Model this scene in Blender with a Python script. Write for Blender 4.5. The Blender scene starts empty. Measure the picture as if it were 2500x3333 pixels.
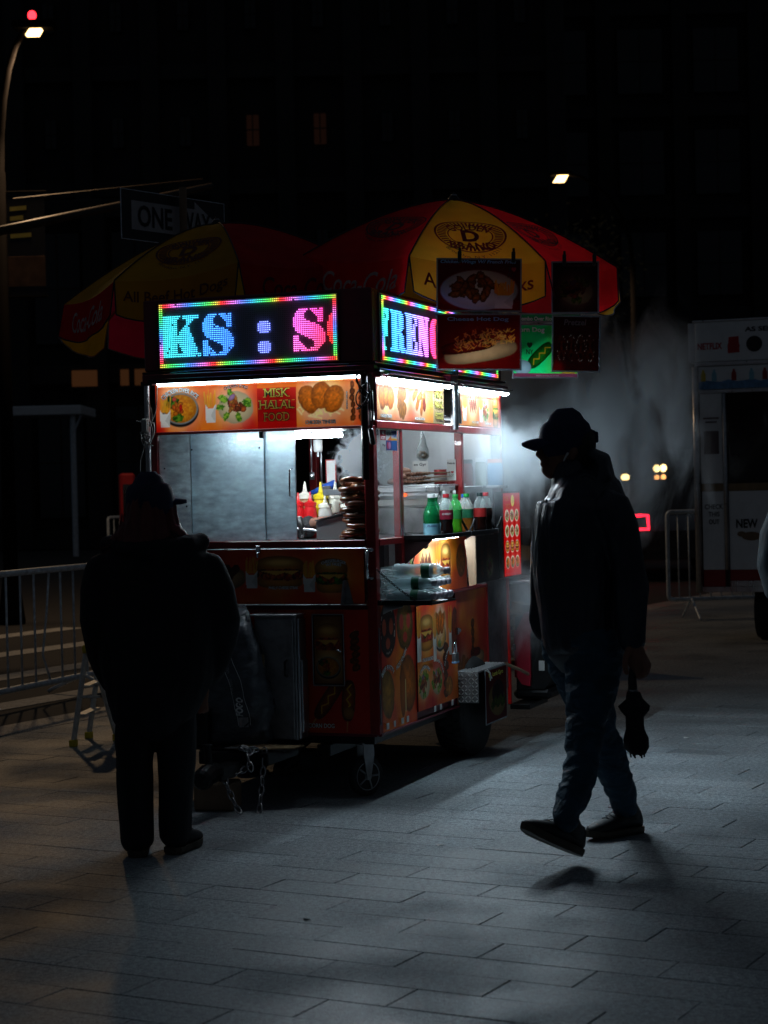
import bpy, math, random
import numpy as np
from mathutils import Vector, Matrix, Euler, Quaternion
random.seed(7); RNG = np.random.default_rng(7)
SC = bpy.context.scene; COL = SC.collection
# ------------------------------------------------------------------ camera
cam_d = bpy.data.cameras.new("camera"); cam = bpy.data.objects.new("camera", cam_d); COL.objects.link(cam)
cam_d.sensor_fit = 'HORIZONTAL'; cam_d.sensor_width = 36.0; cam_d.lens = 36.0 * 6200 / 2500
cam_d.clip_start = 0.1; cam_d.clip_end = 600
PITCH, ROLL = -0.0138, 0.0232
_f = Vector((0, math.cos(PITCH), math.sin(PITCH))); _r = Vector((1, 0, 0)); _u = _r.cross(_f)
_r2 = math.cos(ROLL) * _r - math.sin(ROLL) * _u; _u2 = math.sin(ROLL) * _r + math.cos(ROLL) * _u
_m = Matrix((_r2, _u2, -_f)).transposed().to_4x4(); _m.translation = (0, 0, 1.5); cam.matrix_world = _m
cam_d.dof.use_dof = True; cam_d.dof.focus_distance = 9.5; cam_d.dof.aperture_fstop = 6.3
SC.camera = cam
# ------------------------------------------------------------------ world: a moonless city night
W = bpy.data.worlds.new("World"); SC.world = W; W.use_nodes = True
wn = W.node_tree.nodes; bg = wn["Background"]
bg.inputs[0].default_value = (0.62, 0.78, 1.0, 1); bg.inputs[1].default_value = 0.022
SC.view_settings.view_transform = 'Standard'; SC.view_settings.look = 'None'
SC.view_settings.exposure = 0.0; SC.view_settings.gamma = 1.0
SC.view_settings.use_curve_mapping = False
SC.cycles.max_bounces = 8; SC.cycles.volume_bounces = 1; SC.cycles.transparent_max_bounces = 24
SC.cycles.transmission_bounces = 8; SC.cycles.glossy_bounces = 4; SC.cycles.diffuse_bounces = 3
SC.cycles.sample_clamp_indirect = 4.0; SC.cycles.use_light_tree = True
SC.cycles.caustics_reflective = False; SC.cycles.caustics_refractive = False
SC.cycles.volume_step_rate = 1.0; SC.cycles.volume_max_steps = 256
TUBE = 215.0      # radiance of the cart's white strip lights
# ------------------------------------------------------------------ materials
def newmat(name):
    m = bpy.data.materials.new(name); m.use_nodes = True
    return m, m.node_tree.nodes, m.node_tree.links, m.node_tree.nodes["Principled BSDF"]
def mat(name, col, rough=0.5, metal=0.0, var=0.12, vscale=6.0, bump=0.0, bscale=40.0, coat=0.0, rvar=0.0,
        trans=0.0, ior=1.45, stretch=(1, 1, 1), sheen=0.0, spec=0.5, dirt=0.0, alpha=1.0, sss=0.0):
    m, N, L, P = newmat(name)
    P.inputs["Roughness"].default_value = rough; P.inputs["Metallic"].default_value = metal
    P.inputs["Coat Weight"].default_value = coat; P.inputs["Transmission Weight"].default_value = trans
    P.inputs["IOR"].default_value = ior; P.inputs["Sheen Weight"].default_value = sheen
    P.inputs["Specular IOR Level"].default_value = spec; P.inputs["Alpha"].default_value = alpha
    P.inputs["Subsurface Weight"].default_value = sss
    tc = N.new("ShaderNodeTexCoord"); mp = N.new("ShaderNodeMapping"); mp.inputs["Scale"].default_value = stretch
    L.new(tc.outputs["Object"], mp.inputs[0])
    nz = N.new("ShaderNodeTexNoise"); nz.inputs["Scale"].default_value = vscale; nz.inputs["Detail"].default_value = 6
    L.new(mp.outputs[0], nz.inputs["Vector"])
    rp = N.new("ShaderNodeValToRGB"); c = col
    rp.color_ramp.elements[0].position = 0.3; rp.color_ramp.elements[1].position = 0.72
    rp.color_ramp.elements[0].color = (*[x * (1 - var) for x in c], 1)
    rp.color_ramp.elements[1].color = (*[min(1, x * (1 + var)) for x in c], 1)
    L.new(nz.outputs["Fac"], rp.inputs[0])
    out = rp.outputs[0]
    if dirt > 0:
        n2 = N.new("ShaderNodeTexNoise"); n2.inputs["Scale"].default_value = vscale * 3.1; n2.inputs["Detail"].default_value = 9
        L.new(tc.outputs["Object"], n2.inputs["Vector"])
        r2 = N.new("ShaderNodeValToRGB"); r2.color_ramp.elements[0].position = 0.52; r2.color_ramp.elements[1].position = 0.75
        mx = N.new("ShaderNodeMix"); mx.data_type = 'RGBA'
        mu = N.new("ShaderNodeMath"); mu.operation = 'MULTIPLY'; mu.inputs[1].default_value = dirt
        L.new(n2.outputs["Fac"], r2.inputs[0]); L.new(r2.outputs[0], mu.inputs[0]); L.new(mu.outputs[0], mx.inputs[0])
        L.new(out, mx.inputs[6]); mx.inputs[7].default_value = (0.03, 0.025, 0.02, 1); out = mx.outputs[2]
    L.new(out, P.inputs["Base Color"])
    if rvar > 0:
        mr = N.new("ShaderNodeMapRange"); mr.inputs[3].default_value = max(0.02, rough - rvar); mr.inputs[4].default_value = min(1, rough + rvar)
        L.new(nz.outputs["Fac"], mr.inputs[0]); L.new(mr.outputs[0], P.inputs["Roughness"])
    if bump > 0:
        n3 = N.new("ShaderNodeTexNoise"); n3.inputs["Scale"].default_value = bscale; n3.inputs["Detail"].default_value = 5
        L.new(mp.outputs[0], n3.inputs["Vector"])
        b = N.new("ShaderNodeBump"); b.inputs["Strength"].default_value = bump; b.inputs["Distance"].default_value = 0.01
        L.new(n3.outputs["Fac"], b.inputs["Height"]); L.new(b.outputs[0], P.inputs["Normal"])
    return m
def emat(name, col, strength, attr=None):
    m, N, L, P = newmat(name); N.remove(P)
    e = N.new("ShaderNodeEmission"); e.inputs[0].default_value = (*col, 1); e.inputs[1].default_value = strength
    if attr:
        a = N.new("ShaderNodeAttribute"); a.attribute_name = attr; L.new(a.outputs["Color"], e.inputs[0])
    L.new(e.outputs[0], N["Material Output"].inputs[0]); return m
def printmat(name, rough=0.5, coat=0.12, wear=0.15, back=0.0):
    """glossy printed sheet: the picture lives in the colour attribute 'Print', wear and grain are procedural"""
    m, N, L, P = newmat(name)
    a = N.new("ShaderNodeAttribute"); a.attribute_name = "Print"
    tc = N.new("ShaderNodeTexCoord"); nz = N.new("ShaderNodeTexNoise"); nz.inputs["Scale"].default_value = 9; nz.inputs["Detail"].default_value = 8
    L.new(tc.outputs["Object"], nz.inputs["Vector"])
    mx = N.new("ShaderNodeMix"); mx.data_type = 'RGBA'; mx.blend_type = 'MULTIPLY'; mx.inputs[0].default_value = 1
    mr = N.new("ShaderNodeMapRange"); mr.inputs[1].default_value = 0.3; mr.inputs[2].default_value = 0.7
    mr.inputs[3].default_value = 1 - wear; mr.inputs[4].default_value = 1.0
    L.new(nz.outputs["Fac"], mr.inputs[0]); L.new(a.outputs["Color"], mx.inputs[6]); L.new(mr.outputs[0], mx.inputs[7])
    L.new(mx.outputs[2], P.inputs["Base Color"]); P.inputs["Roughness"].default_value = rough
    P.inputs["Coat Weight"].default_value = coat; P.inputs["Coat Roughness"].default_value = 0.15
    b = N.new("ShaderNodeBump"); b.inputs["Strength"].default_value = 0.08; b.inputs["Distance"].default_value = 0.01
    L.new(nz.outputs["Fac"], b.inputs["Height"]); L.new(b.outputs[0], P.inputs["Normal"])
    if back > 0:      # thin sheet that lets some light through
        t = N.new("ShaderNodeBsdfTranslucent"); L.new(mx.outputs[2], t.inputs[0])
        s = N.new("ShaderNodeMixShader"); s.inputs[0].default_value = back
        L.new(P.outputs[0], s.inputs[1]); L.new(t.outputs[0], s.inputs[2]); L.new(s.outputs[0], N["Material Output"].inputs[0])
    return m
def clothmat(name, col, trans=0.6, rough=0.7, var=0.15):
    m, N, L, P = newmat(name)
    tc = N.new("ShaderNodeTexCoord"); nz = N.new("ShaderNodeTexNoise"); nz.inputs["Scale"].default_value = 5; nz.inputs["Detail"].default_value = 7
    L.new(tc.outputs["Object"], nz.inputs["Vector"])
    rp = N.new("ShaderNodeValToRGB"); rp.color_ramp.elements[0].position = .3; rp.color_ramp.elements[1].position = .7
    rp.color_ramp.elements[0].color = (*[x * (1 - var) for x in col], 1); rp.color_ramp.elements[1].color = (*[min(1, x * (1 + var)) for x in col], 1)
    L.new(nz.outputs[0], rp.inputs[0]); L.new(rp.outputs[0], P.inputs["Base Color"]); P.inputs["Roughness"].default_value = rough
    b = N.new("ShaderNodeBump"); b.inputs["Strength"].default_value = 0.35; b.inputs["Distance"].default_value = 0.03
    L.new(nz.outputs[0], b.inputs["Height"]); L.new(b.outputs[0], P.inputs["Normal"])
    t = N.new("ShaderNodeBsdfTranslucent"); L.new(rp.outputs[0], t.inputs[0])
    s = N.new("ShaderNodeMixShader"); s.inputs[0].default_value = trans
    L.new(P.outputs[0], s.inputs[1]); L.new(t.outputs[0], s.inputs[2]); L.new(s.outputs[0], N["Material Output"].inputs[0])
    return m
M = {}
M['red_paint'] = mat("red paint", (0.26, 0.012, 0.014), 0.35, 0.0, 0.25, 5, bump=.15, bscale=18, coat=0.3, dirt=.35)
M['dark_frame'] = mat("dark frame", (0.03, 0.012, 0.014), 0.4, 0.2, 0.3, 8, dirt=.3)
M['maroon'] = mat("maroon sheet", (0.15, 0.012, 0.025), 0.35, 0, 0.3, 6, bump=.1, bscale=12, coat=.2, dirt=.2)
M['steel'] = mat("stainless steel", (0.55, 0.56, 0.58), 0.3, 1.0, 0.12, 14, bump=.12, bscale=60, rvar=.12, stretch=(1, 1, .08), dirt=.12)
M['steel_pole'] = mat("galvanised pole", (0.45, 0.45, 0.47), 0.32, 1.0, 0.2, 20, bump=.1, bscale=50, rvar=.12)
M['dull_steel'] = mat("dull steel", (0.3, 0.3, 0.31), 0.5, 0.9, 0.3, 9, bump=.2, bscale=30, dirt=.3)
M['chrome'] = mat("chrome", (0.7, 0.7, 0.72), 0.12, 1.0, 0.05, 20)
M['black'] = mat("black plastic", (0.012, 0.012, 0.013), 0.4, 0, .3, 20)
M['black_metal'] = mat("black metal", (0.02, 0.02, 0.022), 0.35, 0.6, .3, 15, dirt=.3)
M['rubber'] = mat("rubber", (0.014, 0.014, 0.015), 0.75, 0, .3, 30, bump=.3, bscale=90)
M['white'] = mat("white plastic", (0.75, 0.75, 0.73), 0.4, 0, .06, 10)
M['card_white'] = mat("white card", (0.7, 0.7, 0.68), 0.7, 0, .06, 10)
M['ink'] = mat("black ink", (0.01, 0.01, 0.012), 0.6)
M['ink_white'] = mat("white ink", (0.8, 0.8, 0.78), 0.5)
M['ink_gold'] = mat("gold ink", (0.75, 0.6, 0.12), 0.4)
M['ink_green'] = mat("dark green ink", (0.02, 0.07, 0.02), 0.5)
M['ink_yellow'] = mat("yellow ink", (0.8, 0.7, 0.1), 0.5)
M['ink_blue'] = mat("pale blue and blue-lit white", (0.25, 0.5, 0.8), 0.5)  # also used for white card titles, with blue light painted in
M['ink_red'] = mat("red ink", (0.5, 0.02, 0.03), 0.5)
M['print'] = printmat("glossy print")
M['poster_print'] = printmat("poster print", back=0.62, wear=.1)
M['wood'] = mat("cardboard", (0.28, 0.19, 0.1), 0.85, 0, .2, 12, bump=.3, bscale=50, stretch=(1, 1, .2))
M['skin'] = mat("skin", (0.22, 0.1, 0.065), 0.65, 0, .1, 25, bump=.1, bscale=120, sss=.1)
M['lens_warm'] = emat("warm lamp", (1.0, 0.66, 0.26), 5)
M['tube'] = emat("white strip light", (0.68, 0.88, 1.0), TUBE); M['tube_front'] = emat("white strip light, front", (0.72, 0.9, 1.0), TUBE * .075)
# ------------------------------------------------------------------ mesh helpers
class MB:
    def __init__(s): s.v = []; s.f = []; s.col = None
    def add(s, vs, fs):
        n = len(s.v); s.v += [tuple(v) for v in vs]; s.f += [tuple(i + n for i in f) for f in fs]; return s
    def box(s, a, b):
        x0, y0, z0 = a; x1, y1, z1 = b
        x0, x1 = min(x0, x1), max(x0, x1); y0, y1 = min(y0, y1), max(y0, y1); z0, z1 = min(z0, z1), max(z0, z1)
        return s.add([(x0, y0, z0), (x1, y0, z0), (x1, y1, z0), (x0, y1, z0), (x0, y0, z1), (x1, y0, z1), (x1, y1, z1), (x0, y1, z1)],
                     [(0, 3, 2, 1), (4, 5, 6, 7), (0, 1, 5, 4), (1, 2, 6, 5), (2, 3, 7, 6), (3, 0, 4, 7)])
    def bbox(s, a, b, r=0.004):
        """box with chamfered edges"""
        x0, y0, z0 = [min(p, q) for p, q in zip(a, b)]; x1, y1, z1 = [max(p, q) for p, q in zip(a, b)]
        r = min(r, (x1 - x0) * .45, (y1 - y0) * .45, (z1 - z0) * .45)
        vs = []
        for cx in (0, 1):
            for cy in (0, 1):
                for cz in (0, 1):
                    X = (x0, x1)[cx]; Y = (y0, y1)[cy]; Z = (z0, z1)[cz]
                    dx = r if cx == 0 else -r; dy = r if cy == 0 else -r; dz = r if cz == 0 else -r
                    vs += [(X, Y + dy, Z + dz), (X + dx, Y, Z + dz), (X + dx, Y + dy, Z)]
        I = lambda cx, cy, cz, k: (cx * 4 + cy * 2 + cz) * 3 + k
        fs = []
        for c in (0, 1):
            q = [I(c, 0, 0, 0), I(c, 1, 0, 0), I(c, 1, 1, 0), I(c, 0, 1, 0)]; fs.append(q if c else q[::-1])
            q = [I(0, c, 0, 1), I(1, c, 0, 1), I(1, c, 1, 1), I(0, c, 1, 1)]; fs.append(q[::-1] if c else q)
            q = [I(0, 0, c, 2), I(1, 0, c, 2), I(1, 1, c, 2), I(0, 1, c, 2)]; fs.append(q if c else q[::-1])
        for p in (0, 1):
            for q_ in (0, 1):
                fs.append([I(0, p, q_, 1), I(1, p, q_, 1), I(1, p, q_, 2), I(0, p, q_, 2)])
                fs.append([I(p, 0, q_, 0), I(p, 1, q_, 0), I(p, 1, q_, 2), I(p, 0, q_, 2)])
                fs.append([I(p, q_, 0, 0), I(p, q_, 1, 0), I(p, q_, 1, 1), I(p, q_, 0, 1)])
        for cx in (0, 1):
            for cy in (0, 1):
                for cz in (0, 1): fs.append([I(cx, cy, cz, 0), I(cx, cy, cz, 1), I(cx, cy, cz, 2)])
        return s.add(vs, fs)
    def quad(s, a, b, c, d): return s.add([a, b, c, d], [(0, 1, 2, 3)])
    def prism(s, poly, axis, a, b):
        """poly: 2D points in the two other axes, extruded along axis from a to b"""
        def P(p, h):
            return (h, p[0], p[1]) if axis == 'x' else (p[0], h, p[1]) if axis == 'y' else (p[0], p[1], h)
        n = len(poly)
        return s.add([P(p, a) for p in poly] + [P(p, b) for p in poly],
                     [tuple(range(n))[::-1], tuple(range(n, 2 * n))] + [(i, (i + 1) % n, n + (i + 1) % n, n + i) for i in range(n)])
    def tube(s, pts, r, n=8, cap=True, closed=False):
        pts = [Vector(p) for p in pts]; m = len(pts); rs = r if isinstance(r, (list, tuple)) else [r] * m
        rings = []; up = None
        for i, p in enumerate(pts):
            if closed: t = pts[(i + 1) % m] - pts[i - 1]
            else: t = pts[min(i + 1, m - 1)] - pts[max(i - 1, 0)]
            t = t.normalized() if t.length > 1e-9 else Vector((0, 0, 1))
            if up is None:
                up = Vector((0, 0, 1)) if abs(t.z) < .9 else Vector((1, 0, 0))
            a = (up - t * up.dot(t)); a = a.normalized() if a.length > 1e-6 else t.orthogonal().normalized()
            b = t.cross(a); up = a
            rings.append([p + (a * math.cos(2 * math.pi * k / n) + b * math.sin(2 * math.pi * k / n)) * rs[i] for k in range(n)])
        vs = [v for g in rings for v in g]; fs = []
        for i in range(m if closed else m - 1):
            j = (i + 1) % m
            for k in range(n): fs.append((i * n + k, i * n + (k + 1) % n, j * n + (k + 1) % n, j * n + k))
        if cap and not closed: fs += [tuple(range(n))[::-1], tuple((m - 1) * n + k for k in range(n))]
        return s.add(vs, fs)
    def lathe(s, prof, n=16, o=(0, 0, 0), axis='z'):
        """prof: (radius, height) pairs"""
        def T(r, h, a):
            x, y = r * math.cos(a), r * math.sin(a)
            return (o[0] + x, o[1] + y, o[2] + h) if axis == 'z' else (o[0] + h, o[1] + x, o[2] + y) if axis == 'x' else (o[0] + y, o[1] + h, o[2] + x)
        vs = [T(r, h, 2 * math.pi * k / n) for r, h in prof for k in range(n)]; m = len(prof)
        fs = [(i * n + k, i * n + (k + 1) % n, (i + 1) * n + (k + 1) % n, (i + 1) * n + k) for i in range(m - 1) for k in range(n)]
        if prof[0][0] > 1e-6: fs.append(tuple(range(n))[::-1])
        if prof[-1][0] > 1e-6: fs.append(tuple((m - 1) * n + k for k in range(n)))
        return s.add(vs, fs)
    def ell(s, c, r, n=14, m=9, rot=None):
        vs = []; 
        for i in range(m + 1):
            th = math.pi * i / m
            for k in range(n):
                a = 2 * math.pi * k / n; v = Vector((r[0] * math.sin(th) * math.cos(a), r[1] * math.sin(th) * math.sin(a), r[2] * math.cos(th)))
                if rot: v.rotate(rot)
                vs.append(v + Vector(c))
        fs = [(i * n + k, (i + 1) * n + k, (i + 1) * n + (k + 1) % n, i * n + (k + 1) % n) for i in range(m) for k in range(n)]
        return s.add(vs, fs)
    def chain(s, pts, n=14, ref=(0, 1, 0)):
        """closed elliptic loft. pts: (x,y,z, ra, rb); ra = half size along ref, rb = half size along the other axis"""
        P = [Vector(p[:3]) for p in pts]; m = len(P); ref = Vector(ref); rings = []
        for i in range(m):
            t = (P[min(i + 1, m - 1)] - P[max(i - 1, 0)]).normalized()
            a = ref - t * ref.dot(t); a.normalize(); b = t.cross(a)
            rings.append((P[i], a, b, t))
        vs = []; 
        def ring(c, a, b, ra, rb): return [c + a * ra * math.cos(2 * math.pi * k / n) + b * rb * math.sin(2 * math.pi * k / n) for k in range(n)]
        c, a, b, t = rings[0]; ra, rb = pts[0][3:5]; h = min(ra, rb)
        vs += ring(c - t * h * .75, a, b, ra * .45, rb * .45); vs += ring(c - t * h * .4, a, b, ra * .82, rb * .82)
        for i in range(m): c, a, b, t = rings[i]; vs += ring(c, a, b, pts[i][3], pts[i][4])
        c, a, b, t = rings[-1]; ra, rb = pts[-1][3:5]; h = min(ra, rb)
        vs += ring(c + t * h * .4, a, b, ra * .82, rb * .82); vs += ring(c + t * h * .75, a, b, ra * .45, rb * .45)
        mm = m + 4
        fs = [(i * n + k, i * n + (k + 1) % n, (i + 1) * n + (k + 1) % n, (i + 1) * n + k) for i in range(mm - 1) for k in range(n)]
        fs += [tuple(range(n))[::-1], tuple((mm - 1) * n + k for k in range(n))]
        return s.add(vs, fs)
    def mesh(s, name):
        me = bpy.data.meshes.new(name); me.from_pydata(s.v, [], s.f); me.update(); return me
    def build(s, name, material, parent=None, smooth=False, loc=None):
        me = s.mesh(name); me.materials.append(material)
        if smooth: me.polygons.foreach_set("use_smooth", [True] * len(me.polygons))
        o = bpy.data.objects.new(name, me); COL.objects.link(o)
        if parent: o.parent = parent
        if loc: o.location = loc
        return o
def tag(o, label=None, cat=None, group=None, kind=None):
    if label: o['label'] = label
    if cat: o['category'] = cat
    if group: o['group'] = group
    if kind: o['kind'] = kind
    return o
def thing(name, label, cat, loc=(0, 0, 0), rz=0.0, group=None):
    o = bpy.data.objects.new(name, None); COL.objects.link(o); o.empty_display_size = .1
    o.location = loc; o.rotation_euler = (0, 0, rz); return tag(o, label, cat, group)
def copy_tree(o, parent=None):
    c = o.copy(); COL.objects.link(c); c.parent = parent
    for ch in list(o.children): copy_tree(ch, c)
    return c
def autosmooth(o, ang=40):
    me = o.data; me.polygons.foreach_set("use_smooth", [True] * len(me.polygons))
    try: me.set_sharp_from_angle(angle=math.radians(ang))
    except Exception: pass
    return o
def fused(mb, name, material, parent, voxel=0.008, smooth=3, loc=None, amp=0.0, fscale=6, fstretch=(1, 1, .35)):
    """union of overlapping closed shapes as one continuous skin"""
    me = mb.mesh(name); o = bpy.data.objects.new(name, me); COL.objects.link(o)
    r = o.modifiers.new("r", 'REMESH'); r.mode = 'VOXEL'; r.voxel_size = voxel
    if smooth:
        sm = o.modifiers.new("s", 'SMOOTH'); sm.iterations = smooth; sm.factor = .5
    dg = bpy.context.evaluated_depsgraph_get(); me2 = bpy.data.meshes.new_from_object(o.evaluated_get(dg))
    o.modifiers.clear(); o.data = me2; bpy.data.meshes.remove(me); me2.name = name
    if amp > 0:
        from mathutils import noise
        n = len(me2.vertices); co = np.empty(n * 3); me2.vertices.foreach_get("co", co); co = co.reshape(-1, 3)
        no = np.empty(n * 3); me2.vertices.foreach_get("normal", no); no = no.reshape(-1, 3)
        d = np.array([noise.noise(Vector((p[0] * fscale * fstretch[0], p[1] * fscale * fstretch[1], p[2] * fscale * fstretch[2])))
                      + .5 * noise.noise(Vector((p[0] * fscale * 2.3 * fstretch[0] + 5, p[1] * fscale * 2.3 * fstretch[1], p[2] * fscale * 2.3 * fstretch[2]))) for p in co])
        d = (1 - np.abs(d) * 2.2) * amp
        co = co + no * d[:, None]; me2.vertices.foreach_set("co", co.ravel())
    me2.polygons.foreach_set("use_smooth", [True] * len(me2.polygons)); me2.update()
    me2.materials.clear(); me2.materials.append(material)
    if parent: o.parent = parent
    if loc: o.location = loc
    return o
# ------------------------------------------------------------------ lettering
_tc = {}
def glyphs(body, bold=0.0, shear=0.0, space=1.0):
    key = (body, bold, shear, space)
    if key not in _tc:
        c = bpy.data.curves.new('t', 'FONT'); c.body = body; c.offset = bold; c.shear = shear; c.space_character = space
        c.resolution_u = 3; c.size = 1.0; c.align_x = 'CENTER'; c.space_line = .8
        o = bpy.data.objects.new('t', c); COL.objects.link(o); dg = bpy.context.evaluated_depsgraph_get()
        me = bpy.data.meshes.new_from_object(o.evaluated_get(dg))
        vs = [(v.co.x, v.co.y) for v in me.vertices]; fs = [tuple(p.vertices) for p in me.polygons]
        bpy.data.objects.remove(o); bpy.data.curves.remove(c); bpy.data.meshes.remove(me)
        _tc[key] = (vs, fs)
    return _tc[key]
def text2d(body, h, w=None, bold=0.0, shear=0.0, space=1.0, ref=None, arc=0.0, rot=0.0):
    """vertices centred on (0,0), cap height h (height of all if given), optional total width w; arc = radius (bends up in the middle)"""
    vs, fs = glyphs(body, bold, shear, space)
    if not vs: return [], []
    base = glyphs(body, 0.0 if ref is None else ref, shear, space)[0]
    xs = [v[0] for v in base]; ys = [v[1] for v in base]
    x0, x1, y0, y1 = min(xs), max(xs), min(ys), max(ys)
    sy = h / max(1e-6, y1 - y0); sx = (w / max(1e-6, x1 - x0)) if w else sy
    out = []
    for x, y in vs:
        u = (x - (x0 + x1) / 2) * sx; v = (y - (y0 + y1) / 2) * sy
        if arc: a = u / arc; u, v = (arc + v) * math.sin(a), (arc + v) * math.cos(a) - arc
        if rot: u, v = u * math.cos(rot) - v * math.sin(rot), u * math.sin(rot) + v * math.cos(rot)
        out.append((u, v))
    return out, fs
def letter(parent, body, o, U, V, h, w=None, material='ink', outline=None, off=0.0015, name='lettering', **k):
    """flat lettering on the plane through o spanned by U (right) and V (up)"""
    o = Vector(o); U = Vector(U).normalized(); V = Vector(V).normalized(); n = U.cross(V)
    if outline:
        vs, fs = text2d(body, h, w, **{**k, 'bold': k.get('bold', 0) + .045, 'ref': k.get('bold', 0)})
        MB().add([o + U * a + V * b + n * off for a, b in vs], fs).build(name + '_outline', M[outline], parent)
        off += .0012
    vs, fs = text2d(body, h, w, **k)
    return MB().add([o + U * a + V * b + n * off for a, b in vs], fs).build(name, M[material], parent)

# ------------------------------------------------------------------ painter for the printed sheets
def vnoise(h, w, cell, seed=0, octv=3):
    r = np.random.default_rng(seed); out = np.zeros((h, w)); amp = 1.0; tot = 0
    for o in range(octv):
        c = max(1.5, cell / 2 ** o); gh, gw = int(h / c) + 3, int(w / c) + 3; g = r.random((gh, gw))
        y = np.arange(h) / c; x = np.arange(w) / c; yi = y.astype(int); xi = x.astype(int)
        fy = (y - yi)[:, None]; fx = (x - xi)[None]; fy = fy * fy * (3 - 2 * fy); fx = fx * fx * (3 - 2 * fx)
        a = g[yi][:, xi]; b = g[yi][:, xi + 1]; c2 = g[yi + 1][:, xi]; d = g[yi + 1][:, xi + 1]
        out += amp * ((a * (1 - fx) + b * fx) * (1 - fy) + (c2 * (1 - fx) + d * fx) * fy); tot += amp; amp *= .5
    return out / tot
class Cv:
    """canvas in real-world proportion; coordinates in metres, origin lower left"""
    def __init__(s, w, h, ppm=260, base=(1, 1, 1)):
        s.w, s.h, s.ppm = w, h, ppm; s.nx = max(4, int(w * ppm)); s.ny = max(4, int(h * ppm))
        s.a = np.ones((s.ny + 1, s.nx + 1, 3)) * np.array(base)
        s.X, s.Y = np.meshgrid(np.linspace(0, w, s.nx + 1), np.linspace(0, h, s.ny + 1)); s.seed = 1
    def put(s, m, col):
        m = np.clip(m, 0, 1)[..., None]; s.a = s.a * (1 - m) + np.array(col) * m if not isinstance(col, np.ndarray) or col.ndim == 1 else s.a * (1 - m) + col * m
    def emask(s, cx, cy, rx, ry, rot=0, soft=.06, pw=2, wob=0.0):
        dx = s.X - cx; dy = s.Y - cy; c, q = math.cos(rot), math.sin(rot); u = (dx * c + dy * q) / rx; v = (-dx * q + dy * c) / ry
        d = (np.abs(u) ** pw + np.abs(v) ** pw) ** (1 / pw)
        if wob:
            s.seed += 1; d = d + wob * (vnoise(s.ny + 1, s.nx + 1, max(2, min(rx, ry) * s.ppm * .5), s.seed) - .5)
        return np.clip((1 - d) / soft + .5, 0, 1)
    def ell(s, cx, cy, rx, ry, col, rot=0, soft=.06, pw=2, wob=0.0, tex=0.0, cell=4, tcol=None, shade=0.25):
        m = s.emask(cx, cy, rx, ry, rot, soft, pw, wob); col = np.array(col, float)
        c = np.ones(s.a.shape) * col
        if tex:
            s.seed += 1; n = vnoise(s.ny + 1, s.nx + 1, cell, s.seed); n = (n - .5) * 2
            if tcol is not None:
                k = np.clip(n * tex * 2 + .5, 0, 1)[..., None]; c = c * (1 - k) + np.array(tcol) * k
            else: c = c * (1 + n[..., None] * tex)
        if shade:
            dx = s.X - cx; dy = s.Y - cy; cc, q = math.cos(rot), math.sin(rot); u = (dx * cc + dy * q) / rx; v = (-dx * q + dy * cc) / ry
            d2 = np.clip(u * u + v * v, 0, 1)[..., None]; c = c * (1 - shade * d2)
        s.put(m, np.clip(c, 0, 1))
    def glow(s, cx, cy, rx, ry, col, k=1.0):
        d = ((s.X - cx) / rx) ** 2 + ((s.Y - cy) / ry) ** 2; s.put(np.clip(np.exp(-(d * 1.5) ** 1.6) * 1.1, 0, 1) * k * .62, col)
    def line(s, x0, y0, x1, y1, w, col, soft=.3):
        dx, dy = x1 - x0, y1 - y0; L2 = dx * dx + dy * dy + 1e-12
        t = np.clip(((s.X - x0) * dx + (s.Y - y0) * dy) / L2, 0, 1); d = np.hypot(s.X - x0 - t * dx, s.Y - y0 - t * dy)
        s.put(np.clip((w / 2 - d) * s.ppm * 1.2 + .5, 0, 1), col)
    def poly(s, pts, col, tex=0.0):
        m = np.zeros(s.X.shape, bool); n = len(pts)
        for i in range(n):
            (x0, y0), (x1, y1) = pts[i], pts[(i + 1) % n]
            if y0 == y1: continue
            c = ((s.Y >= min(y0, y1)) & (s.Y < max(y0, y1))); xi = x0 + (s.Y - y0) * (x1 - x0) / (y1 - y0); m ^= c & (s.X < xi)
        s.put(m.astype(float), col)
    def rect(s, x0, y0, x1, y1, col): s.put(((s.X >= x0) & (s.X <= x1) & (s.Y >= y0) & (s.Y <= y1)).astype(float), col)
    def flame(s, seed=3):
        """red to orange swirling ground used on the cart's wrap"""
        n = vnoise(s.ny + 1, s.nx + 1, s.ppm * .16, seed, 2); d = vnoise(s.ny + 1, s.nx + 1, s.ppm * .3, seed + 9, 2)
        k = np.clip((n - .35) * 2.4, 0, 1)[..., None]; q = np.clip((d - .5) * 3.0, 0, 1)[..., None]
        c = np.array((.82, .06, .03)) * (1 - k) + np.array((.97, .47, .05)) * k; c = c * (1 - q * .5) + np.array((.6, .02, .04)) * q * .5
        s.a = c
        r = np.random.default_rng(seed)
        for i in range(5):
            x = r.uniform(0, s.w); ww = r.uniform(.05, .16) ; sl = r.uniform(-.5, .5)
            m = (np.abs(s.X - x - sl * s.Y) < ww).astype(float) * .16; s.put(m, (1, .68, .15))
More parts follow.
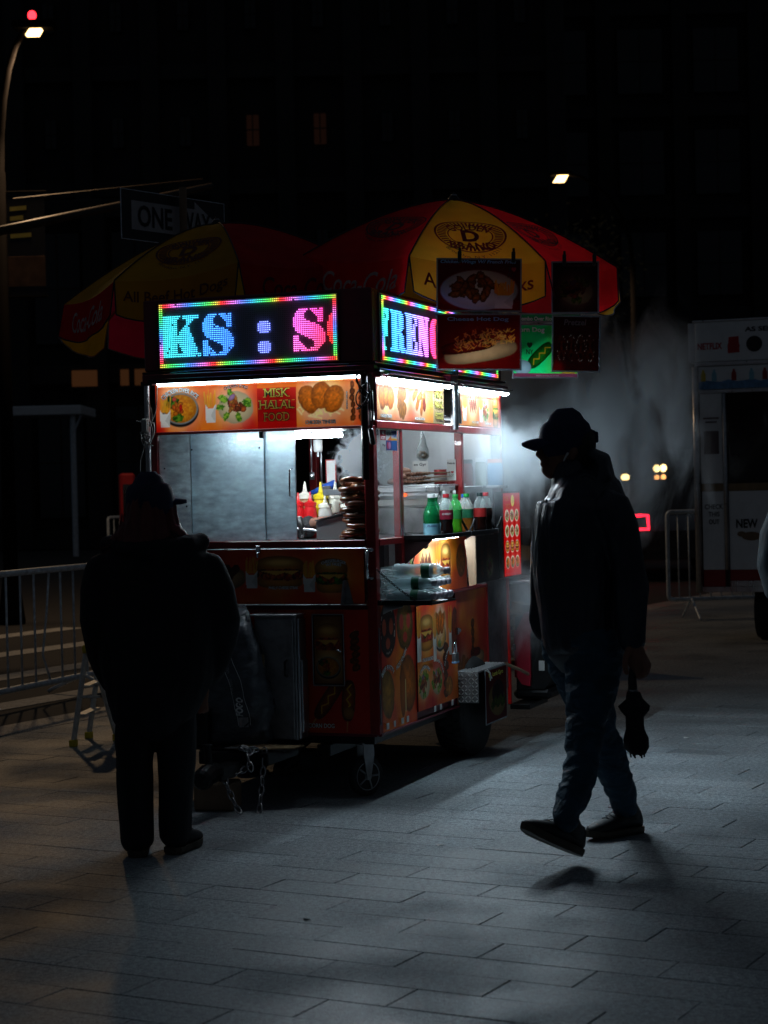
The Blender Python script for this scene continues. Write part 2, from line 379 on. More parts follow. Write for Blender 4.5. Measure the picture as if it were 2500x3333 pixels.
    # ---- dishes (cx, cy, size)
    def fries(s, cx, cy, w, h, box=(.86, .86, .84), n=12, seed=0):
        r = np.random.default_rng(seed + 40)
        for i in range(n):
            x = cx + (i / (n - 1) - .5) * w * .9; t = h * r.uniform(.32, .52)
            s.line(x, cy, x + r.uniform(-.15, .15) * w, cy + t, w * .085, (r.uniform(.82, .95), r.uniform(.5, .66), r.uniform(.1, .2)))
        if box is not None:
            s.poly([(cx - w * .5, cy + h * .08), (cx - w * .25, cy - h * .05), (cx + w * .25, cy - h * .05), (cx + w * .5, cy + h * .08), (cx + w * .44, cy - h * .5), (cx - w * .44, cy - h * .5)], box)
            s.poly([(cx, cy - h * .28), (cx + w * .44, cy - h * .5), (cx + w * .5, cy + h * .02)], tuple(c * .88 for c in box))
    def ricebowl(s, cx, cy, r, seed=0):
        s.glow(cx, cy, r * 1.5, r * 1.5, (1, .93, .75), .9); s.ell(cx, cy - r * .1, r * 1.05, r * .86, (.12, .12, .13)); s.ell(cx, cy, r * 1.02, r * .82, (.6, .62, .62))
        s.ell(cx, cy, r * .93, r * .74, (.8, .42, .06), tex=.5, cell=2.2, tcol=(.93, .6, .12))
        s.ell(cx - r * .45, cy + r * .35, r * .4, r * .3, (.08, .2, .04), wob=.6, tex=.8, cell=3, tcol=(.3, .5, .1))
        s.ell(cx - r * .15, cy - r * .48, r * .32, r * .22, (.07, .22, .04), wob=.6, tex=.8, cell=3, tcol=(.35, .55, .12))
        rr = np.random.default_rng(seed)
        for i in range(11):
            a = rr.uniform(0, 6.28); q = rr.uniform(0, .4) * r; s.ell(cx - r * .15 + q * math.cos(a), cy + q * math.sin(a) * .8, r * rr.uniform(.12, .2), r * rr.uniform(.1, .14), (.78, rr.uniform(.3, .42), .06), rot=rr.uniform(0, 3), tex=.25, cell=3, shade=.5)
        s.ell(cx + .02 * r, cy + .05 * r, r * .1, r * .2, (.7, .05, .03)); s.ell(cx - r * .35, cy + r * .5, r * .12, r * .1, (.75, .25, .2))
    def gyro(s, cx, cy, r, seed=0, meat=(.45, .2, .1)):
        s.glow(cx, cy, r * 1.4, r * 1.4, (1, .93, .8), .9); s.ell(cx + r * .1, cy - r * .1, r * .95, r * .8, (.86, .78, .6), wob=.15)
        rr = np.random.default_rng(seed)
        for i in range(11):
            a = rr.uniform(0, 6.28); s.ell(cx + r * .76 * math.cos(a), cy + r * .62 * math.sin(a), r * .24, r * .15, (.2, .42, .08), rot=a, wob=1.1, tex=.9, cell=2.4, tcol=(.55, .72, .2), shade=.1)
        for i in range(22):
            a = rr.uniform(0, 6.28); q = rr.uniform(0, .62) * r; c = [(.72, .32, .12), meat, (.75, .3, .22), (.8, .5, .2)][i % 4]
            s.ell(cx + q * math.cos(a), cy + q * math.sin(a) * .8, r * rr.uniform(.14, .26), r * rr.uniform(.09, .15), c, rot=rr.uniform(0, 3), tex=.3, cell=3, shade=.5)
        s.ell(cx - r * .1, cy + r * .42, r * .22, r * .12, (.6, .45, .62), rot=.7)
    def tender(s, cx, cy, rx, ry, seed=0, fr=True):
        s.glow(cx, cy, rx * 1.35, ry * 1.5, (1, .95, .85), 1.0); rr = np.random.default_rng(seed)
        if fr:
            for i in range(34):
                a = rr.uniform(-1, 1); x = cx + a * rx * .95; y = cy - ry * rr.uniform(.25, .85) * (1 - .3 * abs(a)); t = rr.uniform(0, 3.1)
                s.line(x, y, x + math.cos(t) * rx * .3, y + math.sin(t) * ry * .3, rx * .07, (.97, rr.uniform(.8, .9), rr.uniform(.5, .62)))
        for dx, dy, a, b, ro in ((-.5, .12, .42, .72, .35), (.02, .28, .44, .66, -.1), (.52, .1, .42, .68, -.35)):
            s.ell(cx + dx * rx, cy + dy * ry, rx * a, ry * b, (.86, .42, .07), rot=ro, wob=.22, tex=.32, cell=2.5, shade=.4)
    def burger(s, cx, cy, rx, ry, seed=0, fill=(.35, .1, .05), cheese=True, green=False):
        s.glow(cx, cy, rx * 1.3, ry * 1.4, (1, .9, .7), .9)
        s.ell(cx, cy - ry * .55, rx * .92, ry * .38, (.82, .52, .2), pw=3, shade=.4)
        s.ell(cx, cy + ry * .42, rx, ry * .6, (.84, .5, .17), pw=2.4, shade=.45); s.ell(cx, cy + ry * .62, rx * .7, ry * .25, (.95, .72, .38), soft=.9)
        rr = np.random.default_rng(seed + 5)
        s.ell(cx, cy - ry * .1, rx * .98, ry * .34, fill, pw=4, wob=.25, tex=.8, cell=3, tcol=tuple(min(1, c * 2.6 + .05) for c in fill))
        for i in range(14):
            x = cx + rr.uniform(-.9, .9) * rx; y = cy - ry * rr.uniform(-.1, .32); c = [(.6, .06, .03), (.8, .35, .08), (.25, .08, .04), (.2, .4, .06) if green else (.7, .25, .1)][i % 4]
            s.ell(x, y, rx * rr.uniform(.06, .14), ry * rr.uniform(.1, .2), c, rot=rr.uniform(-1, 1), wob=.3, shade=.5)
        if cheese: s.poly([(cx - rx * .8, cy + ry * .12), (cx + rx * .8, cy + ry * .12), (cx + rx * .5, cy - ry * .12), (cx + rx * .2, cy + ry * .02), (cx - rx * .15, cy - ry * .16), (cx - rx * .5, cy + ry * .0)], (.93, .7, .3))
    def hotdog(s, cx, cy, rx, ry, rot=0.0, cheese=True, tint=1.0, seed=0):
        s.glow(cx, cy, rx * 1.2, ry * 1.6, (.6, .2, .1), .5); c, q = math.cos(rot), math.sin(rot)
        T = lambda u, v: (cx + u * rx * c - v * ry * q, cy + u * rx * q + v * ry * c)
        x, y = T(.02, -.35); s.ell(x, y, rx, ry * .55, (.8 * tint, .62 * tint, .42 * tint), rot=rot, pw=2.8, shade=.45, tex=.06, cell=6)
        x, y = T(-.3, .1); s.ell(x, y, rx * .75, ry * .36, (.42, .08, .06), rot=rot, pw=3, shade=.5)
        rr = np.random.default_rng(seed + 2)
        if cheese:
            for i in range(150):
                u = rr.uniform(-.62, .95); v = rr.uniform(-.15, .75) * (1 - .3 * u * u); a = rr.uniform(0, 3.1); x, y = T(u, v); l = rx * .11
                s.line(x, y, x + math.cos(a) * l, y + math.sin(a) * l, rx * .02, (rr.uniform(.72, .92), rr.uniform(.45, .62), rr.uniform(.15, .3)))
    def wings(s, cx, cy, rx, ry, seed=0):
        s.ell(cx, cy - ry * .15, rx * 1.08, ry * .95, (.62, .66, .7), shade=.1); s.ell(cx, cy - ry * .08, rx * 1.0, ry * .85, (.8, .82, .84)); rr = np.random.default_rng(seed)
        for i in range(24):
            a = rr.uniform(0, 6.28); q = math.sqrt(rr.uniform(0, .7)); x = cx - rx * .12 + q * rx * .8 * math.cos(a); y = cy + q * ry * .65 * math.sin(a)
            s.ell(x, y, rx * rr.uniform(.15, .24), ry * rr.uniform(.12, .2), (.55, .3, .12), rot=rr.uniform(0, 3), wob=.35, tex=.5, cell=2.5, shade=.6)
        s.fries(cx + rx * .68, cy - ry * .35, rx * .55, ry * 1.3, box=(.7, .7, .72), n=14)
    def pretzel(s, cx, cy, rx, ry, col=(.3, .12, .04), bgc=None, seed=0, salt=True):
        s.ell(cx, cy, rx, ry, col, wob=.1, tex=.4, cell=3, shade=.5)
        b = bgc or (.8, .3, .15)
        s.ell(cx - rx * .42, cy + ry * .1, rx * .24, ry * .3, b, shade=0); s.ell(cx + rx * .42, cy + ry * .1, rx * .24, ry * .3, b, shade=0); s.ell(cx, cy - ry * .5, rx * .26, ry * .2, b, shade=0)
        if salt:
            rr = np.random.default_rng(seed)
            for i in range(30):
                a = rr.uniform(0, 6.28); s.ell(cx + .85 * rx * math.cos(a), cy + .85 * ry * math.sin(a), rx * .04, ry * .035, (.85, .8, .75), shade=0)
    def patty(s, cx, cy, rx, ry, col=(.72, .48, .1)): s.glow(cx, cy, rx * 1.25, ry * 1.25, (1, .6, .4), .7); s.ell(cx, cy, rx, ry, col, rot=.15, wob=.25, tex=.25, cell=6, shade=.45)
    def corndog(s, cx, cy, rx, ry, rot=1.1, col=(.55, .25, .06)):
        s.line(cx - math.cos(rot) * rx * 1.5, cy - math.sin(rot) * rx * 1.5, cx, cy, ry * .18, (.75, .6, .35))
        s.ell(cx, cy, rx, ry, col, rot=rot, pw=2.8, tex=.2, cell=4, shade=.5)
        for i in range(6):
            u = -.7 + i * .25; x = cx + math.cos(rot) * u * rx; y = cy + math.sin(rot) * u * rx; sg = 1 if i % 2 else -1
            s.line(x - math.sin(rot) * ry * .3 * sg, y + math.cos(rot) * ry * .3 * sg, x + math.cos(rot) * rx * .25 + math.sin(rot) * ry * .3 * sg, y + math.sin(rot) * rx * .25 - math.cos(rot) * ry * .3 * sg, ry * .14, (.85, .68, .12))
    def kebab(s, cx, cy, w, h, seed=0):
        s.line(cx, cy - h / 2, cx, cy + h / 2, w * .12, (.8, .65, .4)); rr = np.random.default_rng(seed)
        for i in range(6): s.ell(cx + rr.uniform(-.1, .1) * w, cy + (i / 5 - .5) * h * .8, w * rr.uniform(.4, .55), h * .085, (.42, .2, .06), rot=rr.uniform(-.5, .5), wob=.4, tex=.5, cell=2.5, shade=.5)
def srgb2lin(a): a = np.clip(a, 0, 1); return np.where(a <= .04045, a / 12.92, ((a + .055) / 1.055) ** 2.4)
def sheet(cv, name, parent, o, U, V, material='print', curl=0.0, gain=1.0, th=0.0):
    """the painted canvas as a fine flat mesh carrying its picture as the colour attribute 'Print' (colours already reflectances)"""
    o = Vector(o); U = Vector(U).normalized(); V = Vector(V).normalized(); n = U.cross(V)
    nx, ny = cv.nx, cv.ny; xs = np.linspace(0, cv.w, nx + 1); ys = np.linspace(0, cv.h, ny + 1); X, Y = np.meshgrid(xs, ys)
    Zc = curl * np.sin(X / cv.w * 3.0 + 1) * np.cos(Y / cv.h * 2.2)
    co = np.array(o)[None, None] + X[..., None] * np.array(U) + Y[..., None] * np.array(V) + Zc[..., None] * np.array(n)
    me = bpy.data.meshes.new(name); N = (nx + 1) * (ny + 1); F = nx * ny
    me.vertices.add(N); me.vertices.foreach_set("co", co.reshape(-1))
    i = np.arange(ny)[:, None] * (nx + 1) + np.arange(nx)[None]; q = np.stack([i, i + 1, i + nx + 2, i + nx + 1], -1).reshape(-1)
    me.loops.add(F * 4); me.loops.foreach_set("vertex_index", q.astype(np.int32))
    me.polygons.add(F); me.polygons.foreach_set("loop_start", np.arange(0, F * 4, 4, dtype=np.int32)); me.update(calc_edges=True)
    at = me.color_attributes.new(name="Print", type='FLOAT_COLOR', domain='POINT')
    c = np.ones((N, 4)); c[:, :3] = np.clip(srgb2lin_keep(cv.a.reshape(-1, 3)) * gain, 0, 1); at.data.foreach_set("color", c.ravel())
    me.materials.append(M[material]); me.polygons.foreach_set("use_smooth", [True] * F)
    ob = bpy.data.objects.new(name, me); COL.objects.link(ob)
    if parent: ob.parent = parent
    return ob
def srgb2lin_keep(a): return np.clip(a, 0, 1) ** 2.1 * .72      # painted values -> printed reflectance

M['red_bright'] = mat("bright red edging", (.8, .01, .008), .4, 0, .1, 10)
M['white_steel'] = mat("pale brushed steel", (.6, .61, .62), .4, .6, .12, 8, stretch=(1, 1, .1), dirt=.1)
M['orange_lamp'] = emat("orange indicator lamp", (1.0, .16, .05), 1.6)
M['tube_in'] = emat("fluorescent tube", (.8, .93, 1.0), 150); M['tube_in2'] = emat("dimmer fluorescent tube", (.8, .93, 1.0), 14)
M['dim_ink'] = mat("dull dark ink", (.16, .12, .13), .6)  # greyish low-contrast ink
M['grey_enamel'] = mat("grey enamel", (.3, .33, .34), .4, .2, .1, 8)
M['blue_roll'] = mat("blue wrap", (.02, .08, .4), .4)
M['cap_pale'] = mat("pale lilac cap", (.45, .4, .45), .35)
M['ink_navy'] = mat("navy print", (.02, .05, .2), .5)
for _k, _s in (('banner_lit', .5), ('menu_lit', .75)):  # print emits its own picture; on the banner this replaces the dimmed strip's light
  M[_k] = printmat("self-lit " + _k.replace('_lit', '')); _n = M[_k].node_tree; _p = _n.nodes["Principled BSDF"]
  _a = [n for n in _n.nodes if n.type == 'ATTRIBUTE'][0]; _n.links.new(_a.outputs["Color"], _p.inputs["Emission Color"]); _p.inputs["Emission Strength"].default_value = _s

# ------------------------------------------------------------------ ground
YG = 0.4945; G1 = Vector((math.cos(YG), -math.sin(YG), 0)); G2 = Vector((math.sin(YG), math.cos(YG), 0))
def granite(name, col):
    m, N, L, P = newmat(name)
    tc = N.new("ShaderNodeTexCoord"); geo = N.new("ShaderNodeNewGeometry"); oi = N.new("ShaderNodeObjectInfo")
    sp = N.new("ShaderNodeTexNoise"); sp.inputs["Scale"].default_value = 160; sp.inputs["Detail"].default_value = 3
    L.new(geo.outputs["Position"], sp.inputs["Vector"])
    bl = N.new("ShaderNodeTexNoise"); bl.inputs["Scale"].default_value = 1.6; bl.inputs["Detail"].default_value = 8
    L.new(geo.outputs["Position"], bl.inputs["Vector"])
    vo = N.new("ShaderNodeTexVoronoi"); vo.inputs["Scale"].default_value = 6; L.new(geo.outputs["Position"], vo.inputs["Vector"])
    r = N.new("ShaderNodeMapRange"); r.inputs[1].default_value = .3; r.inputs[2].default_value = .7; r.inputs[3].default_value = .35; r.inputs[4].default_value = 1.75
    L.new(sp.outputs["Fac"], r.inputs[0])
    sp2 = N.new("ShaderNodeTexNoise"); sp2.inputs["Scale"].default_value = 48; sp2.inputs["Detail"].default_value = 2; L.new(geo.outputs["Position"], sp2.inputs["Vector"])
    r5 = N.new("ShaderNodeMapRange"); r5.inputs[1].default_value = .35; r5.inputs[2].default_value = .65; r5.inputs[3].default_value = .68; r5.inputs[4].default_value = 1.32; L.new(sp2.outputs["Fac"], r5.inputs[0])
    r2 = N.new("ShaderNodeMapRange"); r2.inputs[1].default_value = .3; r2.inputs[2].default_value = .7; r2.inputs[3].default_value = .72; r2.inputs[4].default_value = 1.2
    L.new(bl.outputs["Fac"], r2.inputs[0])
    r3 = N.new("ShaderNodeMapRange"); r3.inputs[3].default_value = .88; r3.inputs[4].default_value = 1.12; L.new(oi.outputs["Random"], r3.inputs[0])
    r4 = N.new("ShaderNodeMapRange"); r4.inputs[1].default_value = .0; r4.inputs[2].default_value = .06; r4.inputs[3].default_value = .2; r4.inputs[4].default_value = 1; r4.clamp = True
    L.new(vo.outputs["Distance"], r4.inputs[0])     # trodden-in gum spots
    a = None
    for q in (r, r2, r3, r4, r5):
        if a is None: a = q.outputs[0]; continue
        mu = N.new("ShaderNodeMath"); mu.operation = 'MULTIPLY'; L.new(a, mu.inputs[0]); L.new(q.outputs[0], mu.inputs[1]); a = mu.outputs[0]
    mx = N.new("ShaderNodeMix"); mx.data_type = 'RGBA'; mx.blend_type = 'MULTIPLY'; mx.inputs[0].default_value = 1
    mx.inputs[6].default_value = (*col, 1); L.new(a, mx.inputs[7]); L.new(mx.outputs[2], P.inputs["Base Color"])
    mq = N.new("ShaderNodeMapRange"); mq.inputs[1].default_value = .35; mq.inputs[2].default_value = .65; mq.inputs[3].default_value = .42; mq.inputs[4].default_value = .72; L.new(bl.outputs["Fac"], mq.inputs[0]); L.new(mq.outputs[0], P.inputs["Roughness"]); P.inputs["Specular IOR Level"].default_value = .5
    b = N.new("ShaderNodeBump"); b.inputs["Strength"].default_value = .5; b.inputs["Distance"].default_value = .004
    L.new(sp.outputs["Fac"], b.inputs["Height"]); L.new(b.outputs[0], P.inputs["Normal"]); return m
M['paver'] = granite("granite paver", (0.235, 0.262, 0.28))
M['joint'] = mat("joint sand", (0.018, 0.016, 0.014), 0.95, 0, .3, 60)
M['asphalt'] = mat("asphalt", (0.05, 0.047, 0.045), 0.85, 0, .3, 30, bump=.4, bscale=160, rvar=.1)
M['road_paint'] = mat("worn road paint", (0.5, 0.49, 0.46), 0.7, 0, .2, 12, bump=.3, bscale=80, dirt=.7)
KG = -7.72   # the road begins beyond this line (distance along G1)
def gp(a, b, z=0.0): return tuple(G1 * a + G2 * b + Vector((0, 0, z)))
g = MB(); g.quad(gp(-90, -10, -.05), gp(90, -10, -.05), gp(90, 200, -.05), gp(-90, 200, -.05))
tag(g.build('ground', M['joint']), 'dark bedding sand under the paving', kind='structure')
g = MB(); g.box((0, 0, 0), (1, 1, 1)); g.v = [gp(-90 + p[0] * (KG - .34 + 90), -10 + p[1] * 210, -.04 + p[2] * .036) for p in g.v]
tag(g.build('road', M['asphalt']), 'dark asphalt street behind the barricade', kind='structure')
for a0, wd in ((-8.95, .3), (-10.35, .32), (-11.8, .34), (-13.3, .34), (-14.8, .34)):
    g = MB(); g.box((0, 0, 0), (1, 1, 1)); g.v = [gp(a0 + p[0] * wd, 3 + p[1] * 14, -.0015 + p[2] * .003) for p in g.v]
    tag(g.build('crosswalk_stripe', M['road_paint']), kind='structure', group='white stripes painted across the street')
g = MB()
for k in range(26):
    b0 = 2 + k * .9; q = MB(); q.bbox((0, 0, 0), (1, 1, 1), .02); g.add([gp(KG - .335 + p[0] * .33, b0 + p[1] * .893, -.05 + p[2] * .052) for p in q.v], q.f)
M['kerb'] = granite("granite kerb", (0.3, 0.29, 0.28)); M['kerb'].name = "granite kerb"
tag(g.build('kerb', M['kerb']), 'flush granite kerb stones along the street', kind='structure')
# pavers: 0.6 x 0.2035 m granite setts laid in third bond
pave = thing('pavement', None, None); pave['kind'] = 'structure'; pave['label'] = 'sidewalk of long grey granite pavers'
PH, PL = 0.2035, 0.5985
def paver_mesh(k):
    r = random.Random(k); L_, H_ = PL - .0015 - r.uniform(0, .0015), PH - .0015 - r.uniform(0, .001); e = .0015
    q = MB(); x, y = L_ / 2, H_ / 2
    q.add([(-x, -y, -.05), (x, -y, -.05), (x, y, -.05), (-x, y, -.05), (-x, -y, -e), (x, -y, -e), (x, y, -e), (-x, y, -e),
           (-x + e, -y + e, 0), (x - e, -y + e, 0), (x - e, y - e, 0), (-x + e, y - e, 0)],
          [(8, 9, 10, 11)] + [(4 + i, 4 + (i + 1) % 4, 8 + (i + 1) % 4, 8 + i) for i in range(4)] + [(i, (i + 1) % 4, 4 + (i + 1) % 4, 4 + i) for i in range(4)])
    return q
pm = [paver_mesh(k) for k in range(5)]; pmm = [q.mesh('paver') for q in pm]
for me in pmm: me.materials.append(M['paver'])
cells = []
PHASE = {0: -2.62, 1: -3.01, 2: -2.81}
for r in range(-9, 110):
    b0 = 4.8 + r * PH + (0.0 if r < 8 else 0.0)
    ph = PHASE[r % 3]
    for c in range(-40, 40):
        a0 = ph + c * 0.6
        if a0 < KG: 
            if a0 + .6 <= KG: continue
        w = G1 * (a0 + .3) + G2 * (b0 + PH / 2)
        if w.y < 4.5 or w.y > 27: continue
        s = abs(w.x) / w.y
        if s > .24 + .5 / w.y: continue
        cells.append((w.y + (2.5 if s > .205 + .12 / w.y else 0) + (4 if w.y < 5.45 else 0), a0, b0, w))
cells.sort(key=lambda t: t[0]); stuff = MB()
for i, (_, a0, b0, w) in enumerate(cells):
    rr = random.Random(i * 7 + 1); k = rr.randrange(5); x0 = a0; x1 = a0 + .6
    short = x0 < KG
    if i < 300 and not short:
        o = bpy.data.objects.new('paver', pmm[k]); COL.objects.link(o); o.parent = pave
        o.location = (w.x + rr.uniform(-.0013, .0013), w.y + rr.uniform(-.0013, .0013), rr.uniform(-.0012, .0006)); o.rotation_euler = (rr.uniform(-.004, .004), rr.uniform(-.0022, .0022), -YG)
    else:
        dz = rr.uniform(-.0012, .0006); vs = []
        for v in pm[k].v:
            x = v[0]
            if short: x = max(x, KG - (x0 + .3) + .004 + (.0025 if v[2] == 0 else 0))
            vs.append(tuple(w + G1 * x + G2 * v[1] + Vector((0, 0, v[2] + dz))))
        stuff.add(vs, pm[k].f)
tag(stuff.build('paver_field', M['paver'], pave), kind='stuff')
g = MB(); g.quad(gp(KG, 19, -.003), gp(60, 19, -.003), gp(60, 130, -.003), gp(KG, 130, -.003))
tag(g.build('plaza', M['paver']), 'far plaza paving running back into the dark', kind='structure')
# ------------------------------------------------------------------ the cart
CART = thing('food_cart', 'red halal food cart with scrolling light boards, lit banners and steamy windows', 'food cart', (-.0437, 9.111, 0), -.352)
X_, Y_, Z_ = (1, 0, 0), (0, 1, 0), (0, 0, 1)
def part(name, mb, m, par=None, smooth=False, **k):
    o = mb.build(name, M[m], par or CART, smooth)
    return tag(o, **k) if k else o
def boxes(*bs, r=.003):
    q = MB()
    for a, b in bs: q.bbox(a, b, r)
    return q
# undercarriage and body
part('chassis', boxes(((-1.16, .03, .255), (-.04, 2.15, .3)), ((-.95, -.02, .2), (-.88, 2.1, .255)), ((-.32, -.02, .2), (-.25, 2.1, .255))), 'black_metal')
part('body', boxes(((-1.165, .012, .303), (-.012, 1.78, .93))), 'maroon')
part('corner_post', boxes(((-.05, .0, .305), (0, .05, 1.79))), 'red_paint')
part('corner_post', boxes(((-1.2, .0, .305), (-1.152, .05, 1.79))), 'red_paint')
part('corner_post', boxes(((-.05, 2.1, .95), (0, 2.15, 2.04))), 'red_paint')
part('corner_post', boxes(((-1.2, 2.1, .305), (-1.152, 2.15, 2.04))), 'red_paint')
part('counter_rail', boxes(((-1.15, -.012, 1.212), (-.05, .05, 1.243))), 'red_paint')
part('counter_rail', boxes(((-.03, .05, 1.212), (.004, .40, 1.245))), 'red_paint')
part('mullion', boxes(((-.04, .376, .93), (.003, .41, 1.79))), 'red_paint')
part('mullion', boxes(((-.04, 1.37, 1.25), (.003, 1.405, 1.79))), 'red_paint')
part('head_rail', boxes(((-1.165, -.008, 1.778), (-.0, .04, 1.792)), ((-.03, .04, 1.778), (.006, 2.1, 1.815))), 'red_paint')
part('top_beam', boxes(((-1.2, -.05, 2.036), (.03, .0, 2.078)), ((0, .0, 2.02), (.045, 2.15, 2.062)), ((-1.2, .0, 2.036), (-1.16, 2.15, 2.078))), 'maroon')
part('roof', boxes(((-1.21, -.03, 2.079), (.03, 2.16, 2.092))), 'dark_frame')
# light-board housing on the roof
part('sign_box', boxes(((-1.2, -.022, 2.094), (.014, .1, 2.448)), ((-.11, .1, 2.094), (.014, 2.12, 2.448)), ((-1.2, .1, 2.094), (-1.08, 2.12, 2.44)), ((-1.08, 2.0, 2.094), (-.11, 2.12, 2.44)), r=.006), 'maroon')
part('sign_trim', boxes(((-1.122, -.03, 2.425), (-.148, -.022, 2.433)), ((-1.122, -.03, 2.098), (-.148, -.022, 2.106)), ((-1.122, -.03, 2.106), (-1.11, -.022, 2.425)), ((-.16, -.03, 2.106), (-.148, -.022, 2.425))), 'dark_frame')
part('sign_trim', boxes(((.014, .08, 2.424), (.022, 2.05, 2.432)), ((.014, .08, 2.096), (.022, 2.05, 2.104)), ((.014, .07, 2.096), (.022, .082, 2.432)), ((.014, 2.04, 2.096), (.022, 2.05, 2.432))), 'dull_steel')
# ---- light boards
SG = {6: '27-31 33-36 38-39', 7: '26-30 34-39', 8: '25-29 35-39', 9: '25-29 36-39', 10: '24-29 37-39', 11: '24-30 37-39', 12: '24-32 37-39', 13: '24-35', 14: '24-37',
      15: '25-38', 16: '25-39', 17: '26-39', 18: '28-40', 19: '24-26 30-40', 20: '24-26 32-40', 21: '24-26 34-40', 22: '24-27 35-40', 23: '24-28 35-39', 24: '24-29 35-38', 25: '24-30 33-37', 26: '24-26 28-36'}
KG_ = {6: '2-11 13-21', 7: '2-10 13-21', 8: '2-9 15-18', 9: '2-9 15-17', 10: '2-9 15-16', 11: '2-9 14-15', 12: '2-9 13-16', 13: '2-9 12-16', 14: '2-9 11-16', 15: '2-9 11-17', 16: '2-17',
       17: '2-18', 18: '2-18', 19: '2-18', 20: '2-9 11-19', 21: '2-9 11-19', 22: '2-9 12-20', 23: '2-9 12-20', 24: '2-9 13-20', 25: '2-22', 26: '2-22'}
def spans(d, sh=0): return [(r, c + sh) for r, s in d.items() for p in s.split() for c in range(int(p.split('-')[0]), int(p.split('-')[1]) + 1)]
RG = {6: '0-15', 7: '1-17', **{r: '2-9 12-18' for r in range(8, 15)}, 15: '2-9 11-16', 16: '2-14', 17: '2-16', **{r: '2-9 12-18' for r in range(18, 24)}, 24: '2-9 12-20', 25: '0-11 14-20', 26: '0-11 15-19'}
EG = {6: '0-9 11-17', 7: '1-9 11-17', 8: '2-9 14-17', 9: '2-9 15-17', 10: '2-9 15-17', 11: '2-9 12-13 16-17', 12: '2-9 12-14', 13: '2-9 12-14', 14: '2-9 11-14', 15: '2-14', 16: '2-14', 17: '2-9 11-14',
      18: '2-9 12-14', 19: '2-9 12-14', 20: '2-9 15-17', 21: '2-9 15-17', 22: '2-9 14-17', 23: '2-9 14-17', 24: '2-9 12-17', 25: '0-17', 26: '0-17'}
NG = {6: '0-8 11-17', 7: '0-9 12-17', 8: '2-9 13-15', 9: '2-10 13-15', 10: '2-10 13-15', 11: '2-11 13-15', 12: '2-11 13-15', 13: '2-12 13-15', 14: '2-15', 15: '2-15', 16: '2-4 6-15', 17: '2-4 6-15', 18: '2-4 7-15', 19: '2-4 7-15',
      20: '2-4 8-15', 21: '2-4 8-15', 22: '2-4 9-15', 23: '2-4 9-15', 24: '1-5 10-15', 25: '0-6 10-15', 26: '0-6 11-15'}
CG = {6: '5-13', 7: '3-7 9-13', 8: '2-7 10-13', 9: '1-7 11-13', 10: '1-7 12-13', 11: '0-7 12-13', 12: '0-7 12-13', 13: '0-7', **{r: '0-7' for r in range(14, 21)}, 21: '0-7 12-13', 22: '1-7 12-13', 23: '1-7 11-13', 24: '2-7 11-13', 25: '3-12', 26: '5-11'}
HG = {6: '0-9 11-20', 7: '1-8 12-19', **{r: '2-7 13-18' for r in range(8, 15)}, 15: '2-18', 16: '2-18', 17: '2-18', **{r: '2-7 13-18' for r in range(18, 25)}, 25: '1-8 12-19', 26: '0-9 11-20'}
FG = {6: '0-8', 7: '0-8', 8: '0-2 5-8', 9: '0-2 6-8', 10: '0-2 6-8', 11: '0-2 4-8', 12: '0-2 4-6', 13: '0-2 4-6', 14: '0-6', 15: '0-6', 16: '0-6', 17: '0-2 4-6', 18: '0-2 4-6', 19: '0-2 5-6', **{r: '0-2' for r in range(20, 25)}, 25: '0-4', 26: '0-4'}
import colorsys
def hsv(h, s, v): return colorsys.hsv_to_rgb(h % 1.0, s, v)
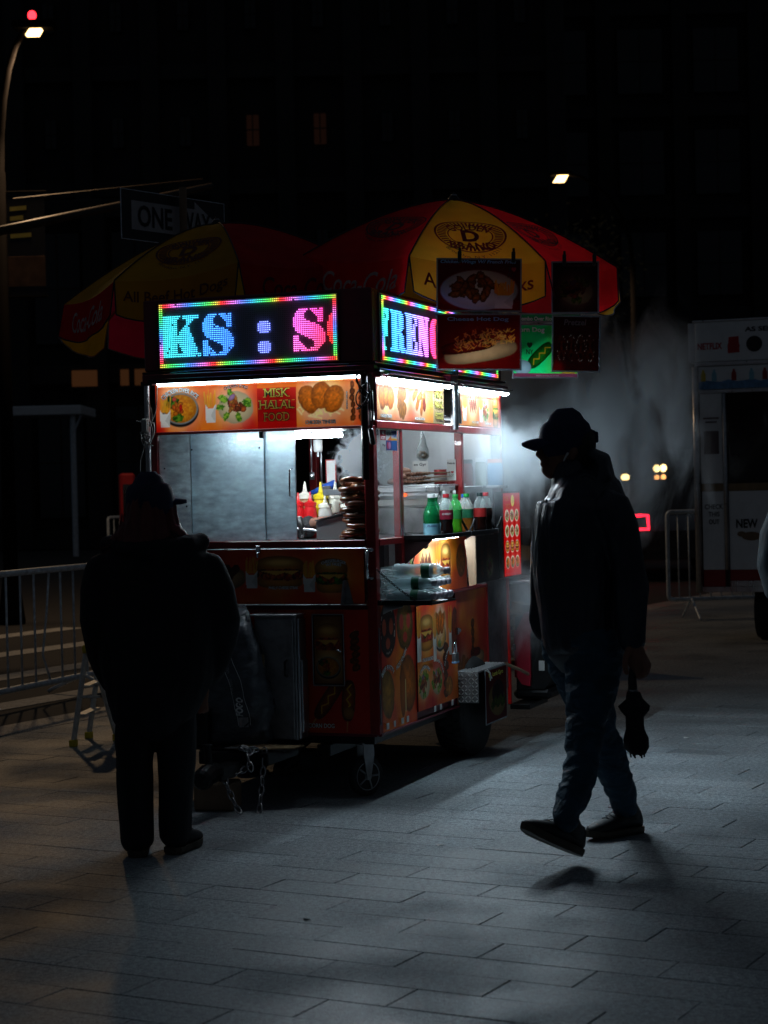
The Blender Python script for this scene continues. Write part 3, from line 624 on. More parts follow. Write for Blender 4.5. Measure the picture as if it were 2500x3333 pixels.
def led_board(name, o, U, ncol, nrow, pitch, lit, parent_label, rim='full', p0=2):
    """printed circuit board with one little dome per diode; lit: {(row, col): rgb}"""
    o = Vector(o); U = Vector(U); V = Vector((0, 0, 1)); n = U.cross(V); wd, ht = ncol * pitch, nrow * pitch
    q = MB(); e = .004
    c = [o + U * a + V * b + n * d for d in (0, .004) for a, b in ((-e, -e), (wd + e, -e), (wd + e, ht + e), (-e, ht + e))]
    q.add(c, [(3, 2, 1, 0), (4, 5, 6, 7), (0, 1, 5, 4), (1, 2, 6, 5), (2, 3, 7, 6), (3, 0, 4, 7)])
    board = q.build(name, M['led_mask'], CART); board['label'] = parent_label
    per = 2 * (ncol + nrow)
    def rimcol(r_, c_):
        if r_ < 2: p = c_
        elif r_ >= nrow - 2: p = ncol + nrow + (ncol - c_)
        elif c_ >= ncol - 2: p = ncol + r_
        else: p = 2 * ncol + nrow + (nrow - r_)
        ph = ((p - p0) / 32.0) % 1.0
        tb_ = [(0, (1, .02, .01)), (.07, (1, .03, .08)), (.14, (1, .12, .5)), (.24, (.75, .22, 1)), (.33, (.22, .2, 1)), (.45, (.04, .28, 1)), (.56, (.03, .6, .7)), (.7, (.03, .75, .22)), (.82, (.12, .8, .06)), (.92, (.7, .6, .05)), (.97, (1, .25, .02)), (1.0, (1, .02, .01))]
        for (a0, c0), (a1, c1_) in zip(tb_, tb_[1:]):
            if a0 <= ph <= a1: t = (ph - a0) / (a1 - a0); return tuple(x * (1 - t) + y * t for x, y in zip(c0, c1_))
        return (1, 0, 0)
    for r_ in range(nrow):
        for c_ in range(ncol):
            if r_ < 2 or r_ >= nrow - 2 or (rim == 'full' and (c_ < 2 or c_ >= ncol - 2)):
                lit[(r_, c_)] = tuple(x * .62 for x in rimcol(r_, c_))
    q = MB(); cols = []; s = pitch * .24
    for (r_, c_), rgb in lit.items():
        if random.random() < .004: continue
        a = (c_ + .5) * pitch; b = ht - (r_ + .5) * pitch; k = random.uniform(.85, 1.1)
        base = [o + U * (a + s * math.cos(t * math.pi / 2 + .78)) + V * (b + s * math.sin(t * math.pi / 2 + .78)) + n * .004 for t in range(4)]
        top = [o + U * (a + s * .6 * math.cos(t * math.pi / 2 + .78)) + V * (b + s * .6 * math.sin(t * math.pi / 2 + .78)) + n * .0105 for t in range(4)]
        q.add(base + top, [(4, 5, 6, 7)] + [(t, (t + 1) % 4, 4 + (t + 1) % 4, 4 + t) for t in range(4)])
        m_ = .015; cols += [[x * k * (1 - m_) + m_ * k for x in rgb] + [1]] * 8
    me = q.mesh('diodes'); at = me.color_attributes.new(name="Led", type='FLOAT_COLOR', domain='POINT'); at.data.foreach_set("color", np.array(cols, dtype=np.float32).ravel())
    me.materials.append(M['led']); ob = bpy.data.objects.new('diodes', me); COL.objects.link(ob); ob.parent = board; ob['kind'] = 'stuff'
    # dark diodes
    q = MB(); dark = [(r_, c_) for r_ in range(nrow) for c_ in range(ncol) if (r_, c_) not in lit]
    for r_, c_ in dark:
        a = (c_ + .5) * pitch; b = ht - (r_ + .5) * pitch
        q.add([o + U * (a + x * s * .8) + V * (b + y * s * .8) + n * .0052 for x, y in ((-1, -1), (1, -1), (1, 1), (-1, 1))], [(0, 1, 2, 3)])
    ob = q.build('dark_diodes', M['led_dark'], board); ob['kind'] = 'stuff'
    return board
M['led_mask'] = mat("matt grey louvre mask", (0.3, 0.3, 0.33), .7)  # mask colour lightened so diode spill imitates a halo
M['led'] = emat("light emitting diode", (1, 1, 1), 6.0, 'Led')
M['led_dark'] = mat("unlit diode", (0.05, 0.05, 0.06), .3)
lit = {}
for r_, c_ in spans(KG_): t = c_ / 24; lit[(r_, c_)] = (.03, .62 - .2 * t, .58 + .25 * t)
for r_, c_ in spans(SG): t = (c_ - 24) / 17; lit[(r_, c_)] = (.04, .30 - .08 * t, 1.0)
for r0 in (11, 21):
    for r_ in range(6):
        for c_ in range(54, 61):
            if r_ in (0, 5) and c_ in (54, 60): continue
            lit[(r0 + r_, c_)] = (.16, .22, 1.0)
for r_, c_ in spans(SG, 49): t = (c_ - 73) / 17; lit[(r_, c_)] = (.95, .13 - .1 * t, .72 - .55 * t - (r_ - 16) * .012)
for r_, c_ in spans({9: '93-93', 10: '92-93', 11: '92-93', 12: '92-93', **{r: '91-93' for r in range(13, 20)}, 20: '92-93', 21: '92-93', 22: '92-93', 23: '93-93'}): lit[(r_, c_)] = (1, .02, .06 if r_ < 18 else .01)
led_board('light_board', (-1.107, -.0265, 2.108), (1, 0, 0), 96, 32, .00985, lit, 'scrolling light board reading KS : S in teal, blue and pink')
lit = {}
def put(d, sh, ca, cb, w):
    for r_, c_ in spans(d, sh): t = min(1, max(0, (c_ - sh) / w)); lit[(r_, c_)] = tuple(a * (1 - t) + b * t for a, b in zip(ca, cb))
put(FG, 0, (.03, .7, .6), (.03, .6, .75), 9); put(RG, 12, (.03, .4, 1), (.06, .25, 1), 21); put(EG, 34, (.08, .25, 1), (.3, .22, 1), 18); put(NG, 53, (.4, .2, 1), (.8, .15, .8), 18)
put(CG, 73, (1, .03, .3), (1, .05, .01), 14); put(HG, 89, (1, .15, .01), (.95, .4, .03), 21)
led_board('light_board', (.018, .096, 2.106), (0, 1, 0), 195, 32, .00985, lit, 'long side light board reading FRENCH in teal, blue, pink and red', p0=6)
# ---- banners (flat prints), each in a thin frame, with a strip light above
def banner(o, U, cvs, lab=None, pm='print'):
    o = Vector(o); U = Vector(U); n = U.cross(Vector(Z_)); x = 0; out = []
    tot = sum(c.w for c in cvs); q = MB()
    c4 = [o + U * a + Vector((0, 0, b)) + n * d for d in (-.012, -.0015) for a, b in ((-.006, -.006), (tot + .006, -.006), (tot + .006, cvs[0].h + .006), (-.006, cvs[0].h + .006))]
    q.add(c4, [(3, 2, 1, 0), (4, 5, 6, 7), (0, 1, 5, 4), (1, 2, 6, 5), (2, 3, 7, 6), (3, 0, 4, 7)])
    fr = q.build('banner', M['maroon'], CART)
    if lab: fr['label'] = lab
    for c in cvs: out.append(sheet(c, 'print', fr, o + U * x, U, Z_, pm)); x += c.w
    return fr
a = Cv(.552, .24); a.flame(2); a.glow(.1, .2, .1, .06, (1, .8, .55), .8); a.glow(.38, .13, .16, .16, (1, .62, .25), .6)
a.ricebowl(.135, .115, .095, 3); a.fries(.05, .1, .058, .15); a.gyro(.425, .12, .098, 5); a.fries(.3, .12, .058, .16, seed=3); a.glow(.0, .0, .06, .05, (.6, .02, .02), .8)
b = Cv(.206, .24, base=(.7, .04, .02)); b.rect(0, .2, .206, .24, (.9, .42, .03)); b.put(np.clip((b.Y - .12) * 6, 0, 1) * .5, (.9, .3, .02)); b.rect(0, .035, .206, .125, (.62, .02, .02))
c = Cv(.362, .24); c.flame(6); c.tender(.13, .125, .125, .1, 4); c.glow(.29, .12, .06, .14, (1, .75, .5), .8); c.kebab(.293, .12, .026, .2, 1); c.kebab(.335, .12, .026, .2, 2)
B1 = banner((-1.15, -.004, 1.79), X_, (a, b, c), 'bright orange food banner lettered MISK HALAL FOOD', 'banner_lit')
L1 = lambda body, x, z, h, w=None, **k: letter(B1, body, (x, -.004, z), X_, Z_, h, w, off=.003, **k)
L1('CHICKEN OVER RICE', -1.015, 1.998, .021, .215, material='ink_white', outline='ink', bold=.03, arc=.14)
L1('CHICKEN GYRO', -.71, 2.008, .015, .13, material='ink', outline='ink_white', bold=.02, arc=.14)
for t, z in (('MISK', 1.965), ('HALAL', 1.908), ('FOOD', 1.848)):
    vs, fs = text2d(t, .04, {'MISK': .125, 'HALAL': .178, 'FOOD': .132}[t], bold=.028)
    L1(t, -.495, z, .04, {'MISK': .125, 'HALAL': .178, 'FOOD': .132}[t], material='ink_yellow', outline='ink_green', bold=-.005)
    # little serifs
    q = MB(); wd = {'MISK': .125, 'HALAL': .178, 'FOOD': .132}[t]; ch = {'MISK': (0, .29, .42, .72, 1), 'HALAL': (0, .17, .36, .45, .62, .8, 1), 'FOOD': (.03, .76)}[t]
    for u in ch:
        for s_ in (-.0195, .0195): xx = -.495 - wd / 2 + u * wd; q.add([(xx - .008, -.0075, z + s_ - .0018), (xx + .008, -.0075, z + s_ - .0018), (xx + .008, -.0075, z + s_ + .0018), (xx - .008, -.0075, z + s_ + .0018)], [(0, 1, 2, 3)])
    q.build('serif', M['ink_yellow'], B1)
L1('CHICKEN TENDER', -.265, 1.815, .018, .16, material='ink_white', outline='ink', bold=.03)
letter(B1, 'SHISH KEBAB', (-.127, -.004, 1.915), (0, 0, -1), X_, .008, .085, off=.003, material='ink_white', outline='ink', bold=.02)
# long side banners
a = Cv(1.02, .2); a.flame(21); a.put(np.ones(a.X.shape) * .45, (1, .72, .5)); a.tender(.13, .1, .12, .085, 8); a.glow(.36, .1, .12, .13, (1, .95, .85), 1)  # pale veil over the flame ground paints in the strip light's glare
for i in range(9): a.ell(.36 + .045 * math.cos(i * .7) * (1 if i else 0), .1 + .06 * math.sin(i * .7) * (1 if i else 0), .03, .034, (.62, .36, .12), tex=.3, cell=3, wob=.2)
a.glow(.62, .1, .14, .13, (1, .92, .8), 1)
for i, (x, y, r) in enumerate(((.56, .14, .6), (.6, .1, .9), (.66, .08, 1.2), (.63, .13, .4), (.7, .11, 1.5))): a.ell(x, y, .05, .02, (.8, .42, .12), rot=r, pw=3, tex=.2)
a.ell(.7, .09, .025, .035, (.5, .15, .08)); a.rect(.84, 0, 1.02, .2, (.72, .6, .42))
B2 = banner((.004, .055, 1.82), Y_, (a,), 'food banner above the serving window, painted pale as if bleached by light')
L2 = lambda P, body, y, z, h, w=None, **k: letter(P, body, (.004, y, z), Y_, Z_, h, w, off=.003, **k)
L2(B2, 'CHICKEN TENDER', .17, 1.84, .014, .16, material='ink_white', outline='ink', bold=.02); L2(B2, 'MOZZARELLA STICKS', .67, 1.838, .012, .15, material='ink_white', outline='ink', bold=.015)
for t, z in (('MISK', 1.975), ('HALAL', 1.92), ('FOOD', 1.86)): L2(B2, t, .985, z, .036, .12, material='ink_gold', outline='ink_green', bold=-.005)
a = Cv(.86, .19); a.flame(33); a.put(np.ones(a.X.shape) * .4, (1, .75, .55)); a.burger(.07, .08, .085, .07, 3); a.fries(.2, .1, .07, .15)  # bleaching by the strong strip light is painted into this print too
a.glow(.34, .1, .1, .12, (1, .9, .75), 1); [a.ell(.3 + i * .02, .11 + (i % 2) * .02, .012, .04, (.5, .2, .08), rot=.3, tex=.4, cell=3) for i in range(6)]
a.gyro(.58, .09, .07, 9); a.fries(.5, .1, .06, .15, seed=5); a.burger(.78, .09, .06, .1, 8, fill=(.1, .25, .05), green=True)
B3 = banner((.004, 1.24, 1.82), Y_, (a,), 'second pale food banner at the far end of the cart')
L2(B3, 'CHEESEBURGER', 1.31, 1.835, .012, .1, material='ink_white', outline='ink'); L2(B3, 'PHILLY CHEESE', 1.62, 1.842, .012, .12, material='ink_white', outline='ink'); L2(B3, 'CHICKEN GYRO', 1.86, 1.84, .012, .12, material='ink_white', outline='ink')
# strip lights: aluminium channel with a white diffuser under it
def strip(a, b, out, w=.02, m='tube', tilt=.45):
    a, b, out = Vector(a), Vector(b), Vector(out); d = (b - a).normalized()
    q = MB(); h = Vector((0, 0, .014)); c = [p + out * s for p in (a, b) for s in (-w / 2 - .004, w / 2 + .004)]
    q.add([c[0] + h * .15, c[1] + h * .15, c[3] + h * .15, c[2] + h * .15] + [c[0] + h, c[1] + h, c[3] + h, c[2] + h], [(0, 1, 2, 3), (7, 6, 5, 4), (0, 4, 5, 1), (1, 5, 6, 2), (2, 6, 7, 3), (3, 7, 4, 0)])
    ho = q.build('strip_light', M['dull_steel'], CART)
    q = MB(); tl = Vector((0, 0, -w * tilt)); p = [a - out * w / 2 + tl, b - out * w / 2 + tl, b + out * w / 2, a + out * w / 2]
    q.add(p + [v + Vector((0, 0, .0015)) for v in p], [(3, 2, 1, 0), (0, 1, 5, 4), (2, 3, 7, 6)]); q.build('diffuser', M[m], ho); return ho
part('visor', boxes(((-1.165, -.062, 2.048), (-.0, -.05, 2.054)), ((-1.165, -.062, 2.03), (-.0, -.059, 2.048))), 'dark_frame')
part('visor', boxes(((.045, .04, 2.034), (.08, 1.08, 2.04)), ((.045, 1.23, 2.034), (.08, 2.14, 2.04))), 'dark_frame')
strip((-1.13, -.027, 2.036), (-.05, -.027, 2.036), (0, -1, 0), m='tube_front', tilt=.9); strip((.05, .07, 2.018), (.05, 1.07, 2.018), (1, 0, 0), tilt=.6); strip((.05, 1.26, 2.018), (.05, 2.12, 2.018), (1, 0, 0), tilt=.6)
# ---- round poles
q = MB(); q.tube([(-.03, -.03, 1.53), (-.03, -.03, 2.045)], .0175, 14); part('pole', q, 'black_metal', smooth=False); autosmooth(CART.children[-1])
q = MB(); q.tube([(-1.19, -.02, .33), (-1.19, -.02, 2.03)], .015, 14); autosmooth(part('pole', q, 'steel_pole'))
part('bracket', boxes(((-.055, -.045, 2.045), (.06, .02, 2.06)), ((-.2, -.04, 2.062), (-.0, -.02, 2.078))), 'black')
part('bracket', boxes(((-1.215, -.04, 2.025), (-1.15, .0, 2.045))), 'black')
q = MB(); q.tube([(.035, 1.16, 1.79), (.035, 1.16, 2.05)], .022, 12); autosmooth(part('pole', q, 'steel_pole'))
part('bracket', boxes(((.02, .99, 2.03), (.075, 1.1, 2.075))), 'maroon')
# cable clump on the left pole, cable round the right pole
M['cable_grey'] = mat("grey cable", (.35, .35, .33), .45)
def wig(c, pts, r, m, name='cable', par=None):
    q = MB(); P = [Vector(p) + Vector(c) for p in pts]; out = []
    for i in range(len(P) - 1):
        p0, p1, p2, p3 = P[max(i - 1, 0)], P[i], P[i + 1], P[min(i + 2, len(P) - 1)]
        for t in np.linspace(0, 1, 6, endpoint=False):
            out.append(.5 * ((2 * p1) + (-p0 + p2) * t + (2 * p0 - 5 * p1 + 4 * p2 - p3) * t * t + (-p0 + 3 * p1 - 3 * p2 + p3) * t ** 3))
    out.append(P[-1]); q.tube(out, r, 6); return q.build(name, M[m], par or CART, True)
wig((-1.18, -.045, 1.8), [(.06, 0, .22), (.05, 0, .1), (.02, -.01, .03), (-.01, -.02, -.02), (.02, 0, -.07), (-.02, -.01, -.04), (.03, 0, .04), (.04, -.01, -.02), (.0, -.02, -.08), (-.035, 0, -.03), (-.01, 0, .05), (.03, -.01, .02), (.02, 0, -.06)], .0032, 'cable_grey')
wig((-1.18, -.045, 1.8), [(-.06, 0, .05), (-.03, 0, .04), (-.01, -.01, -.01), (-.02, 0, -.08), (-.04, 0, -.14), (-.045, 0, -.2)], .0028, 'cable_grey')
wig((-1.18, -.045, 1.8), [(.0, .0, .16), (.025, 0, .1), (.02, 0, .03), (-.03, -.02, -.01), (.03, -.03, -.03), (-.02, 0, -.055), (.03, 0, -.075)], .003, 'cable_grey')
q = MB(); q.bbox((-1.2, -.075, 1.79), (-1.165, -.045, 1.86), .006); part('plug', q, 'cable_grey')
wig((-.03, -.05, 1.9), [(-.02, 0, .14), (-.03, 0, .1), (.01, -.01, .06), (.03, 0, .03), (.0, -.01, -.02), (-.03, 0, -.03), (.02, 0, .01), (.045, 0, .05), (.05, 0, -.05), (.04, 0, -.14)], .0038, 'black')
wig((-.03, -.05, 1.9), [(-.03, 0, .13), (-.01, 0, .05), (.03, 0, -.0), (-.02, -.01, -.015), (-.03, 0, .04), (.03, 0, .09), (.035, 0, -.02), (.035, 0, -.13)], .0035, 'black')
q = MB(); q.bbox((-.005, -.065, 1.695), (.02, -.04, 1.775), .006); q.v = [(x + (1.775 - z) * .15, y, z) for x, y, z in q.v]; part('plug', q, 'black')
wig((0, 0, 0), [(-1.12, -.035, 2.088), (-.9, -.036, 2.093), (-.7, -.036, 2.086), (-.5, -.036, 2.092), (-.2, -.036, 2.088)], .0025, 'black'); wig((0, 0, 0), [(-1.05, -.04, 2.083), (-.8, -.04, 2.09), (-.55, -.04, 2.084), (-.3, -.04, 2.09), (-.1, -.04, 2.086)], .002, 'ink_blue')
# ---- hazy scratched sliding panels of the front opening
def plexi(name, haze, glossm=.1, col=(.62, .76, .88)):
    m, N, L, P = newmat(name); N.remove(P)
    tc = N.new("ShaderNodeTexCoord"); mp = N.new("ShaderNodeMapping"); mp.inputs["Scale"].default_value = (9, 9, 26); mp.inputs["Rotation"].default_value = (0, .5, 0); L.new(tc.outputs["Object"], mp.inputs[0])
    n1 = N.new("ShaderNodeTexNoise"); n1.inputs["Scale"].default_value = 1.6; n1.inputs["Detail"].default_value = 9; L.new(mp.outputs[0], n1.inputs["Vector"])
    n2 = N.new("ShaderNodeTexNoise"); n2.inputs["Scale"].default_value = 7; n2.inputs["Detail"].default_value = 10; n2.inputs["Roughness"].default_value = .7; L.new(tc.outputs["Object"], n2.inputs["Vector"])
    ad = N.new("ShaderNodeMath"); ad.operation = 'MULTIPLY'; L.new(n1.outputs["Fac"], ad.inputs[0]); L.new(n2.outputs["Fac"], ad.inputs[1])
    mr = N.new("ShaderNodeMapRange"); mr.inputs[1].default_value = .12; mr.inputs[2].default_value = .4; mr.inputs[3].default_value = min(.93, haze * .8); mr.inputs[4].default_value = min(1, haze * 1.25); L.new(ad.outputs[0], mr.inputs[0])
    tr = N.new("ShaderNodeBsdfTransparent"); tl = N.new("ShaderNodeBsdfTranslucent"); cr_ = N.new("ShaderNodeValToRGB"); cr_.color_ramp.elements[0].position = .14; cr_.color_ramp.elements[1].position = .36
    cr_.color_ramp.elements[0].color = (*[c * .68 for c in col], 1); cr_.color_ramp.elements[1].color = (*[min(1, c * 1.25) for c in col], 1); L.new(ad.outputs[0], cr_.inputs[0]); L.new(cr_.outputs[0], tl.inputs[0]); di = N.new("ShaderNodeBsdfDiffuse"); di.inputs[0].default_value = (*[c * .5 for c in col], 1)
    gl = N.new("ShaderNodeBsdfGlossy"); gl.inputs["Roughness"].default_value = .25
    a1 = N.new("ShaderNodeMixShader"); a1.inputs[0].default_value = .25; L.new(tl.outputs[0], a1.inputs[1]); L.new(di.outputs[0], a1.inputs[2])
    a2 = N.new("ShaderNodeMixShader"); L.new(mr.outputs[0], a2.inputs[0]); L.new(tr.outputs[0], a2.inputs[1]); L.new(a1.outputs[0], a2.inputs[2])
    a3 = N.new("ShaderNodeMixShader"); a3.inputs[0].default_value = glossm; L.new(a2.outputs[0], a3.inputs[1]); L.new(gl.outputs[0], a3.inputs[2])
    L.new(a3.outputs[0], N["Material Output"].inputs[0]); return m
M['plexi_hazy'] = plexi("hazy scratched plastic", 1.1); M['plexi_mid'] = plexi("scratched plastic", .7); M['plexi_clear'] = plexi("window glass", .07, .08)
part('sliding_panel', boxes(((-1.15, .02, 1.245), (-.965, .023, 1.778)), r=.0005), 'plexi_mid')
part('sliding_panel', boxes(((-.974, .012, 1.245), (-.56, .015, 1.778)), r=.0005), 'plexi_hazy')
part('sliding_panel', boxes(((-.575, .004, 1.245), (-.407, .007, 1.778)), r=.0005), 'plexi_hazy')
for x, y in ((-.974, .010), (-.571, .003), (-.407, .002), (-1.149, .018)): part('panel_edge', boxes(((x - .0015, y, 1.247), (x + .0015, y + .004, 1.776)), r=.0004), 'steel')
q = MB(); q.tube([(-.426, .004, 1.594), (-.426, -.028, 1.588), (-.427, -.03, 1.52), (-.428, -.028, 1.461), (-.428, .004, 1.455)], .0045, 8); part('handle', q, 'chrome', smooth=True)
part('door_catch', boxes(((-.592, -.012, 1.745), (-.572, .003, 1.78))), 'black_metal')
q = MB()
for x, z in ((-1.117, 1.61), (-1.12, 1.3), (-.965, 1.7), (-.598, 1.70), (-1.0, 1.42)): q.lathe([(0, -.002), (.005, -.002), (.006, .0)], 8, (x, .009, z), 'y')
part('screws', q, 'chrome')
part('window_pane', boxes(((-.006, .052, 1.247), (-.003, .374, 1.778)), r=.0005), 'plexi_clear')
part('window_pane', boxes(((-.006, .052, .95), (-.003, .374, 1.21)), r=.0005), 'plexi_clear')
part('window_edge', boxes(((-.002, .362, 1.247), (.003, .372, 1.778)), ((-.002, .052, 1.772), (.003, .372, 1.778))), 'steel')
# payment stickers
st = part('payment_stickers', boxes(((-.003, .098, 1.672), (-.0018, .34, 1.772)), r=.0002), 'card_white')
cv = Cv(.24, .1, 500, (.8, .8, .8)); cv.rect(0, .05, .08, .1, (.75, .08, .2)); cv.rect(.16, .05, .24, .1, (.85, .85, .85)); cv.rect(.16, .086, .24, .1, (.1, .2, .6)); cv.rect(.16, .05, .24, .058, (.9, .6, .1)); cv.rect(.16, 0, .24, .048, (.1, .35, .65)); cv.rect(.08, 0, .16, .048, (.15, .2, .5))
cv.poly([(.1, .05), (.16, .05), (.16, .075)], (.9, .35, .1)); cv.ell(.108, .024, .018, .018, (.7, .1, .3), shade=0); cv.ell(.132, .024, .018, .018, (.75, .5, .7), shade=0)
sheet(cv, 'print', st, (-.0012, .1, 1.672), Y_, Z_)
for t, y, z, w, m_ in (('WE', .138, 1.757, .03, 'ink_white'), ('ACCEPT', .14, 1.733, .06, 'ink_white'), ('DISCOVER', .22, 1.752, .06, 'ink'), ('VISA', .3, 1.748, .055, 'ink_bluedark'), ('Pay', .15, 1.696, .04, 'ink')):
    if m_ == 'ink_bluedark' and m_ not in M: M[m_] = mat('navy ink', (.02, .05, .3), .5)
    letter(st, t, (-.0012, y, z), Y_, Z_, .015 if t != 'VISA' else .02, w, off=.001, material=m_, bold=.02)

# ---- front drawer panel, lower body
def panel(o, U, cv, name, th=.012, m='maroon', lab=None):
    o = Vector(o); U = Vector(U); n = U.cross(Vector(Z_)); q = MB()
    c4 = [o + U * a + Vector((0, 0, b)) + n * d for d in (-th, -.0012) for a, b in ((0, 0), (cv.w, 0), (cv.w, cv.h), (0, cv.h))]
    q.add(c4, [(3, 2, 1, 0), (4, 5, 6, 7), (0, 1, 5, 4), (1, 2, 6, 5), (2, 3, 7, 6), (3, 0, 4, 7)]); fr = q.build(name, M[m], CART)
    if lab: fr['label'] = lab
    sheet(cv, 'print', fr, o, U, Z_, gain=1.4); return fr
a = Cv(1.1, .262); a.flame(41); a.put(np.ones(a.X.shape) * .25, (.75, .04, .03))
a.hotdog(.33, .15, .14, .1, .12, cheese=False, seed=4)
for i in range(14): a.ell(.22 + i * .016, .155 + .02 * math.sin(i * 2.1), .02, .02, (.28, .1, .04), wob=.4, tex=.6, cell=3)
a.burger(.66, .15, .13, .08, 7, fill=(.3, .12, .05)); a.fries(.51, .15, .065, .15, seed=8); a.burger(.93, .13, .085, .085, 9, fill=(.08, .2, .04), green=True); a.fries(.815, .13, .065, .15, seed=9)
P1 = panel((-1.155, -.018, .938), X_, a, 'fold_down_counter', lab='dim food printed counter flap below the front opening')
Lp = lambda P, t, x, z, h, w, **k: letter(P, t, (x, -.018, z), X_, Z_, h, w, off=.003, material='ink_white', outline='ink', bold=.02, **k)
Lp(P1, 'CHILI CHEESE DOG', -.84, .995, .014, .17, rot=.1); Lp(P1, 'PHILLY CHEESE STEAK', -.475, 1.015, .013, .155); Lp(P1, 'CHEESEBURGER', -.21, 1.145, .013, .13, arc=.15); Lp(P1, 'W/ FRIES', -.21, 1.128, .013, .08, arc=.2)
part('counter_lip', boxes(((-1.155, -.026, 1.2), (-.047, -.018, 1.2065)), ((-1.155, -.026, .929), (-.047, -.014, .9355))), 'steel')
part('latch', boxes(((-.615, -.034, 1.185), (-.592, -.018, 1.222)), ((-.609, -.04, 1.162), (-.598, -.03, 1.19))), 'chrome')
q = MB(); q.tube([(-.03, -.01, 1.19), (-.03, -.04, 1.185), (-.031, -.045, 1.12), (-.032, -.04, 1.065), (-.032, -.01, 1.06)], [.012, .01, .007, .01, .012], 8); q.bbox((-.05, -.02, 1.185), (-.01, -.002, 1.205)); q.bbox((-.05, -.02, 1.052), (-.01, -.002, 1.066)); part('pull_handle', q, 'chrome', smooth=True)
q = MB(); q.prism([(-.165, .932), (-.15, 1.05), (-.138, 1.05), (-.158, .932)], 'y', -.06, -.022); q.prism([(-.158, .932), (-.138, 1.045), (-.11, .932)], 'y', -.024, -.021); part('prop', q, 'dull_steel')
a = Cv(1.11, .6); a.flame(52); a.put(np.ones(a.X.shape) * .45, (.6, .03, .03)); a.corndog(.9, .17, .12, .035, .95, (.5, .2, .08)); a.corndog(1.0, .16, .1, .035, 1.5, (.55, .25, .08)); a.ell(1.0, .1, .028, .03, (.6, .4, .2)); a.kebab(1.04, .4, .05, .2, 4); a.burger(.6, .35, .14, .12, 3)
P2 = panel((-1.158, .0, .308), X_, a, 'lower_front_panel'); letter(P2, 'CORN DOG', (-.3, 0, .345), X_, Z_, .02, .135, off=.002, material='ink_white', outline='ink', bold=.02)
letter(P2, 'CHICKEN NUGGETS', (-.67, 0, .9), X_, Z_, .018, .3, off=.002, material='ink_red', outline='ink', bold=.02)
# inset cabinet door with metal frame
cd = part('cabinet_door', boxes(((-.331, -.012, .541), (-.171, .0, .886))), 'black_metal')
cv = Cv(.144, .325); cv.flame(61); cv.put(np.ones(cv.X.shape) * .6, (.12, .04, .02)); cv.burger(.07, .2, .07, .09, 2); cv.ricebowl(.07, .08, .06, 3); sheet(cv, 'print', cd, (-.323, -.0135, .551), X_, Z_)
part('rim', boxes(((-.334, -.02, .882), (-.168, -.012, .888)), ((-.334, -.02, .538), (-.168, -.012, .545)), ((-.334, -.02, .545), (-.329, -.012, .882)), ((-.173, -.02, .545), (-.168, -.012, .882))), 'dull_steel', cd)
q = MB(); q.tube([(-.2, -.014, .716), (-.2, -.03, .714), (-.178, -.03, .708)], .006, 8); part('knob', q, 'chrome', cd, True)
# ---- long side, lower wall
a = Cv(.535, .615); a.flame(71); a.pretzel(.13, .49, .115, .135, (.25, .1, .04), seed=1); a.pretzel(.38, .5, .12, .13, (.55, .38, .06), (.75, .2, .15), salt=False); a.patty(.11, .18, .1, .12); a.patty(.41, .2, .12, .14, (.78, .4, .06)); a.ell(.33, .16, .04, .12, (.7, .35, .05)); a.line(.37, .07, .37, .22, .014, (.9, .78, .5))
P3 = panel((.0, .01, .31), Y_, a, 'lower_side_panel')
Ls = lambda P, t, y, z, h, w, **k: letter(P, t, (.0, y, z), Y_, Z_, h, w, off=.003, material='ink_white', outline='ink', bold=.02, **k)
Ls(P3, 'BEEF PATTY', .12, .62, .022, .19, arc=.12); Ls(P3, 'HOT KNISH', .32, .635, .022, .17, arc=-.3, rot=.5)
a = Cv(.654, .533); a.flame(75); a.burger(.15, .385, .11, .095, 3, fill=(.5, .1, .05), green=True); a.fries(.03, .38, .07, .26, seed=2); a.tender(.37, .39, .085, .12, 5, fr=False); a.ricebowl(.37, .36, .09, 6)
a.put(a.emask(.37, .42, .06, .07), (.85, .45, .1)); a.tender(.37, .41, .075, .085, 15, fr=False); a.fries(.28, .36, .055, .26, seed=3); a.fries(.54, .37, .055, .26, seed=4); a.ell(.62, .36, .06, .13, (.5, .18, .06), tex=.4)
a.gyro(.09, .13, .085, 3); a.gyro(.3, .13, .085, 4, meat=(.4, .1, .07)); a.kebab(.45, .17, .09, .3, 5); a.ell(.5, .08, .06, .05, (.75, .45, .15), tex=.5)
P4 = panel((.008, .546, .352), Y_, a, 'side_door', lab='orange food printed door with a padlock')
L4 = lambda t, y, z, h, w, **k: letter(P4, t, (.008, y, z), Y_, Z_, h, w, off=.003, material='ink_white', outline='ink', bold=.02, **k)
L4('ITALIAN SAUSAGE', .7, .605, .018, .17); L4('CHICKEN GYRO', .65, .57, .016, .16, arc=.12); L4('SHISH KEBAB', .9, .565, .015, .14, arc=.12, rot=-.6); L4('SHRIMP', 1.0, .6, .015, .13, arc=.12, rot=.8)
a = Cv(.57, .615); a.flame(79); a.tender(.12, .15, .1, .12, 5); a.put(np.ones(a.X.shape) * .25, (.4, .3, .28)); a.hotdog(.38, .25, .12, .07, 0, cheese=False); a.kebab(.3, .3, .06, .3, 2)
P5 = panel((.0, 1.205, .31), Y_, a, 'lower_side_panel')
part('sill_rail', boxes(((-.01, .052, .925), (.012, .40, .945)), ((-.01, .41, .915), (.012, 1.77, .932))), 'red_paint')
part('bottom_rail', boxes(((-.012, .01, .296), (.006, 1.77, .31)), ((-1.16, -.006, .296), (-.012, .012, .31))), 'maroon')
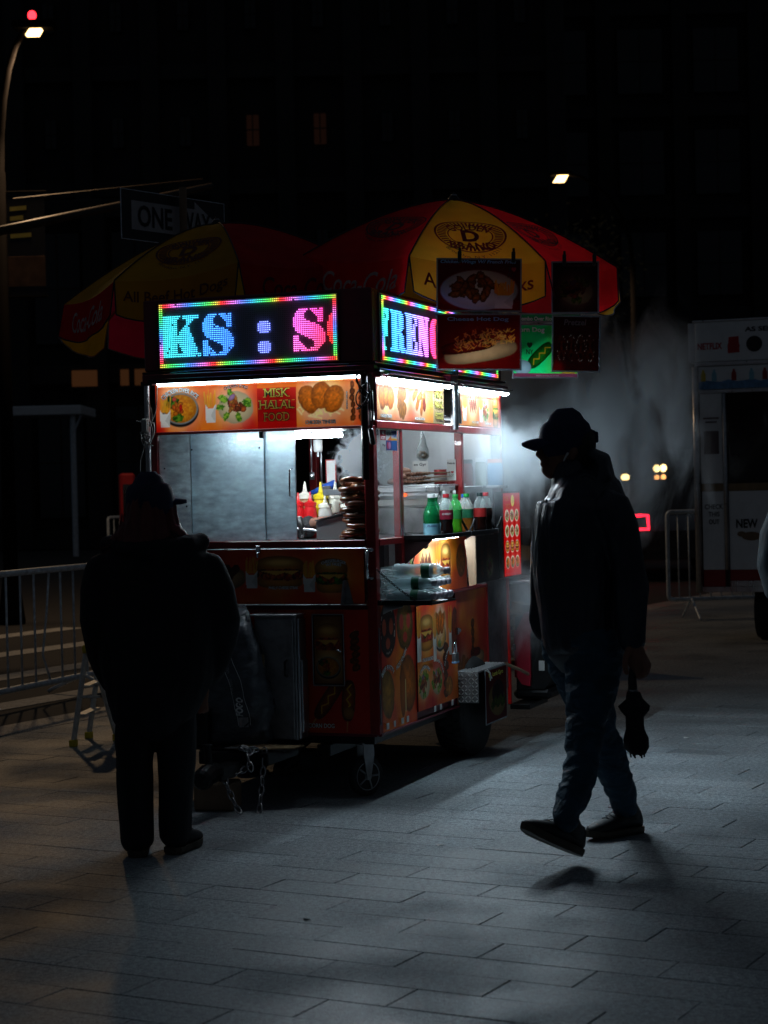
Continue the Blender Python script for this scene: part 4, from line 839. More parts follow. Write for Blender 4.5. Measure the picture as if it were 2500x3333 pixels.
part('hinge_strip', boxes(((.0, .006, .35), (.006, .014, .5)), ((.0, .006, .52), (.006, .014, .62)), ((.0, .006, .7), (.006, .014, .82))), 'dull_steel')
for y, w in ((.07, .035), (.175, .025), (.285, .035), (.36, .035), (.79, .03), (.885, .03), (1.08, .03)):
    part('reflector', boxes(((.008, y, .322), (.0095, y + w, .352)), r=.0005), 'card_white')
q = MB(); q.tube([(.03, 1.08, .60), (.03, 1.08, .645), (.03, 1.095, .665), (.03, 1.11, .645), (.03, 1.11, .60)], .005, 8); pl = part('padlock', q, 'chrome', smooth=True)
part('case', boxes(((.018, 1.068, .545), (.042, 1.122, .603))), 'dull_steel', pl); part('band', boxes(((.0175, 1.066, .548), (.0425, 1.124, .558)), r=.001), 'ink_blue', pl)
part('hasp', boxes(((.0, 1.17, .70), (.02, 1.24, .722)), ((.012, 1.16, .692), (.026, 1.19, .73))), 'chrome')
# grey end section with red edge
part('end_panel', boxes(((-.6, 1.79, .3), (-.004, 2.19, .945))), 'dull_steel')
part('edge_strip', boxes(((-.01, 2.19, .2), (.008, 2.215, .955))), 'red_bright' if 'red_bright' in M else 'red_paint')
part('edge_strip', boxes(((-.006, 1.775, .31), (.006, 1.79, .93))), 'red_paint')
part('end_ledge', boxes(((-.6, 1.78, .945), (.02, 2.2, .955))), 'steel')
# diamond plate mudguard
M['tread'] = mat("aluminium tread plate", (.2, .2, .2), .5, .6, .15, 12, bump=.05, dirt=.25)
fd = part('mudguard', boxes(((.0, 1.21, .32), (.118, 1.222, .482)), ((.0, 1.21, .482), (.118, 1.74, .49))), 'tread')
q = MB()
def lug(c, d, n, l=.0125, w=.0038):
    c, d, n = Vector(c), Vector(d).normalized(), Vector(n); s = d.cross(n)
    q.add([c - d * l, c + s * w, c + d * l, c - s * w, c + n * .005 - d * l * .4, c + n * .005 + d * l * .4], [(0, 3, 4), (0, 4, 1), (3, 2, 5), (2, 1, 5), (3, 5, 4), (1, 4, 5)])
for i in range(6):
    for j in range(8):
        x = .010 + i * .0196; z = .332 + j * .0196; up = (i + j) % 2
        if x < .114 and z < .478: lug((x, 1.2098, z), (1, 0, 1 if up else -1), (0, -1, 0))
for i in range(6):
    for j in range(26):
        x = .010 + i * .0196; y = 1.222 + j * .0196; lug((x, y, .4902), (1, 1 if (i + j) % 2 else -1, 0), (0, 0, 1))
M['lug'] = mat('worn bright aluminium', (.8, .8, .8), .3, .8); part('tread_lugs', q, 'lug', fd, kind='stuff')
# wheels
def wheel(c, r, w, par, spokes=True):
    x, y, z = c; q = MB(); t = w / 2
    q.lathe([(r * .58, -t), (r * .8, -t), (r * .93, -t * .92), (r, -t * .6), (r, t * .6), (r * .93, t * .92), (r * .8, t), (r * .58, t)], 36, (x, y, z), 'x')
    ty = autosmooth(q.build('tyre', M['rubber'], par), 50)
    q = MB()
    for k in range(36):
        a = 2 * math.pi * k / 36
        for s in (-1, 0, 1):
            a2 = a + (.09 if s else 0); c_ = math.cos(a2), math.sin(a2); tx = x + s * t * .42
            p = [Vector((tx + u, y + c_[0] * (r + h) - c_[1] * v, z + c_[1] * (r + h) + c_[0] * v)) for h in (0, .005) for u, v in ((-t * .17, -r * .06), (t * .17, -r * .045), (t * .17, r * .06), (-t * .17, r * .045))]
            q.add(p, [(4, 5, 6, 7), (0, 1, 5, 4), (1, 2, 6, 5), (2, 3, 7, 6), (3, 0, 4, 7)])
    o = q.build('tread_blocks', M['rubber'], ty); o['kind'] = 'stuff'
    q = MB(); q.lathe([(0, t * .45), (r * .15, t * .5), (r * .2, t * .35), (r * .5, t * .3), (r * .56, t * .75), (r * .6, t * .95), (r * .6, -t * .95), (r * .5, -t * .3), (0, -t * .3)], 24, (x, y, z), 'x'); autosmooth(q.build('rim', M['dull_steel'], par), 35)
for s in (0, 1):
    q = MB(); q.tube([(-.55, 1.5, .27), (-.02, 1.5, .27)] if s == 0 else [(-.62, 1.5, .27), (-1.13, 1.5, .27)], .02, 10); w_ = part('wheel', q, 'black_metal'); wheel((-.06 if s == 0 else -1.1, 1.5, .275), .272, .2, w_)
# caster under the front corner
q = MB(); q.bbox((-.15, .03, .25), (-.07, .12, .262)); q.prism([(.075 - .03, .262), (.075 + .03, .262), (.075 + .035, .2), (.085, .08), (.065, .08), (.045, .2)], 'x', -.137, -.132); q.prism([(.045, .262), (.105, .262), (.11, .2), (.085, .08), (.065, .08), (.045, .2)], 'x', -.083, -.078)
def turn(q): q.v = [(-.1075 + (x + .1075) * math.cos(-.55) - (y - .075) * math.sin(-.55), .075 + (x + .1075) * math.sin(-.55) + (y - .075) * math.cos(-.55), z) for x, y, z in q.v]; return q
turn(q); cs = part('caster', q, 'dull_steel'); q = MB(); q.lathe([(.028, -.02), (.06, -.02), (.088, -.02), (.096, -.012), (.096, .012), (.088, .02), (.06, .02), (.028, .02)], 28, (-.1075, .075, .097), 'x'); turn(q); autosmooth(part('wheel', q, 'rubber', cs))
q = MB(); q.lathe([(0, .024), (.02, .024), (.02, .012), (.06, .008), (.066, .022), (.07, .022), (.07, -.022), (.06, -.008), (.02, -.012), (.02, -.024), (0, -.024)], 24, (-.1075, .075, .097), 'x')
for k in range(5): a_ = k * 1.2566; q.tube([(-.085, .075 + .02 * math.cos(a_), .097 + .02 * math.sin(a_)), (-.085, .075 + .062 * math.cos(a_), .097 + .062 * math.sin(a_))], .005, 6)
turn(q); autosmooth(part('hub', q, 'dull_steel', cs))
# ---- serving shelf and its bits
part('shelf', boxes(((.0, .40, 1.226), (.152, 1.56, 1.232)), ((.148, .40, 1.226), (.152, 1.56, 1.25)), ((.0, .40, 1.226), (.152, .404, 1.25))), 'black_metal')
q = MB(); q.prism([(.0, 1.226), (.152, 1.226), (.014, 1.112), (.0, 1.105)], 'y', .408, .412); part('shelf_bracket', q, 'dark_frame')
M['tan'] = mat("bare plywood edge", (.24, .15, .09), .6, 0, .15, 10, stretch=(1, 1, .2), dirt=.2)
q = MB(); q.prism([(.088, 1.2), (.13, 1.222), (.148, 1.222), (.148, .965), (.11, .955), (.1, 1.1)], 'y', 1.116, 1.124); part('flap_side', q, 'tan')
cv = Cv(.41, .25); cv.a[:] = (.14, .06, .04); cv.kebab(.1, .12, .07, .18, 1); cv.kebab(.22, .12, .08, .2, 2); cv.gyro(.24, .08, .06, 3); cv.put(np.ones(cv.X.shape) * .35, (.1, .05, .04)); fl = panel((.152, 1.12, .97), Y_, cv, 'hanging_flap', m='tan')
a = Cv(1.0, .28); a.flame(90); a.put(np.ones(a.X.shape) * .3, (1, .6, .1)); a.gyro(.06, .15, .07, 2); a.glow(.32, .15, .16, .15, (1, .93, .75), 1); [a.ell(.24 + i * .018, .13 + .02 * (i % 3), .012, .05, (.42, .14, .06), rot=.3, tex=.5, cell=3) for i in range(10)]
a.burger(.64, .15, .085, .1, 4, fill=(.45, .12, .05)); a.fries(.52, .16, .06, .2, seed=6); a.ell(.9, .15, .08, .09, (.55, .3, .1), tex=.5)
P6 = panel((.002, .415, .935), Y_, a, 'lit_side_print', lab='glowing orange food print under the serving shelf'); letter(P6, 'PHILLY CHEESE STEAK', (.002, 1.03, 1.01), Y_, Z_, .014, .16, off=.003, material='ink_white', outline='ink', bold=.02)
strip((.07, .55, 1.222), (.07, 1.08, 1.222), (1, 0, 0), .010)
# drop-down tray held by chains
tr = part('side_tray', boxes(((.0, .01, .928), (.275, .375, .933)), ((.0, .006, .928), (.275, .010, .952)), ((.271, .010, .928), (.275, .375, .94))), 'black_metal')
def chain(pts, size, par, m='dull_steel', name='chain'):
    P = [Vector(p) for p in pts]; L_ = sum((P[i + 1] - P[i]).length for i in range(len(P) - 1)); n = max(3, int(L_ / (size * 1.35)))
    root = bpy.data.objects.new(name, None); 
    q0 = MB(); ring = [(size * (.42 * math.cos(t) ), size * .9 * math.sin(t), 0) for t in np.linspace(0, 2 * math.pi, 12, endpoint=False)]; q0.tube(ring, size * .15, 5, closed=True); out = MB()
    for i in range(n):
        s = (i + .5) / n * L_; j = 0
        while j < len(P) - 2 and s > (P[j + 1] - P[j]).length: s -= (P[j + 1] - P[j]).length; j += 1
        d = P[j + 1] - P[j]; c = P[j] + d.normalized() * s; R = d.to_track_quat('Y', 'Z').to_matrix() @ Matrix.Rotation(math.pi / 2 * (i % 2) + .3, 3, 'Y')
        out.add([c + R @ Vector(v) for v in q0.v], q0.f)
    return out.build(name, M[m], par, True)
def sag(a, b, s, n=8): a, b = Vector(a), Vector(b); return [a.lerp(b, t) - Vector((0, 0, s * 4 * t * (1 - t))) for t in np.linspace(0, 1, n + 1)]
chain(sag((.005, -.002, 1.10), (.2, .0, .95), .01), .012, tr, 'black_metal')
q = MB(); q.tube([(.075, .42, 1.22), (.03, .43, 1.1)], .0025, 6); part('cord', q, 'black'); q = MB(); q.ell((.1, .44, 1.2), (.018, .014, .02)); part('cord_knot', q, 'black', smooth=True)
# paper scrap under the tray
q = MB(); q.add([(.02, .04, .927), (.12, .05, .93), (.13, .0, .92), (.06, -.015, .9), (.03, .0, .885)], [(0, 1, 2, 3, 4)]); part('paper_scrap', q, 'card_white')
q = MB(); q.tube([(.0, 0, 0)] * 2, 0, 3)
# ---- tow bar
q = MB(); q.bbox((-.78, -.38, .2), (-.42, -.01, .262)); q.bbox((-.63, -.62, .16), (-.55, -.36, .22)); q.chain([(-.59, -.6, .2, .045, .045), (-.59, -.68, .2, .05, .05), (-.59, -.74, .185, .05, .05)], 12, (1, 0, 0)); q.tube([(-.59, -.66, .22), (-.6, -.66, .33)], .018, 10); q.tube([(-.6, -.66, .33), (-.6, -.66, .335)], .026, 10)
tb = part('tow_bar', q, 'black_metal')
chain(sag((-.5, -.3, .27), (-.58, -.55, .2), .06) + sag((-.58, -.55, .2), (-.46, -.62, .02), .02), .03, tb, 'dull_steel'); chain(sag((-.45, -.35, .28), (-.42, -.5, .0), .02), .03, tb, 'dull_steel')
chain([(-.5, -.42, .27), (-.53, -.45, .29), (-.49, -.48, .3), (-.46, -.44, .285), (-.47, -.5, .26), (-.44, -.53, .2)], .03, tb, 'dull_steel')
part('deck', boxes(((-.9, -.34, .262), (-.36, -.02, .272))), 'black_metal')
part('menu_board_frame', boxes(((.0, 1.965, .952), (.05, 2.33, 1.45))), 'black_metal')
# vertical back-lit menu: red ground, dishes, round emblem
cv = Cv(.34, .48, 330, (.8, .03, .03))
for i, (n_, f_) in enumerate((('g', .35), ('g', .26), ('h', .17), ('r', .08))):
    for j in range(3):
        x = .07 + j * .1; y = f_
        cv.ell(x, y, .04, .036, (.9, .85, .8), shade=0)
        [cv.gyro, cv.gyro, cv.burger, cv.ricebowl][i](*((x, y, .034) if i != 2 else (x, y, .036, .03)), seed=i * 3 + j)
cv.ell(.19, .435, .034, .034, (.95, .88, .4), shade=0)
mb_ = sheet(cv, 'menu_print', CART, (.052, 1.975, .96), Y_, Z_, 'menu_lit' if 'menu_lit' in M else 'print')
letter(mb_, 'MISK', (.052, 2.03, 1.41), Y_, Z_, .03, .1, off=.002, material='ink_yellow'); letter(mb_, 'FOOD', (.052, 2.06, 1.365), Y_, Z_, .028, .08, off=.002, material='ink_yellow'); letter(mb_, 'حلال', (.052, 2.165, 1.395), Y_, Z_, .03, .045, off=.002, material='ink_green')
# ---- interior
part('work_top', boxes(((-1.15, .05, 1.215), (-.35, .55, 1.24)), ((-.35, .05, 1.215), (-.03, 2.1, 1.24))), 'steel')
part('rear_wall', boxes(((-.8, 2.1, .95), (-.0, 2.112, 1.8))), 'steel')
part('left_wall', boxes(((-1.16, .05, .95), (-1.15, 1.2, 1.8))), 'dark_frame')
part('ceiling', boxes(((-1.15, .05, 1.86), (-.02, 2.1, 1.87))), 'dull_steel')
part('hood', boxes(((-.72, 2.02, 1.25), (-.03, 2.04, 1.86))), 'white_steel' if 'white_steel' in M else 'steel')
part('grill_shelf', boxes(((-.45, 1.05, 1.49), (-.02, 1.5, 1.5)), ((-.45, 1.04, 1.462), (-.02, 1.05, 1.49)), ((-.45, 1.05, 1.44), (-.02, 1.06, 1.46))), 'steel')
part('sneeze_guard', boxes(((-.45, 1.1, 1.39), (-.01, 1.11, 1.425))), 'white')
part('heat_lamp', boxes(((-.235, 1.03, 1.437), (-.205, 1.04, 1.458))), 'orange_lamp')
part('counter_box', boxes(((-.45, 1.12, 1.24), (.0, 1.13, 1.38))), 'dull_steel')
part('ledge', boxes(((-.2, 1.75, 1.475), (.0, 2.0, 1.487))), 'steel')
def tubelamp(a, b, r=.013, m='tube_in'):
    q = MB(); q.tube([a, b], r, 10); ho = MB(); a_, b_ = Vector(a), Vector(b); 
    ho.bbox((min(a[0], b[0]) - .02, min(a[1], b[1]) - .02, a[2] + .02), (max(a[0], b[0]) + .02, max(a[1], b[1]) + .02, a[2] + .045)); f = ho.build('tube_fixture', M['white'], CART); q.build('tube', M[m], f, True)
tubelamp((-.78, .1, 1.752), (-.2, .1, 1.752), .011)
tubelamp((-.2, .6, 1.82), (-.2, 1.9, 1.82), .013, 'tube_in2')
# lower interior seen behind the tray
part('inner_board', boxes(((-.08, .052, .94), (-.07, .376, 1.212))), 'steel'); part('dark_slot', boxes(((-.069, .19, 1.0), (-.064, .29, 1.212))), 'black')

# ------------------------------------------------------------------ cart umbrellas
CR = Matrix.Translation((-.0437, 9.111, 0)) @ Matrix.Rotation(-.352, 4, 'Z')
def cw(x, y, z): return CR @ Vector((x, y, z))
M['cl_red'] = clothmat("red umbrella cloth", (.85, .01, .02)); M['cl_yel'] = clothmat("yellow umbrella cloth", (.95, .52, .02)); M['cl_pink'] = clothmat("faded red umbrella cloth", (.8, .02, .12))
M['pipe'] = mat("dark piping", (.02, .02, .03), .6); M['pipe_w'] = mat("pale piping", (.5, .5, .55), .6)
def umbrella(loc, R_, H_, az, tilt, tilt_az, label, cols, vals, drop, logos, pole_z, texts):
    """eight-panel market umbrella; az = direction of the first rib; cols/vals = cloth of each panel and its valance"""
    root = thing('cart_umbrella', label, 'umbrella', loc, 0, 'umbrellas over the food cart')
    Q = Matrix.Rotation(tilt, 4, 'X') @ Matrix.Rotation(tilt_az, 4, 'Y')
    def S(k, t, u):   # k panel, t 0 apex..1 rim, u 0..1 across
        a0 = az + k * math.pi / 4; a1 = a0 + math.pi / 4; r = R_ * t; z = -H_ * (t ** 1.55)
        p = Vector((math.cos(a0), math.sin(a0), 0)).lerp(Vector((math.cos(a1), math.sin(a1), 0)), u)
        sagz = -.035 * math.sin(math.pi * u) * t + .0
        return Q @ Vector((p.x * r, p.y * r, z + sagz))
    def Vl(k, u, v):  # valance; v 0 rim .. 1 hem
        p = S(k, 1, u); out = Vector((p.x, p.y, 0)).normalized(); hem = drop * (1 - .18 * abs(2 * u - 1) ** 3)
        w = math.sin(u * 9 + k * 2.1) * .012 * v + math.sin(u * 21 + k) * .006 * v
        return p + Vector((0, 0, -hem * v)) + out * (.02 * v + w) - Vector((-out.y, out.x, 0)) * (2 * u - 1) * .028 * v * R_
    for k in range(8):
        q = MB(); nt, nu = 10, 8
        vs = [S(k, max(.02, i / nt), j / nu) for i in range(nt + 1) for j in range(nu + 1)]
        q.add(vs, [(i * (nu + 1) + j, (i + 1) * (nu + 1) + j, (i + 1) * (nu + 1) + j + 1, i * (nu + 1) + j + 1) for i in range(nt) for j in range(nu)])
        pn = q.build('canopy_panel', M[cols[k]], root, True)
        q = MB(); nv = 5; nu = 12; vs = [Vl(k, j / nu, i / nv) for i in range(nv + 1) for j in range(nu + 1)]
        q.add(vs, [(i * (nu + 1) + j, (i + 1) * (nu + 1) + j, (i + 1) * (nu + 1) + j + 1, i * (nu + 1) + j + 1) for i in range(nv) for j in range(nu)])
        va = q.build('valance', M[vals[k]], root, True)
        q = MB(); q.tube([Vl(k, 0, v / 5) for v in range(6)] + [Vl(k, j / 12, 1) for j in range(1, 13)] + [Vl(k, 1, 1 - v / 5) for v in range(1, 6)], .004, 5); q.build('hem_piping', M['pipe_w' if cols[k] == 'cl_pink' else 'pipe'], va)
        q = MB(); q.tube([S(k, max(.02, i / 10), 0) + Vector((0, 0, .004)) for i in range(11)], .0035, 5); q.build('seam', M['pipe'], root)
        q = MB(); q.tube([S(k, i / 10, 0) - Vector((0, 0, .012)) for i in range(11)], .005, 5); q.build('rib', M['dull_steel'], root)
        for body, u0, v0, h, w, kind, m_ in texts.get(k, []):
            vs, fs = text2d(body, h, w, bold=.01, shear=.35 if kind == 'script' else 0)
            if kind == 'logo':
                # ring emblem with rays
                ring = MB()
                def on(x, y): t = v0 + y / R_ ; u = u0 + x / (R_ * .765 * max(t, .1)); p = S(k, t, u); n_ = (S(k, t, min(1, u + .01)) - p).cross(S(k, t + .01, u) - p).normalized(); n_ = n_ if n_.z > 0 else -n_; return p + n_ * .004
                n_ = 48
                for r0, r1 in ((.98, 1.04), (.62, .66)):
                    pts = [(rr * w / 2 * math.cos(2 * math.pi * i / n_), -rr * h / 2 * math.sin(2 * math.pi * i / n_)) for rr in (r0, r1) for i in range(n_)]
                    ring.add([on(*p) for p in pts], [(i, (i + 1) % n_, n_ + (i + 1) % n_, n_ + i) for i in range(n_)])
                for i in range(n_):
                    a0 = 2 * math.pi * i / n_; a1 = a0 + 2 * math.pi / n_ * .55
                    ring.add([on(rr * w / 2 * math.cos(a), -rr * h / 2 * math.sin(a)) for rr, a in ((.7, a0), (.95, a0), (.95, a1), (.7, a1))], [(0, 1, 2, 3)])
                for body2, dy, hh, ww, b2, ar in (('GOLDEN', -.3, .2, .85, .03, .5), ('D', 0, .34, .3, .04, 0), ('BRAND', .32, .2, .85, .03, 0), ('Brooklyn, N.Y. 11211', .66, .1, 1.2, 0, -.45)):
                    vv, ff = text2d(body2, hh * h, ww * w * .75, bold=b2, arc=ar * w if ar else 0); ring.add([on(x, -y + dy * h) for x, y in vv], ff)
                ring.build('emblem', M[m_], pn); continue
            def onv(x, y):
                e = .01; u = u0 + x / (R_ * .765); v = v0 - y / drop; p = Vl(k, u, v); n_ = (Vl(k, u + e, v) - p).cross(Vl(k, u, v + e) - p).normalized(); c_ = Vector((p.x, p.y, 0)); n_ = n_ if n_.dot(c_) > 0 else -n_; return p + n_ * .005
            q = MB(); q.add([onv(x, y) for x, y in vs], fs); q.build('lettering', M[m_], va)
    q = MB(); q.tube([Q @ Vector((0, 0, .03)), Q @ Vector((0, 0, -.5)), Vector((0, 0, pole_z))], .017, 10); q.build('pole', M['steel_pole'], root, True)
    q = MB(); q.lathe([(0, .045), (.012, .03), (.03, .01), (.035, -.01), (0, -.015)], 12); q.v = [tuple(Q @ Vector(v)) for v in q.v]; q.build('finial', M['black'], root, True)
    for k in range(8):
        q = MB(); q.tube([S(k, .55, 0) - Vector((0, 0, .015)), Q @ Vector((0, 0, -H_ - .2))], .004, 5); q.build('stretcher', M['dull_steel'], root)
    return root
M['emb_red'] = mat("worn red print", (.3, .015, .02), .7, 0, .3, 20, dirt=.4); M['emb_dark'] = mat("faded print", (.12, .02, .02), .7, 0, .3, 20); M['txt_pale'] = mat("faded pale print", (.6, .42, .4), .7, 0, .3, 20, dirt=.3)
Rr = .915; d_ = math.radians
c1 = cw(.05, 1.18, 0)
# panels run counter-clockwise; the yellow one faces the camera
umbrella((.413, 10.247, 3.024), .895, .339, -1.843, .083, .057, 'red and yellow hot dog umbrella at the serving side, behind the hanging menu cards',
         ['cl_yel', 'cl_red', 'cl_yel', 'cl_red', 'cl_yel', 'cl_red', 'cl_yel', 'cl_red'], ['cl_yel', 'cl_red', 'cl_yel', 'cl_red', 'cl_yel', 'cl_red', 'cl_yel', 'cl_red'], .215, None, -1.2,
         {0: [('logo', .5, .70, .31, .36, 'logo', 'emb_red'), ('All Beef Franks', .5, .5, .075, .56, '', 'emb_red')], 1: [('logo', .5, .62, .24, .34, 'logo', 'emb_dark')],
          7: [('Coca-Cola', .55, .5, .11, .5, 'script', 'txt_pale'), ('logo', .5, .6, .24, .34, 'logo', 'emb_dark')]})
c2 = cw(-1.13, 1.0, 0)
umbrella((-.872, 10.362, 2.938), .862, .363, -2.188, -.048, -.091, 'tilted yellow and red hot dog umbrella at the left end of the cart',
         ['cl_yel', 'cl_red', 'cl_red', 'cl_yel', 'cl_yel', 'cl_pink', 'cl_pink', 'cl_yel'], ['cl_yel', 'cl_red', 'cl_red', 'cl_yel', 'cl_yel', 'cl_pink', 'cl_yel', 'cl_red'], .21, None, -1.2,
         {0: [('logo', .5, .68, .28, .34, 'logo', 'emb_dark'), ('All Beef Hot Dogs', .5, .45, .075, .56, '', 'emb_dark')], 7: [('Coca-Cola', .5, .5, .11, .42, 'script', 'txt_pale')], 1: [('Coca-Cola', .5, .5, .1, .42, 'script', 'emb_dark')]})
# ------------------------------------------------------------------ laminated menu cards hanging from the umbrella
M['laminate'] = mat("clear laminate edge", (.35, .38, .42), .25, 0, .1, 20, trans=.3)
def card(name, label, tl, w, h, yaw, paint, texts, lean=0.0, roll=0.0, clips=True, base=(.28, .015, .02), group='laminated menu cards hanging off the umbrella'):
    root = thing(name, label, 'menu card', tl, yaw, group); root.rotation_euler = (lean, roll, yaw)
    q = MB(); b = .008
    for x0, x1, z0, z1 in ((0, b, -h, 0), (w - b, w, -h, 0), (b, w - b, -h, -h + b), (b, w - b, -b, 0)): q.bbox((x0, .0, z0), (x1, .002, z1), .0005)
    q.build('laminate', M['laminate'], root)
    cv = Cv(w - 2 * b, h - 2 * b, 300, base); paint(cv); sheet(cv, 'card_print', root, (b, 0, -h + b), X_, Z_, 'poster_print', curl=.0012)
    for t, x, z, hh, ww, m_, sh in texts: letter(root, t, (x, -.001, -z), X_, Z_, hh, ww, off=.003, material=m_, bold=.025, shear=sh)
    if clips:
        for x in (w * .27, w * .9):
            q = MB(); q.bbox((x - .009, -.012, -.022), (x + .009, .012, .035), .004); q.bbox((x - .006, -.016, .02), (x + .006, -.004, .05), .003); q.build('clip', M['black'], root)
    return root
def p_w(c): c.put(np.clip(1 - c.Y * 2.6, 0, 1) * .4, (.5, .03, .04)); c.wings(c.w * .5, c.h * .46, c.w * .44, c.h * .42, 3)
def p_c(c): c.hotdog(c.w * .5, c.h * .42, c.w * .45, c.h * .33, .16)
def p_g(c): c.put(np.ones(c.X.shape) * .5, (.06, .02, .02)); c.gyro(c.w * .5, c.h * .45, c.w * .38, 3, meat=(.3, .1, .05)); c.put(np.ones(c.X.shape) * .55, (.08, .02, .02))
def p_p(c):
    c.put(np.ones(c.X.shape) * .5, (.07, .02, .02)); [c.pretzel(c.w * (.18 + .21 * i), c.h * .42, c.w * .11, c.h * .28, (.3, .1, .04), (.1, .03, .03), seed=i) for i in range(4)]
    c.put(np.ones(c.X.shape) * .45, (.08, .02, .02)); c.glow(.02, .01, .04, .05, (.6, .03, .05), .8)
def p_d(c):
    c.put(np.ones(c.X.shape), (.1, .95, .5)); c.put(np.clip((c.X / c.w - .45) * 3, 0, 1) * .7, (.5, .72, .1)); c.corndog(c.w * .42, c.h * .42, .09, .035, .75, (.1, .45, .12)); c.ell(.05, .05, .05, .04, (.6, .75, .8)); c.ell(c.w - .05, .03, .04, .03, (.75, .6, .1)); c.rect(0, 0, c.w, .02, (.45, .2, .3))  # light board's green glow painted into the background and the corn dog
card('menu_card', 'laminated Chicken Wings card clipped to the umbrella rim, above the cheese hot dog', (.285, 9.32, 2.607), .42, .262, .06, p_w, [('Chicken Wings W/ French Fries', .205, .020, .02, .37, 'ink_blue', .2), ('I', .36, .055, .02, .006, 'ink', 0), ('♥', .38, .055, .02, .022, 'ink_red', 0), ('NY', .37, .083, .022, .04, 'ink', 0)], roll=.025)  # white title painted blue for the light falling on it
card('menu_card', 'laminated Cheese Hot Dog card hanging right under the chicken wings card', (.277, 9.32, 2.336), .42, .278, .06, p_c, [('Cheese Hot Dog', .205, .03, .024, .3, 'ink_blue', 0), ('ARDITO PRINTING 718 292 6363', .21, .268, .005, .12, 'ink', 0)], roll=.02, clips=False)  # blue of the title is painted-in light on white lettering
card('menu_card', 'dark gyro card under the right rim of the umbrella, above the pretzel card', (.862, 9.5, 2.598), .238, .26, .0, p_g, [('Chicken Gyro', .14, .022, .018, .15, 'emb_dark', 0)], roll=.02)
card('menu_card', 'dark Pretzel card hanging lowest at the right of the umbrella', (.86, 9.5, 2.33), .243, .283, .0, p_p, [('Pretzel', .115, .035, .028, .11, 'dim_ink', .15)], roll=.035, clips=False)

card('menu_card', 'Combo Over card with green light painted in, half hidden behind the cheese hot dog card', (.735, 10.12, 2.4), .36, .05, .3, lambda c: c.put(np.ones(c.X.shape), (.16, .72, .42)), [('Combo Over Rice', .1, .03, .02, .2, 'ink_white', 0)], clips=False)  # flat green stands for the light board's glow
card('menu_card', 'Corn Dog card with green light painted in, behind and between the front menu cards', (.70, 10.12, 2.345), .38, .29, .3, p_d, [('Corn Dog', .1, .035, .032, .17, 'ink_white', 0), ('♥', .1, .115, .03, .03, 'ink_green', 0), ('NY', .1, .15, .025, .04, 'ink_green', 0), ('ARDITO PRINTING 718 292 6363', .2, .277, .005, .13, 'ink_white', 0)], clips=False, roll=.01)
# small card on the mudguard
cr = thing('menu_card', 'maroon Lamb Gyro card hanging on the diamond plate mudguard', 'menu card', tuple(cw(.122, 1.33, .485)), -.352 + math.pi / 2, 'laminated menu cards hanging off the umbrella')
del cr['group']; cr.rotation_euler = (0, 0, -.352 + math.pi / 2)
q = MB(); q.bbox((0, .001, -.3), (.40, .005, 0), .001); q.build('laminate', M['laminate'], cr)
cv = Cv(.384, .284, 260, (.5, .03, .06)); cv.ell(.2, .11, .16, .085, (.8, .62, .35), rot=-.15); cv.ell(.22, .15, .11, .07, (.3, .1, .2), tex=.5); cv.ell(.2, .16, .05, .04, (.1, .05, .06))
for i in range(8): cv.ell(.12 + .03 * i, .09 + .01 * (i % 3), .03, .025, (.35, .45, .08), wob=.5, tex=.5, cell=3)
sheet(cv, 'card_print', cr, (.008, 0, -.292), X_, Z_, 'poster_print'); letter(cr, 'Lamb Gyro', (.22, -.001, -.035), X_, Z_, .03, .2, off=.003, material='ink_yellow', bold=.02); letter(cr, '♥', (.06, -.001, -.035), X_, Z_, .025, .025, off=.003, material='ink_yellow')
q = MB(); q.tube([(.02, -.004, .005), (.06, -.01, -.02), (.05, -.012, -.06)], .003, 6); q.tube([(.0, -.004, -.0), (.04, -.01, -.015), (.08, -.012, -.05)], .003, 6); q.build('string', M['card_white'], cr)
q = MB(); q.tube([tuple(cw(.115, 1.73, .485)), tuple(cw(.16, 1.9, .43)), tuple(cw(.17, 2.0, .40))], .01, 8); inv = CR.inverted(); q.v = [tuple(inv @ Vector(v)) for v in q.v]; part('stay', q, 'tan')
# ------------------------------------------------------------------ bottles on the shelf
def liq(name, col, rough=.08, dens=1.0, ior=1.45, t=.85):
    """see-through plastic, glass or drink: tinted see-through layer with a glossy, slightly cloudy skin"""
    m, N, L, P = newmat(name); P.inputs["Base Color"].default_value = (*col, 1); P.inputs["Roughness"].default_value = rough; P.inputs["IOR"].default_value = ior; P.inputs["Coat Weight"].default_value = .6; P.inputs["Coat Roughness"].default_value = .03
    tc = N.new("ShaderNodeTexCoord"); nz = N.new("ShaderNodeTexNoise"); nz.inputs["Scale"].default_value = 38; nz.inputs["Detail"].default_value = 4; L.new(tc.outputs["Object"], nz.inputs["Vector"]); b = N.new("ShaderNodeBump"); b.inputs["Strength"].default_value = .3; b.inputs["Distance"].default_value = .01; L.new(nz.outputs[0], b.inputs["Height"]); L.new(b.outputs[0], P.inputs["Normal"])
    tr = N.new("ShaderNodeBsdfTransparent"); tr.inputs[0].default_value = (*[min(1, c ** .35) for c in col], 1); lw = N.new("ShaderNodeLayerWeight"); lw.inputs["Blend"].default_value = .45; L.new(b.outputs[0], lw.inputs["Normal"])
    mr = N.new("ShaderNodeMapRange"); mr.inputs[3].default_value = 1 - t; mr.inputs[4].default_value = min(1, 1.5 - t); L.new(lw.outputs["Facing"], mr.inputs[0])
    s = N.new("ShaderNodeMixShader"); L.new(mr.outputs[0], s.inputs[0]); L.new(tr.outputs[0], s.inputs[1]); L.new(P.outputs[0], s.inputs[2]); L.new(s.outputs[0], N["Material Output"].inputs[0]); return m
